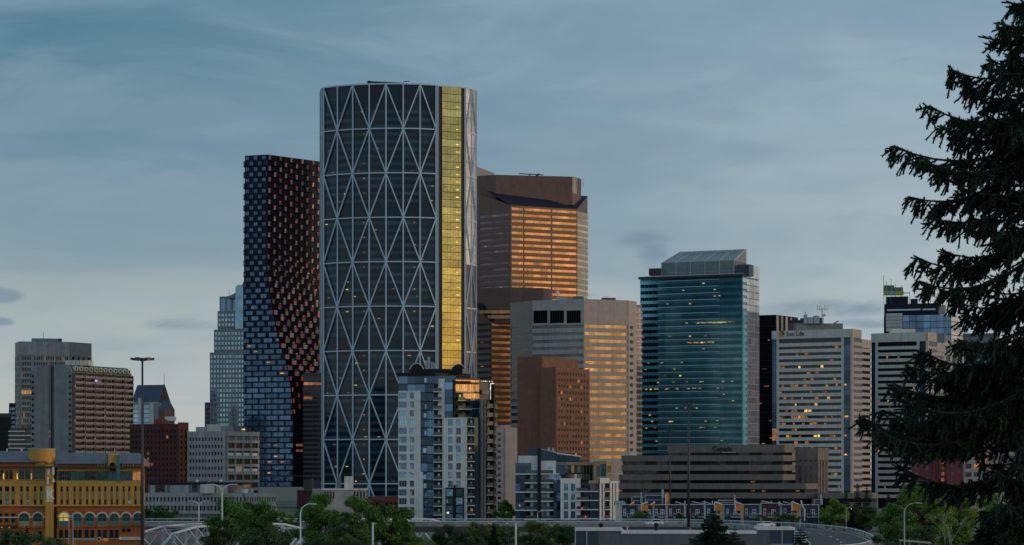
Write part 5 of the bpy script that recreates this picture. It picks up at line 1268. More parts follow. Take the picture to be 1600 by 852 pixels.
# ------------------------------------------------------------------ long brown terraced offices with lettering
def terraced():
    D = 950
    b = thing('office_block', 'long low brown terraced office block with dark lettering on its top band', 'office block', (gx(1150, D), D, 0))
    def tier(pa, pb, pe, y0, y1, setb, mm='concrete_brown', glass_y=None, letters=False):
        P = chain(pa, D + 28 + setb, (pb, -16), (pe, 58)); f, g = Fac(b, P[0], P[1]), Fac(b, P[1], P[2]); dd = P[1][1]
        r = pb
        Q = P + [(P[2][0] - 6, P[2][1] + 12), (P[0][0] + 6, P[2][1] + 16)]
        MB().prism(Q, gz(y1, dd), gz(y0, dd)).build('concrete_band', mm, b)
        if glass_y:
            S = [tuple(f.pt(.8, 0, -1.2))[:2], tuple(f.pt(f.L - .6, 0, -1.2))[:2], tuple(g.pt(g.L, 0, -1.2))[:2], (P[2][0] - 6, P[2][1] + 11), (P[0][0] + 6, P[2][1] + 15)]
            MB().prism(S, gz(glass_y, dd) - .05, gz(y1, dd) + .05).build('window_band', 'glass_black', b)
            n = int(f.L / 4.2)
            for k in range(n):
                if rng.random() < .55: f.box('window_pane', 'glass_dark', f.L * k / n + .2, f.L * (k + 1) / n, gz(glass_y, dd), gz(y1, dd), -1.2, -1.1)
                elif rng.random() < .10: f.box('lit_office', 'lamp_dim', f.L * k / n + .2, f.L * (k + .4) / n, gz(glass_y - 1.5, dd), gz(y1 + 1.5, dd), -1.2, -1.08)
        return f, dd
    mat('concrete_brown', (0.185, 0.160, 0.140), 0.85, var=0.12, streak=0.2)
    f, dd = tier(1043, 1226, 1242, 695, 707, 6, glass_y=711.3)
    text_on(f, 'Canada', 1112.5, 704.6, 7.4, 'black_metal', .06, b, 'sign_lettering', offset=.02)
    f.pb('painted_glint', 'steel_pale', 1128, 1150, 707, 707.6, .02, .1, ref=1140)  # thin pale strip painted in as a glint along the glass
    tier(971, 1223.5, 1242.5, 711.5, 720.5, 5, glass_y=726.3); tier(971, 1223.5, 1242.5, 726.5, 735.6, 4, glass_y=741); tier(967, 1223.5, 1243, 741.2, 750.2, 3, glass_y=755.5)
    tier(1230, 1262, 1271.5, 743.5, 752.5, 16, glass_y=756); tier(964, 1259.5, 1278, 755.6, 764.6, 1, glass_y=770); tier(962.5, 1259.5, 1278.5, 770.2, 779, 0, glass_y=800)
    P = chain(1243, D + 30, (1277, -16), (1294, 58)); dd = P[1][1]; g, h = Fac(b, P[0], P[1]), Fac(b, P[1], P[2])
    MB().prism(close(P, 16), 0, gz(702, dd)).build('stair_tower', 'brown_dark', b)
    g.box('blank_crown', 'concrete_brown', 0, g.L, gz(719, dd), gz(700, dd), 0, .3); h.box('blank_crown', 'concrete_brown', 0, h.L, gz(719, dd), gz(700, dd), 0, .3)
    for k in range(4):
        g.box('pilaster', 'concrete_brown', g.L * (.25 * k + .04), g.L * (.25 * k + .14), 0, gz(719, dd), 0, .25)
        h.box('pilaster', 'concrete_brown', h.L * (.25 * k + .04), h.L * (.25 * k + .14), 0, gz(719, dd), 0, .25)
    for i in range(5):
        g.box('window_band', 'glass_mauve', .2, g.L - .2, gz(729 + 12 * i, dd), gz(722 + 12 * i, dd), 0, .08); h.box('window_band', 'glass_mauve', .2, h.L - .2, gz(729 + 12 * i, dd), gz(722 + 12 * i, dd), 0, .08)
    P = chain(1278, D + 6, (1362, -14), (1370.5, 58)); dd = P[1][1]
    MB().prism(close(P, 12), gz(779, dd), gz(770.5, dd)).build('low_wing', 'concrete_brown', b); MB().prism(close([(p[0], p[1] + 1) for p in P], 10), 0, gz(778.8, dd)).build('low_wing_glass', 'glass_black', b)
    f = Fac(b, P[0], P[1]); f.box('canopy', 'concrete_brown', f.L * .5, f.L + 2, gz(793, dd), gz(785, dd), -2, 1)
    for k in range(6): f.box('canopy_lamp', 'lamp_warm_white', f.L * (.55 + .07 * k), f.L * (.56 + .07 * k), gz(796, dd), gz(795, dd), .5, .8)
terraced()

# red brick block behind the spruce
def red_block():
    P = chain(1424, 1100, (1506, -6)); d = 1100
    b = thing('apartment_block', 'red brick block partly hidden behind the spruce at right', 'apartment block', (P[0][0], d, 0)); f = Fac(b, *P)
    MB().prism(close(P, 16), 0, gz(677, d)).build('wall', 'wine_brick', b)
    for i in range(10):
        for px in (1430, 1446, 1486): f.pb('window', 'glass_mauve', px, px + 4, 684 + 9 * i, 689 + 9 * i, 0, .08, ref=1440)
        for px in (1471,): f.pb('lit_window', rng.choice(['lamp_dim', 'glass_dark', 'glass_blue_dark']), px, px + 4.5, 684 + 9 * i, 689 + 9 * i, 0, .1, ref=1440)
    for px in (1458, 1467, 1479): f.pb('pilaster', 'wine_brick', px, px + 2.4, 677, 790, 0, .7, ref=1440)
    f.box('coping', 'brown_dark', -.2, f.L + .2, gz(678.5, d), gz(676, d), -.3, .4)
    P = chain(1505, 1150, (1640, 5)); c = thing('office_block', 'pale office block glimpsed through the spruce branches at far right', 'office block', (P[0][0], 1150, 0)); g = Fac(c, *P)
    MB().prism(close(P, 16), 0, gz(640, 1150)).build('wall', 'concrete', c)
    for i in range(8):
        for u0, u1 in even(.5, g.L - .5, 10, .7): g.box('window', rng.choice(['glass_blue_dark', 'glass_dark', 'glass_blue_dark', 'lamp_dim']), u0, u1, gz(654 + 13 * i, 1150), gz(647 + 13 * i, 1150), 0, .1)
red_block()
# ------------------------------------------------------------------ yellow and orange brick building with arched windows
def arch_mesh(f, a, c, ysp, yb, o0, o1, ref, grow=0.0, rise=None):
    """round-headed plate between columns a..c (photo), springing row ysp, bottom row yb"""
    u0, u1 = f.u(a) - grow, f.u(c) + grow; r = (u1 - u0) / 2; uc = (u0 + u1) / 2; zs, zb = f.z(ysp, ref), f.z(yb, ref)
    pts = [(u0, zb), (u1, zb)] + [(uc + r * math.cos(t), zs + r * (rise or 1) * math.sin(t)) for t in [math.pi * i / 12 for i in range(13)]]
    m = MB(); k = len(pts)
    for o in (o1, o0): m.v += [tuple(f.pt(u, z, o)) for u, z in pts]
    m.f = [tuple(range(k)), tuple(range(2 * k - 1, k - 1, -1))] + [((i + 1) % k, i, i + k, (i + 1) % k + k) for i in range(k)]
    return m
def yellow_building():
    D = 560; P = chain(-60, D, (226, 0)); d = D
    b = thing('brick_building', 'yellow and orange brick building with arched windows and grey hipped roof at left', 'brick building', (gx(90, D), D, 0))
    f = Fac(b, *P); Z = lambda y: gz(y, D); rf = f.L / 2
    f2 = f
    x0, x1 = P[0][0], P[1][0]
    xb = gx(225.5, D + 16)
    MB().prism([(x0, D), (x1, D), (xb, D + 16), (x0, D + 16)], 0, Z(790)).build('brick_base', 'orange_brick', b)
    MB().prism([(x0, D + .02), (x1, D + .02), (xb, D + 15.9), (x0, D + 15.9)], Z(790), Z(730)).build('upper_wall', 'yellow_brick', b)
    # the right wing stands a little forward of the left one: cornices, sills, courses
    f.box('cornice', 'yellow_brick', 0, f.L, Z(791), Z(788.6), 0, .45); f.box('cornice_lower_course', 'orange_brick', 0, f.L, Z(792.6), Z(791.1), 0, .22)  # plain orange brick course below the yellow cornice
    f.box('sill_course', 'yellow_brick', 0, f.L, Z(753.2), Z(751.4), 0, .35); f.box('gutter', 'dark_metal', -.2, f.L + .9, Z(731.2), Z(728.6), -.5, 1.1)
    # top storey glazing
    def band(a, c, y0, y1, mm='glass_green', fr='teal_trim'):
        w_ = f.pb('window', mm, a, c, y0, y1, .03, .10, ref=100)
        f.pb('window_frame', fr, a - .7, a, y0, y1, .03, .25, parent=w_, ref=100); f.pb('window_frame', fr, a, c, y1 - .2, y1 + .7, .03, .28, parent=w_, ref=100)
        f.pb('window_mullion', fr, (a + c) / 2 - .25, (a + c) / 2 + .25, y0, y1, .1, .2, parent=w_, ref=100)
    for a, c in ((91.5, 110.5), (112, 130), (131.5, 149.5), (151, 168), (169.5, 182), (189, 206.5)): band(a, c, 736.3, 750.8, rng.choice(['glass_green', 'glass_dark']))
    band(207.5, 219.5, 738, 750.8, 'lamp_dim')
    for a, c in ((-40, -24), (-22, -6), (-4, 4.5), (8, 20), (29, 48), (51, 69.5)): band(a, c, 734.5, 749.5, rng.choice(['glass_dark', 'glass_green']), 'yellow_brick')
    for px in (6, 27.5, 49.5): f.pb('wall_lamp', 'lamp_yellow', px - .6, px + .6, 740, 749, .25, .5, ref=100)
    # slot windows: recessed between proud brick panels
    slots = [(95, 98.6), (104, 107.6), (115, 118.6), (124, 127.6), (134.8, 138.2), (143.6, 147.2), (154, 157.8), (163, 166.6), (173, 176.6), (181.6, 185.2), (191.8, 195.2), (200.4, 204), (210.2, 213.8), (219, 221)]
    slots_l = [(-34, -30), (-26, -22), (-14, -10), (-1, 3.8), (8, 14.8), (18.2, 23.2), (32, 35.8), (41.4, 45.6), (53.4, 57), (62.8, 66.8)]
    for lst, ua, ub in ((slots, 89, 226), (slots_l, -60, 72)):
        e = ua
        for a, c in lst + [(ub, ub)]:
            f.pb('brick_panel', 'yellow_brick', e, a, 760, 788.6, 0, .3, ref=100); e = c
        f.pb('brick_course', 'yellow_brick', ua, ub, 753.2, 760, 0, .32, ref=100)
        for a, c in lst:
            w_ = f.pb('slot_window', 'glass_green', a, c, 760, 788.4, .02, .08, ref=100)
            f.pb('slot_light', rng.choice(['glass_dark', 'glass_black', 'glass_sky']), a + .2, c - .2, 781.5, 788, .08, .12, parent=w_, ref=100); f.pb('slot_light', 'glass_black', a + .2, c - .2, 760.5, 767, .08, .12, parent=w_, ref=100)
            f.pb('slot_panel', 'olive_wall', a + .4, c - .4, 768, 780.5, .08, .13, parent=w_, ref=100)
    # arches
    f.pb('string_course', 'cream_trim', 89, 226, 805.4, 807.2, 0, .22, ref=100); f.pb('string_course', 'cream_trim', -60, 72, 807.6, 809.4, 0, .22, ref=100)
    for k, (a, c, ys, yb) in enumerate([(93, 107.6, 809, 821.5), (114, 128, 809, 821.5), (133, 147.6, 809, 821), (153, 167, 809, 820.6), (171.8, 185.6, 809, 820), (190.6, 204.2, 808.6, 819.6), (209, 223, 808.4, 819.2), (30.2, 46, 809.5, 822.5), (51.6, 67.2, 809.5, 822.3)]):
        arch_mesh(f, a, c, ys, yb, 0, .3, 10, grow=.32).build('arch_trim', 'cream_trim', b)
        m = MB(); f.pb('arch_brick', 'orange_brick', a - 2.4, a - .1, ys, yb + 2, 0, .33, ref=100); f.pb('arch_brick', 'orange_brick', c + .1, c + 2.4, ys, yb + 2, 0, .33, ref=100); f.pb('arch_brick', 'orange_brick', a - .1, c + .1, yb, yb + 3, 0, .33, ref=100)
        w_ = arch_mesh(f, a, c, ys, yb, .29, .36, 10, grow=-.02).build('arch_window', 'lamp_soft' if k == 0 else 'glass_green', b)
        f.pb('arch_panel', 'teal_trim' if k < 7 else 'olive_wall', a + .3, c - .3, ys + 5, yb, .36, .42, parent=w_, ref=100)
        f.pb('arch_transom', 'teal_trim', a, c, ys - .5, ys + .5, .36, .44, parent=w_, ref=100); f.pb('arch_mullion', 'teal_trim', (a + c) / 2 - .35, (a + c) / 2 + .35, ys - 5.5, ys + 5, .36, .44, parent=w_, ref=100)
    # lower windows
    for a in (92.6, 101.6, 114, 121.8, 132.6, 141.4, 152.4, 161, 171.4, 179.6): f.pb('lower_window', 'glass_dark', a, a + 5.8, 828, 841, .0, .08, ref=100); f.pb('window_sill', 'cream_trim', a - .3, a + 6.1, 841, 842, 0, .25, ref=100)
    for a in (190.4, 198.4): f.pb('lower_window', 'glass_dark', a, a + 5.6, 826, 831.4, 0, .08, ref=100)
    for a, mm in ((-10, 'glass_dark'), (-2, 'glass_dark'), (8, 'glass_dark'), (18, 'glass_dark')): f.pb('lower_window', mm, a, a + 5.4, 802, 816, 0, .08, ref=100)
    for a, mm in ((-4, 'glass_sky'), (7.6, 'glass_sky'), (17.4, 'glass_green'), (31, 'glass_green'), (60, 'glass_dark')): f.pb('lower_window', mm, a, a + 5.6, 830, 842.5, 0, .08, ref=100)
    f.pb('plinth', 'cream_trim', 186, 226, 839, 844, 0, .3, ref=100); f.pb('canopy', 'dark_metal', -60, 27, 820.6, 822.8, 0, 2.2, ref=100)
    for a in (3, 15): f.pb('canopy_lamp', 'lamp_amber', a, a + 1.4, 823.4, 824.4, .5, .9, ref=100)
    for a in (90, 188, 206): f.pb('wall_lamp', 'lamp_amber', a, a + 1, 840.6, 841.6, .3, .5, ref=100)
    # roofs
    def hip(xa, xb, ye, yr, h0, h1, o0=.6, dep=12):
        m = MB(); e = Z(ye); r = Z(yr); m.v = [(gx(xa, D), D - o0, e), (gx(xb, D), D - o0, e), (gx(xb - h1, D), D + dep * .55, r), (gx(xa + h0, D), D + dep * .55, r), (gx(xa, D), D + dep + 2, e), (gx(xb, D), D + dep + 2, e)]
        m.f = [(0, 1, 2, 3), (3, 2, 5, 4), (1, 5, 2), (0, 3, 4), (0, 4, 5, 1)]; return m.build('roof', 'slate_roof', b)
    hip(-70, 73, 722.5, 704.5, 10, 26); hip(87, 222, 724.8, 707.5, 2, 11)
    MB().box(x0, gx(74, D), D + .4, D + 12, Z(729), Z(721.5)).build('eave_wall', 'orange_brick', b); MB().box(gx(88, D), gx(222, D), D + .4, D + 12, Z(729), Z(723.5)).build('eave_wall', 'orange_brick', b)
    for k in range(9):
        if k < 4: f.pb('eave_post', 'tan_wall', 152.5 + 4.6 * k, 155 + 4.6 * k, 724.6, 728.6, -.3, .2, ref=100)
        else: f.pb('eave_post', 'tan_wall', 191 + 4 * (k - 4), 193 + 4 * (k - 4), 725.2, 728.6, -.3, .2, ref=100)
    # drum tower and pylon with letter panel
    m = MB(); cx_, cy_ = gx(65.5, D + 3), D + 3.0; n = 28; r = gx(86, D) - gx(65.5, D)
    m.prism([(cx_ + r * math.cos(2 * math.pi * i / n), cy_ + r * math.sin(2 * math.pi * i / n)) for i in range(n)], Z(752), Z(702.2)); m.build('drum_tower', 'yellow_brick', b, smooth=False)
    m = MB(); m.prism([(cx_ + (r + .12) * math.cos(2 * math.pi * i / n), cy_ + (r + .12) * math.sin(2 * math.pi * i / n)) for i in range(n)], Z(702.2), Z(701.2)); m.build('drum_coping', 'cream_trim', b)
    f.pb('pylon', 'yellow_brick', 72, 84, 726, 846, 0, .9, ref=100); f.pb('dark_slot', 'black_metal', 84.2, 88.8, 728, 846, 0, .12, ref=100)
    f.pb('letter_panel', 'sign_cream', 72.6, 83.6, 759.6, 784.8, .9, 1.0, ref=100)
    t = text_on(f, 'K', 73.4, 779.6, 13.6, 'white_paint', 1.03, b, 'letter', depth=.03, offset=.05)
    for a, y0, y1 in ((76, 734.5, 743), (75, 745.5, 757), (83.6, 730, 742), (83.6, 748, 753.8)): f.pb('wall_box', 'white_wall', a, a + 2.6, y0, y1, .9, 1.3, ref=100)
    # teal framed dormer
    f.pb('dormer', 'yellow_brick', 170, 183, 710.2, 731.5, -1.2, .9, ref=100); f.pb('dormer_pier', 'teal_trim', 183, 188.4, 711, 752, -.3, 1.1, ref=100); f.pb('dormer_cheek', 'teal_trim', 166.5, 170, 710, 724, -2.5, .4, ref=100)
    arch_mesh(f, 172.2, 181.2, 727, 736, .88, .96, 100).build('dormer_window', 'glass_black', b); f.pb('dormer_cap', 'cream_trim', 169.6, 183.4, 709.2, 710.4, -1.3, 1.0, ref=100)
    for px in (1, 24, 45): f.pb('roof_vent', 'concrete_pale', px, px + 1.6, 700.6, 706, -6.8, -6.2, ref=100)
yellow_building()

# ------------------------------------------------------------------ row of townhouses
def townhouses():
    D = 745; Z = lambda y: gz(y, D); G = 'townhouses along the ramp'
    # (left, right, wall, roof row, bay (left, right, top, colour), upper box, what to say)
    rows = [
        (961, 970, 'cream_trim', 786, None, ('teal', 961, 980, 783, 790), 'pale end townhouse with green hipped roof beside the white condominium'),
        (970.5, 998, 'navy_panel', 789, [(985, 991, 784, 'orange_panel')], ('box', 987, 1004, 777, 789, 'maroon_panel'), 'navy townhouse with maroon roof box at the left of the row'),
        (998.5, 1021, 'navy_panel', 789, [(1002, 1012.5, 784, 'orange_panel'), (1017, 1023.5, 784, 'orange_panel')], ('box', 1008, 1037, 774.5, 789, 'navy_panel'), 'townhouse with orange sloping bay under the long navy roof box'),
        (1021, 1041.5, 'maroon_panel', 789, None, ('fin', 1040, 1046, 769), 'maroon townhouse beneath the tall narrow orange gable'),
        (1042, 1070, 'maroon_panel', 789, None, ('wedge', 1055, 1069, 784), 'maroon townhouse left of the pale drainpipe by the tall lamp'),
        (1070.5, 1101, 'maroon_panel', 788.5, None, ('wedge', 1081, 1100, 784), 'maroon townhouse with white square window right of the tall lamp'),
        (1101.5, 1130, 'navy_panel', 788.5, [(1116.5, 1128, 784, 'orange_panel')], ('wedge', 1097, 1112, 784), 'navy townhouse with orange bay directly above the small spruce'),
        (1130.5, 1160, 'navy_panel', 788.5, [(1148.5, 1160, 784, 'orange_panel')], ('box', 1122, 1150, 782, 789, 'maroon_panel'), 'navy townhouse with orange bay near the middle of the row'),
        (1160.5, 1188, 'navy_panel', 788.5, None, None, 'plain navy townhouse with teal glazed balcony'),
        (1188.5, 1220, 'maroon_panel', 786.5, [(1216.5, 1221, 784, 'orange_panel')], ('wedge', 1190, 1204, 783), 'wine red townhouse with two white framed windows'),
        (1220.5, 1250, 'navy_panel', 789, [(1237, 1248, 784, 'orange_panel')], ('wedge', 1224, 1238, 784), 'navy townhouse with orange bay at the right of the row'),
        (1250.5, 1280, 'navy_panel', 789, None, ('box', 1272, 1285, 781, 789, 'maroon_panel'), 'navy townhouse with white drainpipe at the right end of the row')]
    for k, (a, c, wm, top, bays, up, lab) in enumerate(rows):
        P = chain(a, D, (c, -4)); b = thing('townhouse', lab, 'townhouse', (P[0][0], D, 0), G); f = Fac(b, *P)
        MB().prism(close(P, 9), 0, Z(top)).build('wall', wm, b); ref = a
        f.box('roof_edge', 'steel_pale', -.05, f.L + .05, Z(top + .4), Z(top - .7), -.4, .35)
        for u in (0, f.L - .22): f.box('corner_trim', 'steel_pale', u, u + .22, 0, Z(top + .4), 0, .12)
        w = c - a
        if w > 15:
            for px, wd, y0, y1 in ((a + w * .15, 3.0, 796, 807), (a + w * .55, 5.2, 797, 805)):
                w_ = f.pb('window', rng.choice(['glass_sky', 'glass_blue', 'glass_dark']), px, px + wd, y0, y1, .02, .08, ref=ref)
                for (x_0, x_1, y_0, y_1) in ((px - .5, px + wd + .5, y0 - .8, y0), (px - .5, px, y0, y1), (px + wd, px + wd + .5, y0, y1), (px + wd * .46, px + wd * .54, y0, y1), (px, px + wd, (y0 + y1) / 2 - .3, (y0 + y1) / 2 + .3)):
                    f.pb('window_frame', 'white_paint', x_0, x_1, y_0, y_1, .05, .16, parent=w_, ref=ref)
            s = f.pb('balcony_deck', 'steel_pale', a + w * .35, c - 1, 807.5, 808.4, 0, 1.6, ref=ref)
            f.pb('balcony_rail', 'steel_pale', a + w * .35, c - 1, 802.6, 803.1, 1.5, 1.58, parent=s, ref=ref)
            for q in range(5): px = a + w * (.36 + .15 * q); f.pb('baluster', 'steel_pale', px, px + .3, 803.1, 807.5, 1.5, 1.56, parent=s, ref=ref)
        for (x0, x1, ty, mm) in bays or []:
            m = MB(); A = f.pt(f.u(x0), 0, 1.3); B = f.pt(f.u(x1), 0, 1.3); A2 = f.pt(f.u(x0), 0, -1.5); B2 = f.pt(f.u(x1), 0, -1.5)
            low = 4.5 if x0 < 1100 else -3.5; za, zb = (Z(ty + 4.5), Z(ty)) if x0 < 1100 else (Z(ty), Z(ty + 4))
            big = x1 - x0 > 7
            m.prism([A[:2], B[:2], B2[:2], A2[:2]], Z(798 if big else 790), [za, zb, zb, za]); bay = m.build('bay', mm, b)
            MB().bar((A.x, A.y - .05, za), (B.x, B.y - .05, zb), .5, .3).build('bay_trim', 'white_paint', bay)
            MB().bar((A.x, A.y - .05, za), (A.x, A.y - .05, Z(798 if big else 790)), .22, .22).build('bay_trim', 'white_paint', bay)
            if big:
                f.pb('bay_side', mm, x1 - 3.5, x1, 798, 812, 0, 1.2, ref=ref); w_ = f.pb('bay_window', 'glass_dark', x0 + 5, x0 + 7.5, 799, 811, 1.0, 1.3, ref=ref); f.pb('window_frame', 'white_paint', x0 + 4.6, x0 + 8, 804, 804.8, 1.0, 1.36, parent=w_, ref=ref)
        if up:
            if up[0] == 'box':
                _, x0, x1, y0, y1, mm = up; y = D + 5
                MB().box(gx(x0, y), gx(x1, y), y, y + 3, Z(y1 + 2), Z(y0)).build('roof_box', mm, b)
                for (q0, q1, r0, r1) in ((x0 - .3, x1 + .3, y0 - .6, y0 + .3), (x0 - .3, x0 + .5, y0, y1), (x1 - .5, x1 + .3, y0, y1), (x0, x1, (y0 + y1) / 2 - .3, (y0 + y1) / 2 + .3)):
                    MB().box(gx(q0, y), gx(q1, y), y - .12, y - .01, Z(r1), Z(r0)).build('roof_box_trim', 'steel_pale', b)
                MB().box(gx(x1 - 3, y), gx(x1 - 1.6, y), y - .5, y - .15, Z(y1), Z(y0 - 8)).build('drainpipe', 'steel_pale', b)
            elif up[0] == 'wedge':
                _, x0, x1, y0 = up; y = D + 2
                MB().prism([(gx(x0, y), y), (gx(x1, y), y), (gx(x1, y), y + 3), (gx(x0, y), y + 3)], Z(top + 1), [Z(y0), Z(top - .8), Z(top - .8), Z(y0)]).build('roof_wedge', wm if k % 2 else 'navy_panel', b)
                MB().bar((gx(x0, y), y - .1, Z(y0)), (gx(x1, y), y - .1, Z(top - 1)), .3, .2).build('wedge_trim', 'steel_pale', b)
                MB().bar((gx(x1 + 1, y), y - .4, Z(783)), (gx(x1 + 1, y), y - .4, Z(800)), .3, .3).build('drainpipe', 'steel_pale', b)
            elif up[0] == 'fin':
                _, x0, x1, y0 = up; y = D + 3
                MB().prism([(gx(x0, y), y), (gx((x0 + x1) / 2, y), y), (gx(x1, y), y), (gx(x1, y), y + 3), (gx((x0 + x1) / 2, y), y + 3), (gx(x0, y), y + 3)], Z(790), [Z(y0 + 4), Z(y0), Z(y0 + 4), Z(y0 + 4), Z(y0), Z(y0 + 4)]).build('gable_fin', 'orange_panel', b)
                MB().bar((gx(x0, y), y - .1, Z(y0 + 4)), (gx(x0, y), y - .1, Z(790)), .25, .25).build('gable_trim', 'white_paint', b)
                MB().bar((gx(1035.5, y), y, Z(765)), (gx(1035.5, y), y, Z(778)), .7, .7).build('flue', 'galvanised', b)
            else:
                _, x0, x1, y0, y1 = up; y = D + 1
                m = MB(); m.v = [(gx(x0, y), y - 1, Z(y1)), (gx(x1, y), y - 1, Z(y1)), (gx(x1 - 4, y), y + 4, Z(y0)), (gx(x0, y), y + 4, Z(y0)), (gx(x1, y), y + 9, Z(y1)), (gx(x0, y), y + 9, Z(y1))]; m.f = [(0, 1, 2, 3), (1, 4, 2), (3, 2, 4, 5), (0, 3, 5), (0, 5, 4, 1)]; m.build('hip_roof', 'teal_trim', b)
        if k == 11:
            MB().path([(gx(1251, D), D - .8, Z(782)), (gx(1253, D), D - .8, Z(791)), (gx(1256.5, D), D - .8, Z(796)), (gx(1256.5, D), D - .8, Z(814))], .2, n=6).build('drainpipe', 'steel_pale', b)
townhouses()

# ------------------------------------------------------------------ flat-roofed blue-grey building in front of the ramp
def flat_building():
    D = 560; P = chain(898.5, D, (1242, -2)); b = thing('flat_roofed_building', 'low blue-grey flat-roofed building with white coping in front of the ramp', 'building', (P[0][0], D, 0))
    f = Fac(b, *P); Z = lambda y: gz(y, D)
    def seg(a, c, top):
        u0, u1 = f.u(a), f.u(c)
        MB().prism([f.pt(u0, 0)[:2], f.pt(u1, 0)[:2], f.pt(u1, 0, -9)[:2], f.pt(u0, 0, -9)[:2]], 0, Z(top + 4)).build('wall', 'stucco_blue', b)
        f.box('coping', 'white_wall', u0 - .05, u1 + .05, Z(top + 5.2), Z(top), -.5, .22); f.box('coping', 'white_wall', u0, u1, Z(top + 5.2), Z(top + .4), -9.2, -8.6)
    seg(898.5, 970.8, 824.5); seg(971, 1182, 829); seg(1182.2, 1242, 823)
    m = MB(); m.v = []; A = [(970.5, 823), (979, 833), (970.5, 833)]
    for o in (.3, -.2): m.v += [tuple(f.pt(f.u(px), Z(py), o)) for px, py in A]
    m.f = [(0, 2, 1), (3, 4, 5), (0, 1, 4, 3), (1, 2, 5, 4), (2, 0, 3, 5)]; m.build('coping_fin', 'white_paint', b)
    for a, c in ((899.5, 916.5), (917.5, 935), (1204, 1221.5), (1222.5, 1241)): f.pb('dark_panel', 'navy_panel', a, c, 830.5 if a < 1000 else 828.6, 880, .0, .1, ref=1000)
    for px in (898.6, 916.6, 1221.6, 1241.3): f.pb('panel_trim', 'white_paint', px, px + .8, 829 if px < 1000 else 827.5, 880, .02, .16, ref=1000)
    f.pb('panel_trim', 'steel_pale', 1204, 1241, 850, 850.8, .1, .16, ref=1000)
    for px in (939, 1025.5, 1099, 1216.5):
        y = D + 5; g = thing('roof_ventilator', {939: 'black domed ventilator at the left of the flat roof', 1025.5: 'black domed ventilator on the flat roof below the white car', 1099: 'black domed ventilator on the flat roof behind the small spruce', 1216.5: 'black domed ventilator at the right of the flat roof'}[px], 'ventilator', (gx(px, y), y, Z(828)), 'ventilators on the flat roof')
        MB().tube((gx(px, y), y, Z(831)), (gx(px, y), y, Z(822)), .32, n=10).build('neck', 'black_metal', g)
        m = MB(); m.ball((gx(px, y), y, Z(821)), .58, 12, 7, .75); m.build('dome', 'black_metal', g, smooth=True)
        for t in range(8): an = t * math.pi / 4; MB().bar((gx(px, y) + .56 * math.cos(an), y + .56 * math.sin(an), Z(823)), (gx(px, y) + .3 * math.cos(an), y + .3 * math.sin(an), Z(818.4)), .06, .06).build('vane', 'dark_metal', g)
    for px in (980.5,):
        y = D + 1; MB().path([(gx(px, y), y, Z(833)), (gx(px, y), y, Z(824)), (gx(px + 2, y), y, Z(822.5))], .12, n=6).build('vent_pipe', 'steel_pale', b)
flat_building()

# ------------------------------------------------------------------ steel truss bridge at lower left
def truss_bridge():
    A0, B0 = Vector((gx(205, 560), 560, 0)), Vector((gx(700, 700), 700, 0)); u = (B0 - A0).normalized(); n = Vector((u.y, -u.x, 0)); L = (B0 - A0).length
    b = thing('truss_bridge', 'pale steel camelback truss bridge half hidden by the trees at lower left', 'bridge', (A0.x, A0.y, 0))
    span = L / 2; N = 8; zdeck = -.6
    def ht(i): return [0, 6.0, 7.3, 7.6, 7.6, 7.6, 7.3, 6.0, 0][i]
    for s in range(2):
        for side in (-4.5, 4.5):
            bot = [A0 + u * (span * (s + i / N)) + n * side + Vector((0, 0, zdeck)) for i in range(N + 1)]; top = [p + Vector((0, 0, ht(i))) for i, p in enumerate(bot)]
            m = MB()
            for i in range(N): m.bar(top[i], top[i + 1], .42, .42)
            m.build('top_chord', 'steel_pale', b)
            m = MB()
            for i in range(N): m.bar(bot[i], bot[i + 1], .4, .5)
            m.build('bottom_chord', 'steel_pale', b)
            for i in range(1, N):
                MB().bar(bot[i] + n * .18, top[i] + n * .18, .32, .14).bar(bot[i] - n * .18, top[i] - n * .18, .32, .14).build('vertical', 'steel_pale', b)
                for k in range(5):        # lacing between the two channels of a vertical
                    p = bot[i].lerp(top[i], k / 5); q = bot[i].lerp(top[i], (k + 1) / 5); MB().bar(p + n * .16, q - n * .16, .06, .06).build('lacing', 'steel_pale', b)
            for i in range(1, N - 1):
                p, q = (bot[i], top[i + 1]) if i >= N / 2 else (top[i], bot[i + 1]); MB().bar(p, q, .26, .22).build('diagonal', 'steel_pale', b)
                p, q = (top[i], bot[i + 1]) if i >= N / 2 else (bot[i], top[i + 1]); MB().bar(p, q, .12, .12).build('counter_diagonal', 'galvanised', b)
        for i in range(1, N):
            p = A0 + u * (span * (s + i / N)) + Vector((0, 0, zdeck + ht(i))); MB().bar(p + n * 4.5, p - n * 4.5, .22, .35).build('portal_strut', 'steel_pale', b)
            if i < N - 1:
                q = A0 + u * (span * (s + (i + 1) / N)) + Vector((0, 0, zdeck + ht(i + 1))); MB().bar(p + n * 4.5, q - n * 4.5, .12, .12).bar(p - n * 4.5, q + n * 4.5, .12, .12).build('sway_brace', 'steel_pale', b)
    MB().bar(A0 + Vector((0, 0, zdeck)), B0 + Vector((0, 0, zdeck)), 8.4, .3).build('deck', 'asphalt', b)
    for s in range(3): c = A0 + u * (span * s); MB().bar(c + n * 5 + Vector((0, 0, -1.5)), c - n * 5 + Vector((0, 0, -1.5)), 1.6, 1.6).build('abutment', 'concrete_dark', b)
truss_bridge()
# low road parapet seen behind the truss
r = thing('road_parapet', 'low pale concrete parapet running behind the truss bridge', 'parapet', (gx(280, 720), 720, 0))
for k in range(22):
    MB().box(gx(228 + 10 * k, 720), gx(237.6 + 10 * k, 720), 720, 720.35, -.2, gz(826, 720)).build('panel', 'concrete_grey', r)
    MB().box(gx(228 + 10 * k, 720), gx(238 + 10 * k, 720), 719.9, 720.45, gz(826, 720), gz(824.6, 720)).build('cap_rail', 'steel_pale', r)

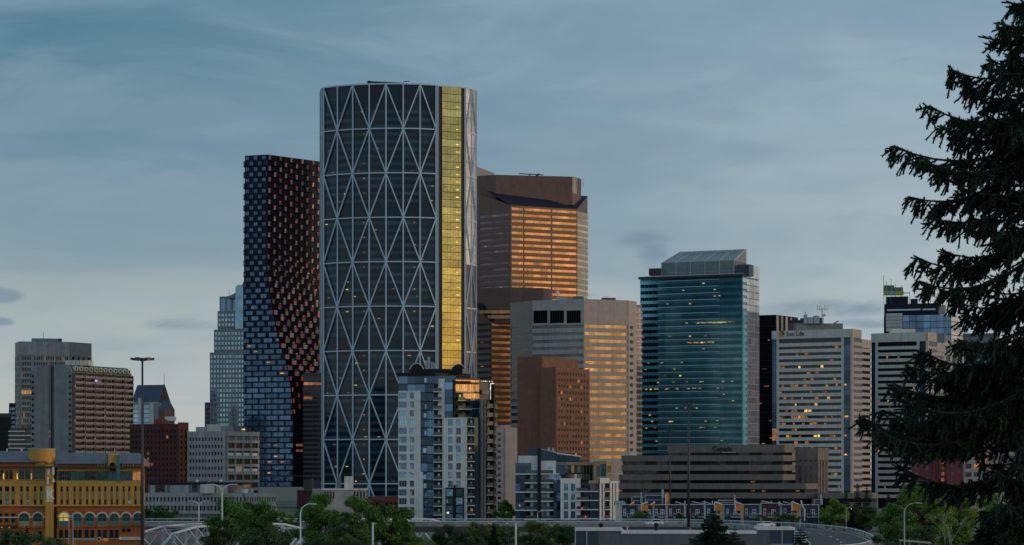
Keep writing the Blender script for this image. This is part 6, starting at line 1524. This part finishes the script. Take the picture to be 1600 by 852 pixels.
# ------------------------------------------------------------------ lamp posts
def high_mast(px, D, ytop, ybase, w, lab, heads, r0=.32):
    x = gx(px, D); z0, z1 = gz(ybase, D), gz(ytop, D); b = thing('high_mast_lamp', lab, 'lamp post', (x, D, z0), 'tall multi-head lamp posts')
    MB().tube((x, D, z0), (x, D, z1), r0, r0 * .55, n=12).build('pole', 'dark_metal', b, smooth=True)
    MB().tube((x, D, z0), (x, D, z0 + .9), r0 * 1.9, r0 * 1.4, n=12).build('base', 'dark_metal', b)
    W_ = w / F * D / 2
    MB().tube((x, D, z1 - .15), (x, D, z1 + .35), .35, .25, n=10).build('head_ring', 'dark_metal', b)
    for k in range(heads):
        an = 2 * math.pi * (k + .18) / heads; dx, dy = math.cos(an) * W_, math.sin(an) * W_
        m = MB(); m.bar((x, D, z1 + .1), (x + dx * .55, D + dy * .55, z1 + .12), .12, .1); m.build('arm', 'dark_metal', b)
        q = MB(); q.bar((x + dx * .5, D + dy * .5, z1 + .12), (x + dx, D + dy, z1 + .22), .62, .30); h = q.build('lamp_head', 'dark_metal', b)
        MB().bar((x + dx * .58, D + dy * .58, z1 - .03), (x + dx * .95, D + dy * .95, z1 + .05), .45, .06).build('lamp_lens', 'concrete_pale', h)
high_mast(222.5, 380, 563, 910, 37, 'tall dark lamp post with clustered heads in front of the yellow brick building', 6, .26)
high_mast(1076, 640, 633, 829, 23, 'tall dark lamp post with clustered heads rising from the middle of the ramp', 6, .40)
high_mast(1047, 860, 674, 812, 12, 'thinner dark lamp post left of the tall one above the ramp', 5, .32)
def street_lamp(px, D, ytop, ybase, arms, reach, lab, mm='steel_pale', k=1.0):
    x = gx(px, D); z0, z1 = gz(ybase, D), gz(ytop, D); b = thing('street_lamp', lab, 'street lamp', (x, D, z0), 'street lamps with curved arms'); h = z1 - z0
    zt = z1 - min(1.6, h * .25)
    MB().tube((x, D, z0), (x, D, zt), .20 * k, .15 * k, n=8).build('pole', mm, b, smooth=True); MB().tube((x, D, z0), (x, D, z0 + .5), .24, .2, n=8).build('base', mm, b)
    for s in arms:
        pts = [(x + s * reach * (1 - math.cos(t)), D, zt + (z1 - zt) * math.sin(t)) for t in [math.pi / 2 * i / 7 for i in range(8)]]
        MB().path(pts, .14 * k, .11 * k, 6).build('arm', mm, b); e = pts[-1]
        MB().bar((e[0] - s * .1, D, e[2]), (e[0] + s * .95, D, e[2] - .02), .34, .17).build('lamp_head', mm, b)
        MB().bar((e[0] + s * .2, D, e[2] - .1), (e[0] + s * .85, D, e[2] - .12), .24, .05).build('lamp_lens', 'concrete_pale', b)
street_lamp(469.5, 430, 787.5, 900, (1,), 1.7, 'single-arm street lamp among the trees at bottom left of centre', 'steel_pale', .75)
street_lamp(347, 520, 757, 830, (-1, 1), 2.2, 'double-arm street lamp before the long low concrete building, the taller one')
street_lamp(310.5, 700, 783, 828, (-1, 1), 1.9, 'double-arm street lamp just behind the truss bridge, the lower one')
street_lamp(1413, 430, 786, 900, (1,), 2.0, 'single-arm street lamp in front of the bright green trees at right', 'galvanised', .6)
street_lamp(1322, 690, 793, 826, (1,), .5, 'small lamp post behind the ramp railing at its right end', 'galvanised', .55)
street_lamp(840, 690, 799, 815, (1,), .4, 'small lamp post at the foot of the stepped condominium', 'galvanised', .7)
for px, D, yt, lab, mm in ((582.5, 420, 817.5, 'pale steel post with small lamp head among trees below the lattice tower', 'steel_pale'), (806, 400, 818.5, 'plain pale steel post in the scrub below the ramp', 'steel_pale'), (794.5, 420, 822, 'thin brown wooden post left of the pale steel post', 'bark')):
    x = gx(px, D); b = thing('post', lab, 'post', (x, D, 0)); z = gz(yt, D)
    MB().tube((x, D, 0), (x, D, z), .14 if mm == 'steel_pale' else .1, n=10).build('shaft', mm, b, smooth=True); MB().tube((x, D, z), (x, D, z + .1), .17, n=10).build('cap', mm, b)
    if px < 600: MB().bar((x, D, z - .1), (x + .5, D, z - .05), .22, .12).build('lamp_head', mm, b)
# poles in front of the yellow building
for px, yt, lab in ((107.5, 812, 'grey lamp pole in front of the first lit arched window'), (114, 802.5, 'grey lamp pole before the second arched window')):
    D = 500; x = gx(px, D); b = thing('lamp_pole', lab, 'lamp post', (x, D, 0)); z = gz(yt, D)
    MB().tube((x, D, 0), (x, D, z), .10, .07, n=8).build('pole', 'galvanised', b); MB().bar((x, D, z), (x + .9, D, z + .06), .3, .14).build('lamp_head', 'galvanised', b); MB().tube((x, D, 0), (x, D, .4), .2, n=8).build('base', 'galvanised', b)
x = gx(115, 505); b = thing('overhead_sign', 'overhead sign gantry with small lit panels in front of the yellow building', 'sign', (x, 505, 0))
MB().bar((gx(113, 505), 505, gz(843, 505)), (gx(150, 505), 505, gz(843, 505)), .25, .3).build('beam', 'galvanised', b); MB().tube((gx(114.5, 505), 505, 0), (gx(114.5, 505), 505, gz(842, 505)), .14, n=8).build('post', 'galvanised', b)
MB().tube((gx(155, 505), 504.7, gz(842.5, 505)), (gx(155, 505), 504.55, gz(842.5, 505)), .42, n=16).build('round_sign', 'white_wall', b); MB().tube((gx(155, 505), 504.56, gz(842.5, 505)), (gx(155, 505), 504.5, gz(842.5, 505)), .3, n=16).build('round_face', 'sign_navy', b)
MB().box(gx(161.5, 505), gx(169, 505), 504.8, 505, gz(845.5, 505), gz(841.5, 505)).build('sign_panel', 'sign_orange', b); MB().bar((gx(150, 505), 505, gz(843.5, 505)), (gx(170, 505), 505, gz(843.5, 505)), .12, .14).build('arm', 'galvanised', b)

# ------------------------------------------------------------------ cars on the ramp
def car(px, D, z, mm, s, lab, suv=False, rot=0.0):
    x = gx(px, D); b = thing('car', lab, 'car', (x, D, z), 'cars on the ramp'); h = 1.62 if suv else 1.42; Lc, wd = 4.5, 1.8
    M = Matrix.Translation((x, D, z)) @ Matrix.Rotation(R(rot), 4, 'Z')
    T = lambda p: tuple(M @ Vector((s * p[0], p[1], p[2])))
    def ext(prof, w0, name, m, tw=None, parent=None):
        q = MB(); k = len(prof)
        for sd in (-1, 1): q.v += [T((px_, sd * (w0 if tw is None else tw(pz)), pz)) for px_, pz in prof]
        q.f = [tuple(range(k)), tuple(range(2 * k - 1, k - 1, -1))] + [(i, i + k, (i + 1) % k + k, (i + 1) % k) for i in range(k)]
        if s < 0: q.f = [tuple(reversed(t)) for t in q.f]
        return q.build(name, m, parent or b)
    hood = .95 if suv else .86
    ext([(-2.2, .35), (-2.25, .6), (-2.15, hood - .02), (-1.2, hood + .06), (1.9, hood + .1), (2.2, hood), (2.25, .45), (2.1, .3), (-2.0, .3)], wd / 2, 'body', mm)
    roof = [(-1.25, hood + .03), (-.55, h - .04), (.1, h), (1.3 if suv else .9, h - .04), (2.05 if suv else 1.75, hood + .08)]
    tw = lambda pz: wd / 2 - .05 - .22 * (pz - hood) / (h - hood)
    ext(roof, 0, 'cabin', mm, tw)
    gl = [(-1.12, hood + .1), (-.52, h - .12), (.1, h - .09), (1.2 if suv else .85, h - .12), (1.8 if suv else 1.5, hood + .12)]
    ext(gl, 0, 'side_windows', 'glass_black', lambda pz: tw(pz) + .012)
    for ex, sg in ((-1.25, -1), (roof[-1][0], 1)):
        a, c = (roof[0], roof[1]) if sg < 0 else (roof[-1], roof[-2]); q = MB(); off = Vector((s * sg * .02, 0, .012))
        pts = [(a[0], -.66, a[1] + .05), (a[0], .66, a[1] + .05), (c[0], .56, c[1] - .03), (c[0], -.56, c[1] - .03)]
        q.v = [tuple(Vector(T(p)) + off) for p in pts]; q.f = [(0, 1, 2, 3)]; q.build('windscreen' if sg < 0 else 'rear_window', 'glass_black', b)
    for wx in (-1.35, 1.4):
        for sd in (-1, 1):
            m = MB(); m.tube(T((wx, sd * .70, .33)), T((wx, sd * .92, .33)), .33, n=14); t = m.build('wheel', 'rubber', b); m = MB(); m.tube(T((wx, sd * .91, .33)), T((wx, sd * .935, .33)), .2, n=12); m.build('rim', 'galvanised', t)
    for sd in (-1, 1):
        q = MB(); q.bar(T((2.20, sd * .72, hood - .12)), T((2.28, sd * .72, hood - .12)), .34, .22); q.build('tail_light', 'tail_red', b)
        q = MB(); q.bar(T((-2.18, sd * .66, hood - .2)), T((-2.27, sd * .66, hood - .2)), .34, .18); q.build('headlight', 'concrete_pale' if rot < 100 else 'head_white', b)
    return b
car(1022, 664, 5.35, 'car_white', 1, 'white estate car with red tail lights on the ramp left of the tall lamp', True, 18)
car(1196.5, 655, 5.1, 'car_white', 1, 'white saloon car at the right of the ramp near the curve', False, 14)
car(857.5, 667, 5.4, 'car_blue', 1, 'dark blue car with red tail lights in front of the stepped condominium', False, 20)
car(778, 659, 5.3, 'car_blue', 1, 'dark car with bright headlights half hidden behind the ramp parapet', False, 205)
# ------------------------------------------------------------------ vegetation
def rand_rot_quads(C, size, rs, flat=0.0, aspect=1.0):
    """leaf quads of random facing at centres C"""
    n = len(C); a = rs.normal(size=(n, 3)); a /= np.linalg.norm(a, axis=1, keepdims=True)
    t = rs.normal(size=(n, 3)); b = np.cross(a, t); b /= np.linalg.norm(b, axis=1, keepdims=True)
    c = np.cross(a, b); s = (size * rs.uniform(.55, 1.35, n))[:, None]
    b = b * s * aspect; c = c * s
    return np.stack([C - b * .5, C + c * .32 , C + b * .5, C - c * .32], axis=1).reshape(-1, 3)
def broadleaf(px, D, ytop, w_px, lab, mm='leaf', n=9000, leaf=.42, seed=1, base=0.0, clumps=34, dens=1.0, depth=None, group='leafy trees below the skyline', trunkm='bark', open_=0.0):
    rs = np.random.RandomState(seed); x = gx(px, D); ztop = gz(ytop, D); w = w_px / F * D; H = ztop - base
    b = thing('broadleaf_tree', lab, 'tree', (x, D, base), group)
    cz = base + H * .60; rz = H * .42; rx = w / 2; ry = rx * .85
    th = .14 + .012 * H
    r_ = random.Random(seed); pts = [(x + r_.uniform(-.2, .2) * k, D + r_.uniform(-.2, .2) * k, base + H * .62 * k / 4) for k in range(5)]; pts[0] = (x, D, base - .3)
    MB().path(pts, th * 1.6, th * .7, 8).build('trunk', trunkm, b)
    cc = []
    while len(cc) < clumps:
        v = rs.uniform(-1, 1, 3); q = np.linalg.norm(v)
        if q > 1 or q < .25: continue
        k = 1.0 - .28 * max(0, v[2]) ** 2
        cc.append((x + v[0] * rx * k, D + v[1] * ry * k, cz + v[2] * rz, rs.uniform(.16, .30) * min(rx, rz * 1.4)))
    cc.append((x, D, ztop - .12 * H, .16 * rx))
    m = MB()
    for q in cc:
        st = Vector(pts[r_.randrange(1, 5)]); e = Vector(q[:3]); mid = st.lerp(e, .5) + Vector((0, 0, -.05 * H)); m.path([st, mid, e], th * .42, .03, 5)
    m.build('limbs', trunkm, b)
    V = []
    tot = sum(q[3] ** 2 for q in cc)
    for q in cc:
        k = max(30, int(1.5 * n * q[3] ** 2 / tot)); v = rs.normal(size=(k, 3)); v /= np.linalg.norm(v, axis=1, keepdims=True); v *= (rs.uniform(0, 1, k) ** .42)[:, None] * q[3] * rs.uniform(.8, 1.35, k)[:, None]
        v[:, 2] *= .75; V.append(np.array(q[:3]) + v)
    C = np.concatenate(V); np_mesh('crown', rand_rot_quads(C, leaf, rs), 4, mm, b)
    return b
def conifer(px, D, ytop, w_px, lab, seed=1, base=0.0, mm='needle', tiers=26, group='small conifers', tuft=.34):
    rs = np.random.RandomState(seed); x = gx(px, D); z1 = gz(ytop, D); H = z1 - base; w = w_px / F * D / 2
    b = thing('conifer', lab, 'tree', (x, D, base), group)
    MB().tube((x, D, base - .3), (x, D, z1), .05 + .012 * H, .02, n=8).build('trunk', 'bark', b)
    m = MB(); C = []; Dn = []
    for i in range(tiers):
        t = i / (tiers - 1); z = base + .06 * H + (H * .93) * t; R_ = w * (1 - t) ** .85 * rs.uniform(.85, 1.1) + .12
        for k in range(rs.randint(7, 11)):
            an = rs.uniform(0, 2 * math.pi); L_ = R_ * rs.uniform(.6, 1.12); dx, dy = math.cos(an), math.sin(an); up = rs.uniform(.02, .22) * L_
            e = (x + dx * L_, D + dy * L_, z + up - .10 * L_); m.bar((x, D, z), e, .035, .035)
            nn = int(24 + 75 * L_)
            s = rs.uniform(.15, 1.0, nn); side = rs.normal(size=nn) * .16 * L_ * (1.15 - s); hang = -np.abs(rs.normal(size=nn)) * .07 * L_
            C.append(np.stack([x + dx * L_ * s - dy * side, D + dy * L_ * s + dx * side, z + (up - .1 * L_) * s + hang], axis=1))
            Dn.append(np.tile([dx, dy, .15], (nn, 1)))
    m.build('boughs', 'bark', b)
    C = np.concatenate(C); d = np.concatenate(Dn) + rs.normal(size=C.shape) * .55; d /= np.linalg.norm(d, axis=1, keepdims=True)
    t = rs.normal(size=C.shape); a = np.cross(d, t); a /= np.linalg.norm(a, axis=1, keepdims=True); s = (tuft * rs.uniform(.6, 1.3, len(C)))[:, None]
    V = np.stack([C - d * s * .5, C + a * s * .22, C + d * s * .5, C - a * s * .22], axis=1).reshape(-1, 3)
    np_mesh('needles', V, 4, mm, b)

broadleaf(30, 470, 826, 105, 'dark round tree in front of the left end of the yellow building', 'leaf_dark', 8000, .36, 3, 0, 30)
broadleaf(92, 455, 838, 70, 'low dark tree before the arched windows at far left', 'leaf_dark', 5000, .34, 31, 0, 22)
conifer(42, 490, 822, 26, 'narrow dark conifer in front of the yellow building', 5, tiers=22)
broadleaf(250, 800, 790, 70, 'dim dark tree before the low concrete building right of the tall lamp', 'leaf_dark', 7000, .5, 4, 0, 26)
broadleaf(362, 560, 781, 86, 'large dark green tree left of the double-arm lamp, left half of the clump', 'leaf', 15000, .40, 7, 0, 44)
broadleaf(404, 540, 783, 72, 'dark green tree right of the double-arm lamp, right half of the clump', 'leaf', 12000, .38, 8, 0, 38)
broadleaf(344, 500, 812, 54, 'low dark shrubby tree over the truss bridge', 'leaf_dark', 7000, .36, 9, 0, 22)
broadleaf(450, 640, 800, 46, 'small tree left of the single-arm street lamp', 'leaf', 7000, .40, 10, 0, 24)
broadleaf(500, 540, 779, 84, 'leafy green tree right of the single-arm street lamp', 'leaf', 15000, .38, 11, 0, 44)
broadleaf(556, 520, 778, 88, 'broad leafy tree below the left side of the lattice tower', 'leaf', 16000, .38, 12, 0, 46)
broadleaf(612, 530, 781, 76, 'leafy tree just left of the white condominium foot', 'leaf', 13000, .38, 13, 0, 40)
broadleaf(640, 500, 812, 50, 'low tree by the pale truss end below the white condominium', 'leaf', 7000, .34, 14, 0, 22)
broadleaf(530, 470, 822, 110, 'dark low tree in front of the leafy clump at bottom', 'leaf_dark', 9000, .34, 15, 0, 30)
broadleaf(420, 470, 826, 90, 'dark low tree filling the bottom edge left of the street lamp', 'leaf_dark', 8000, .34, 16, 0, 26)
broadleaf(789, 860, 786, 36, 'green tree between the white tower and the stepped condominium', 'leaf', 8000, .42, 17, 0, 24)
for i, (px, D, yt, w, mm, lab) in enumerate(((700, 600, 824, 52, 'leaf_dark', 'dark bush under the left of the ramp beside the truss end'), (752, 590, 817, 62, 'leaf_scrub', 'yellow-green bush under the ramp left of the narrow dark conifer'), (788, 600, 819, 50, 'leaf_scrub', 'olive bush right of the dark conifer below the ramp'), (845, 590, 815, 84, 'leaf_scrub', 'wide olive bush below the ramp right of the pale post'), (884, 585, 820, 50, 'leaf_dark', 'dark bush against the left end of the flat-roofed building'), (728, 560, 832, 60, 'leaf_dark', 'low dark bush at the bottom edge below the ramp'), (820, 550, 836, 80, 'leaf_dark', 'low dark bush at the bottom edge left of the flat-roofed building'))):
    broadleaf(px, D, yt, w, lab, mm, 8000, .30, 40 + i, 0, 26, group='bushes under the ramp')
conifer(771, 570, 818, 30, 'dark narrow conifer below the ramp in front of the bushes', 61, tiers=24); conifer(716, 575, 830, 34, 'small dark conifer below the ramp near the truss end', 62, tiers=20)
conifer(1113, 420, 796, 158, 'blue-green spruce in front of the flat-roofed building, the larger one', 63, tiers=34, tuft=.30)
conifer(1148, 415, 822, 96, 'lower spruce top touching the right of the larger one', 66, tiers=20, tuft=.24)
conifer(1251, 420, 823, 96, 'small dark spruce at the right corner of the flat-roofed building', 64, tiers=22, tuft=.24)
def undergrowth():
    rs = np.random.RandomState(77); n = 42000; y = rs.uniform(500, 652, n); px = rs.uniform(640, 905, n); x = (px - CX) / F * y
    h = (1.2 + 1.8 * np.abs(np.sin(x * .31 + 1.3) * np.cos(y * .13 + x * .05))) * rs.uniform(.1, 1, n)
    o = np_mesh('undergrowth', rand_rot_quads(np.stack([x, y, h + .1], axis=1), .42, rs), 4, 'leaf_scrub', None, kind='stuff')
    o['label'] = 'low green scrub covering the ground under the ramp'; o['category'] = 'undergrowth'
undergrowth()
# planting between ramp and townhouses
for i, (px, yt, w, mm, lab) in enumerate(((996, 799, 24, 'leaf', 'green shrub before the navy townhouse at the left of the row'), (1012, 800, 14, 'leaf', 'small green shrub before the orange sloping bay'), (1062, 801, 16, 'leaf_dark', 'dark shrub left of the tall ramp lamp'), (1092, 802, 18, 'leaf_dark', 'dark shrub right of the tall ramp lamp'), (1138, 803, 14, 'leaf_dark', 'dark shrub before the navy townhouse in mid row'), (1216, 800, 26, 'leaf_scrub', 'yellowish shrub before the wine red townhouse'), (1240, 804, 30, 'leaf_scrub', 'low yellowish shrub before the right-hand orange bay'), (1186, 806, 30, 'leaf_scrub', 'low scrub before the plain navy townhouse'))):
    broadleaf(px, 725, yt, w, lab, mm, 3000, .34, 80 + i, gz(826, 725), 14, group='shrubs before the townhouses')
conifer(1266, 722, 786, 14, 'narrow dark conifer at the right end of the townhouses', 90, tiers=20); conifer(1278, 700, 802, 10, 'tiny dark conifer behind the ramp railing', 91, tiers=14)
broadleaf(1302, 735, 782, 44, 'bright green tree right of the townhouses', 'leaf_bright', 11000, .42, 92, 0, 32)
for i, (px, yt, w, lab) in enumerate(((1322, 768, 26, 'dark conifer behind the bright green tree'), (1340, 756, 24, 'tall dark conifer at the foot of the banded tower'), (1354, 760, 22, 'dark conifer right of the tall one at the banded tower'), (1388, 772, 28, 'dark layered conifer left of the bright trees at right'))):
    conifer(px, 840, yt, w, lab, 95 + i, tiers=24, tuft=.5)
broadleaf(1352, 780, 788, 40, 'dark olive tree beside the curve of the ramp', 'leaf_dark', 8000, .42, 99, 0, 24)
broadleaf(1442, 520, 758, 96, 'large bright green tree at right behind the ramp curve', 'leaf_bright', 19000, .36, 101, 0, 52)
broadleaf(1398, 500, 792, 70, 'green tree left of the large bright one beside the ramp curve', 'leaf', 12000, .36, 102, 0, 36)
broadleaf(1497, 530, 762, 78, 'bright green tree partly behind the spruce', 'leaf_bright', 15000, .36, 103, 0, 42)
broadleaf(1562, 480, 728, 66, 'yellow-green tree glimpsed through the spruce at far right', 'leaf_bright', 9000, .34, 104, 0, 28)
broadleaf(1430, 440, 822, 90, 'low dark tree at the bottom edge right of the ramp', 'leaf_dark', 9000, .32, 105, 0, 28)
def bare_tree():
    D = 460; x = gx(1480, D); rs = random.Random(5); b = thing('bare_tree', 'pale bare-branched birch in front of the bright green trees', 'tree', (x, D, 0)); m = MB(); tw = MB()
    def grow(p, d, L_, r, lev):
        q = p + d * L_; (m if lev < 2 else tw).path([p, p.lerp(q, .5) + Vector((rs.uniform(-.06, .06) * L_, 0, 0)), q], r, r * .65, 6)
        if lev >= 5: return
        for k in range(2 if lev else 3):
            nd = (d + Vector((rs.uniform(-.55, .55), rs.uniform(-.4, .4), rs.uniform(-.05, .25)))).normalized(); grow(q, nd, L_ * rs.uniform(.62, .84), r * .66, lev + 1)
    grow(Vector((x, D, 0)), Vector((.05, 0, 1)), 3.6, .15, 0); m.build('trunk', 'bark_pale', b); tw.build('twigs', 'bark_pale', b)
    C = np.array([v for v in tw.v[::7]]); rs2 = np.random.RandomState(4); C = C + rs2.normal(size=C.shape) * .25; np_mesh('crown', rand_rot_quads(C[:1500], .2, rs2), 4, 'leaf_bright', b)
bare_tree()
r = thing('guard_rail', 'pale steel guard rail at the bottom right below the green trees', 'guard rail', (gx(1425, 430), 430, 0))
MB().bar((gx(1405, 430), 430, gz(844, 430)), (gx(1455, 430), 430, gz(848.5, 430)), .12, .3).build('rail', 'galvanised', r)
for k in range(4): x = gx(1407 + 15 * k, 430); MB().bar((x, 430.2, 0), (x, 430.2, gz(845 + 1.4 * k, 430)), .12, .15).build('post', 'galvanised', r)

# ------------------------------------------------------------------ big spruce close at hand on the right
def near_spruce():
    D = 40.0; X = gx(1650, D); rs = np.random.RandomState(11); base = hill(X, D) - .2; ztop = gz(-90, D)
    b = thing('spruce_tree', 'large dark spruce with drooping branches filling the right edge in the foreground', 'tree', (X, D, base))
    MB().path([(X, D, base), (X + .05, D, base + 3), (X - .03, D, base + 6), (X, D, ztop)], .20, .03, 12).build('trunk', 'bark', b, smooth=True)
    limbs = MB(); twig_a = []; twig_b = []
    def bough(p, e, droop, dens=1.0):
        """main limb from p to e with side twigs that hang; records twig segments"""
        p, e = np.array(p, float), np.array(e, float); L_ = np.linalg.norm(e - p); n = 9
        T = np.linspace(0, 1, n)[:, None]; C = p + (e - p) * T; C[:, 2] -= (np.sin(T[:, 0] * np.pi) * droop * L_ * .16); C[:, 2] += (T[:, 0] ** 4) * .11 * L_ - .06 * L_ * T[:, 0] ** 2
        limbs.path([tuple(c) for c in C], .034 * min(1.2, L_ / 2.2), .008, 6)
        for i in range(n - 1): twig_a.append(C[i]); twig_b.append(C[i + 1])
        h = (e - p) / L_; side = np.cross(h, [0, 0, 1]); side /= np.linalg.norm(side) + 1e-9
        m = int(L_ * 20 * dens)
        for k in range(m):
            t = rs.uniform(.10, 1.0); i = min(n - 2, int(t * (n - 1))); q = C[i] + (C[i + 1] - C[i]) * (t * (n - 1) - i)
            sgn = rs.choice([-1, 1]); Ls = (.50 * (1.10 - t) * min(1, L_ / 1.8) + .12) * rs.uniform(.55, 1.15)
            d = h * rs.uniform(.5, 1.0) + side * sgn * rs.uniform(.3, .95) + np.array([0, 0, rs.uniform(-.65, .12)]); d /= np.linalg.norm(d)
            r_ = q + d * Ls; r_[2] -= .12 * Ls; twig_a.append(q); twig_b.append(r_)
            nh = int(2 + Ls * 11)
            for _ in range(nh):        # hanging and forward branchlets
                s = rs.uniform(.2, 1.0); a = q + (r_ - q) * s; dd = d * rs.uniform(.2, .8) + side * rs.uniform(-.5, .5) + np.array([0, 0, rs.uniform(-1.15, .15) if rs.rand() > .25 else rs.uniform(.2, .8)]); dd /= np.linalg.norm(dd); l2 = rs.uniform(.07, .19) * (1.3 if dd[2] < -.5 else .8)
                twig_a.append(a); twig_b.append(a + dd * l2)
        twig_a.append(C[-2]); twig_b.append(C[-1] + h * .06)
    def at(px, py, dd=0.0): return (gx(px, D + dd), D + dd, gz(py, D + dd))
    # boughs seen against the sky, tip by tip
    tips = [(1572, 6, 0), (1560, 40, -.3), (1535, 62, .1), (1546, 98, -.4), (1488, 118, 0), (1512, 140, .4), (1452, 176, -.2), (1470, 205, .3), (1397, 241, 0), (1440, 262, -.5), (1475, 285, .5), (1419, 320, .1), (1455, 352, -.4), (1428, 412, 0), (1470, 400, .5), (1436, 452, -.4), (1492, 478, .3),
            (1496, 540, -.5), (1420, 585, .3), (1440, 560, -.3), (1395, 612, .2), (1410, 640, -.5), (1346, 668, 0), (1380, 655, .5), (1372, 690, -.3), (1400, 738, .1), (1455, 590, .1), (1440, 625, .4), (1425, 655, -.2), (1400, 672, .2), (1470, 640, 0), (1490, 610, .4), (1510, 500, .2), (1500, 580, -.2)]
    for px, py, dd in tips:
        r0 = max(0, (py - 0)) ; rise = rs.uniform(10, 45) if py < 300 else rs.uniform(40, 110)
        bough(at(1650, py - rise + rs.uniform(-10, 10), 0), at(px, py, dd * (1650 - px) / 120), rs.uniform(.5, 1.1), 1.1)
    # the rest of the crown all round the trunk, kept inside an uneven outline with open notches between whorls
    PR = [(-120, 1646), (-60, 1615), (0, 1580), (60, 1545), (110, 1515), (180, 1475), (222, 1510), (250, 1450), (292, 1480), (330, 1455), (372, 1490), (412, 1455), (450, 1475), (485, 1535), (545, 1540), (580, 1480), (620, 1450), (660, 1420), (690, 1470), (715, 1505), (740, 1490), (765, 1525), (800, 1550), (870, 1538), (1200, 1530)]
    def prof(y):
        for (a, ea), (c, ec) in zip(PR, PR[1:]):
            if y <= c: return (1650 - (ea + (ec - ea) * (max(y, a) - a) / (c - a))) * .01
        return 1.2
    def prof_smooth(y): return sum(prof(y + 60 * k) for k in range(-2, 3)) / 5
    z = gz(900, D) - .2
    while z < ztop - .15:
        py = HZ - (z - CZ) * F / D
        for k in range(4):
            an = rs.uniform(0, 2 * math.pi); dr = rs.uniform(.1, .34)
            R_ = prof(py + 24); L_ = min(R_, prof(py + dr * R_ * 100)) * rs.uniform(.5, .97)
            if math.cos(an) > -.2: L_ = prof_smooth(py) * rs.uniform(.5, .95)
            dn = .62 if math.cos(an) < .15 else .35
            bough((X, D, z + rs.uniform(-.1, .1)), (X + math.cos(an) * L_, D + math.sin(an) * L_, z - L_ * dr), rs.uniform(.3, 1.0), dn)
        z += .25
    # skirt below: dense dark mass at the lower right
    for k in range(30):
        px = rs.uniform(1530, 1610); py = rs.uniform(790, 900); bough(at(1650, py - 60), at(max(1512, px - .25 * max(0, py - 820)), py, rs.uniform(-1.3, 1.3)), .6, 1.0)
    limbs.build('limbs', 'bark', b)
    A, B_ = np.array(twig_a), np.array(twig_b); print('spruce twigs', len(A))
    # needles: a bottle brush of thin blades round every twig
    Ls = np.linalg.norm(B_ - A, axis=1); per = np.maximum(9, (Ls * 95).astype(int)); idx = np.repeat(np.arange(len(A)), per); n = len(idx)
    s = rs.uniform(.05, 1.02, n)[:, None]; P = A[idx] + (B_ - A)[idx] * s; d = ((B_ - A) / Ls[:, None])[idx]
    r_ = rs.normal(size=(n, 3)); r_ -= (r_ * d).sum(1, keepdims=True) * d; r_ /= np.linalg.norm(r_, axis=1, keepdims=True)
    ax = r_ * .82 + d * .55; ax /= np.linalg.norm(ax, axis=1, keepdims=True); l = rs.uniform(.042, .068, n)[:, None]; sd = np.cross(ax, d); sd /= np.linalg.norm(sd, axis=1, keepdims=True) + 1e-9
    V = np.stack([P - sd * .011, P + sd * .011, P + ax * l], axis=1).reshape(-1, 3); print('needles', n)
    np_mesh('needles', V, 3, 'needle_near', b)
    m = MB()
    for a, c in zip(twig_a, twig_b): m.tube(a, c, .014, .017, 4, cap=False)
    m.build('twigs', 'needle_near', b)
near_spruce()
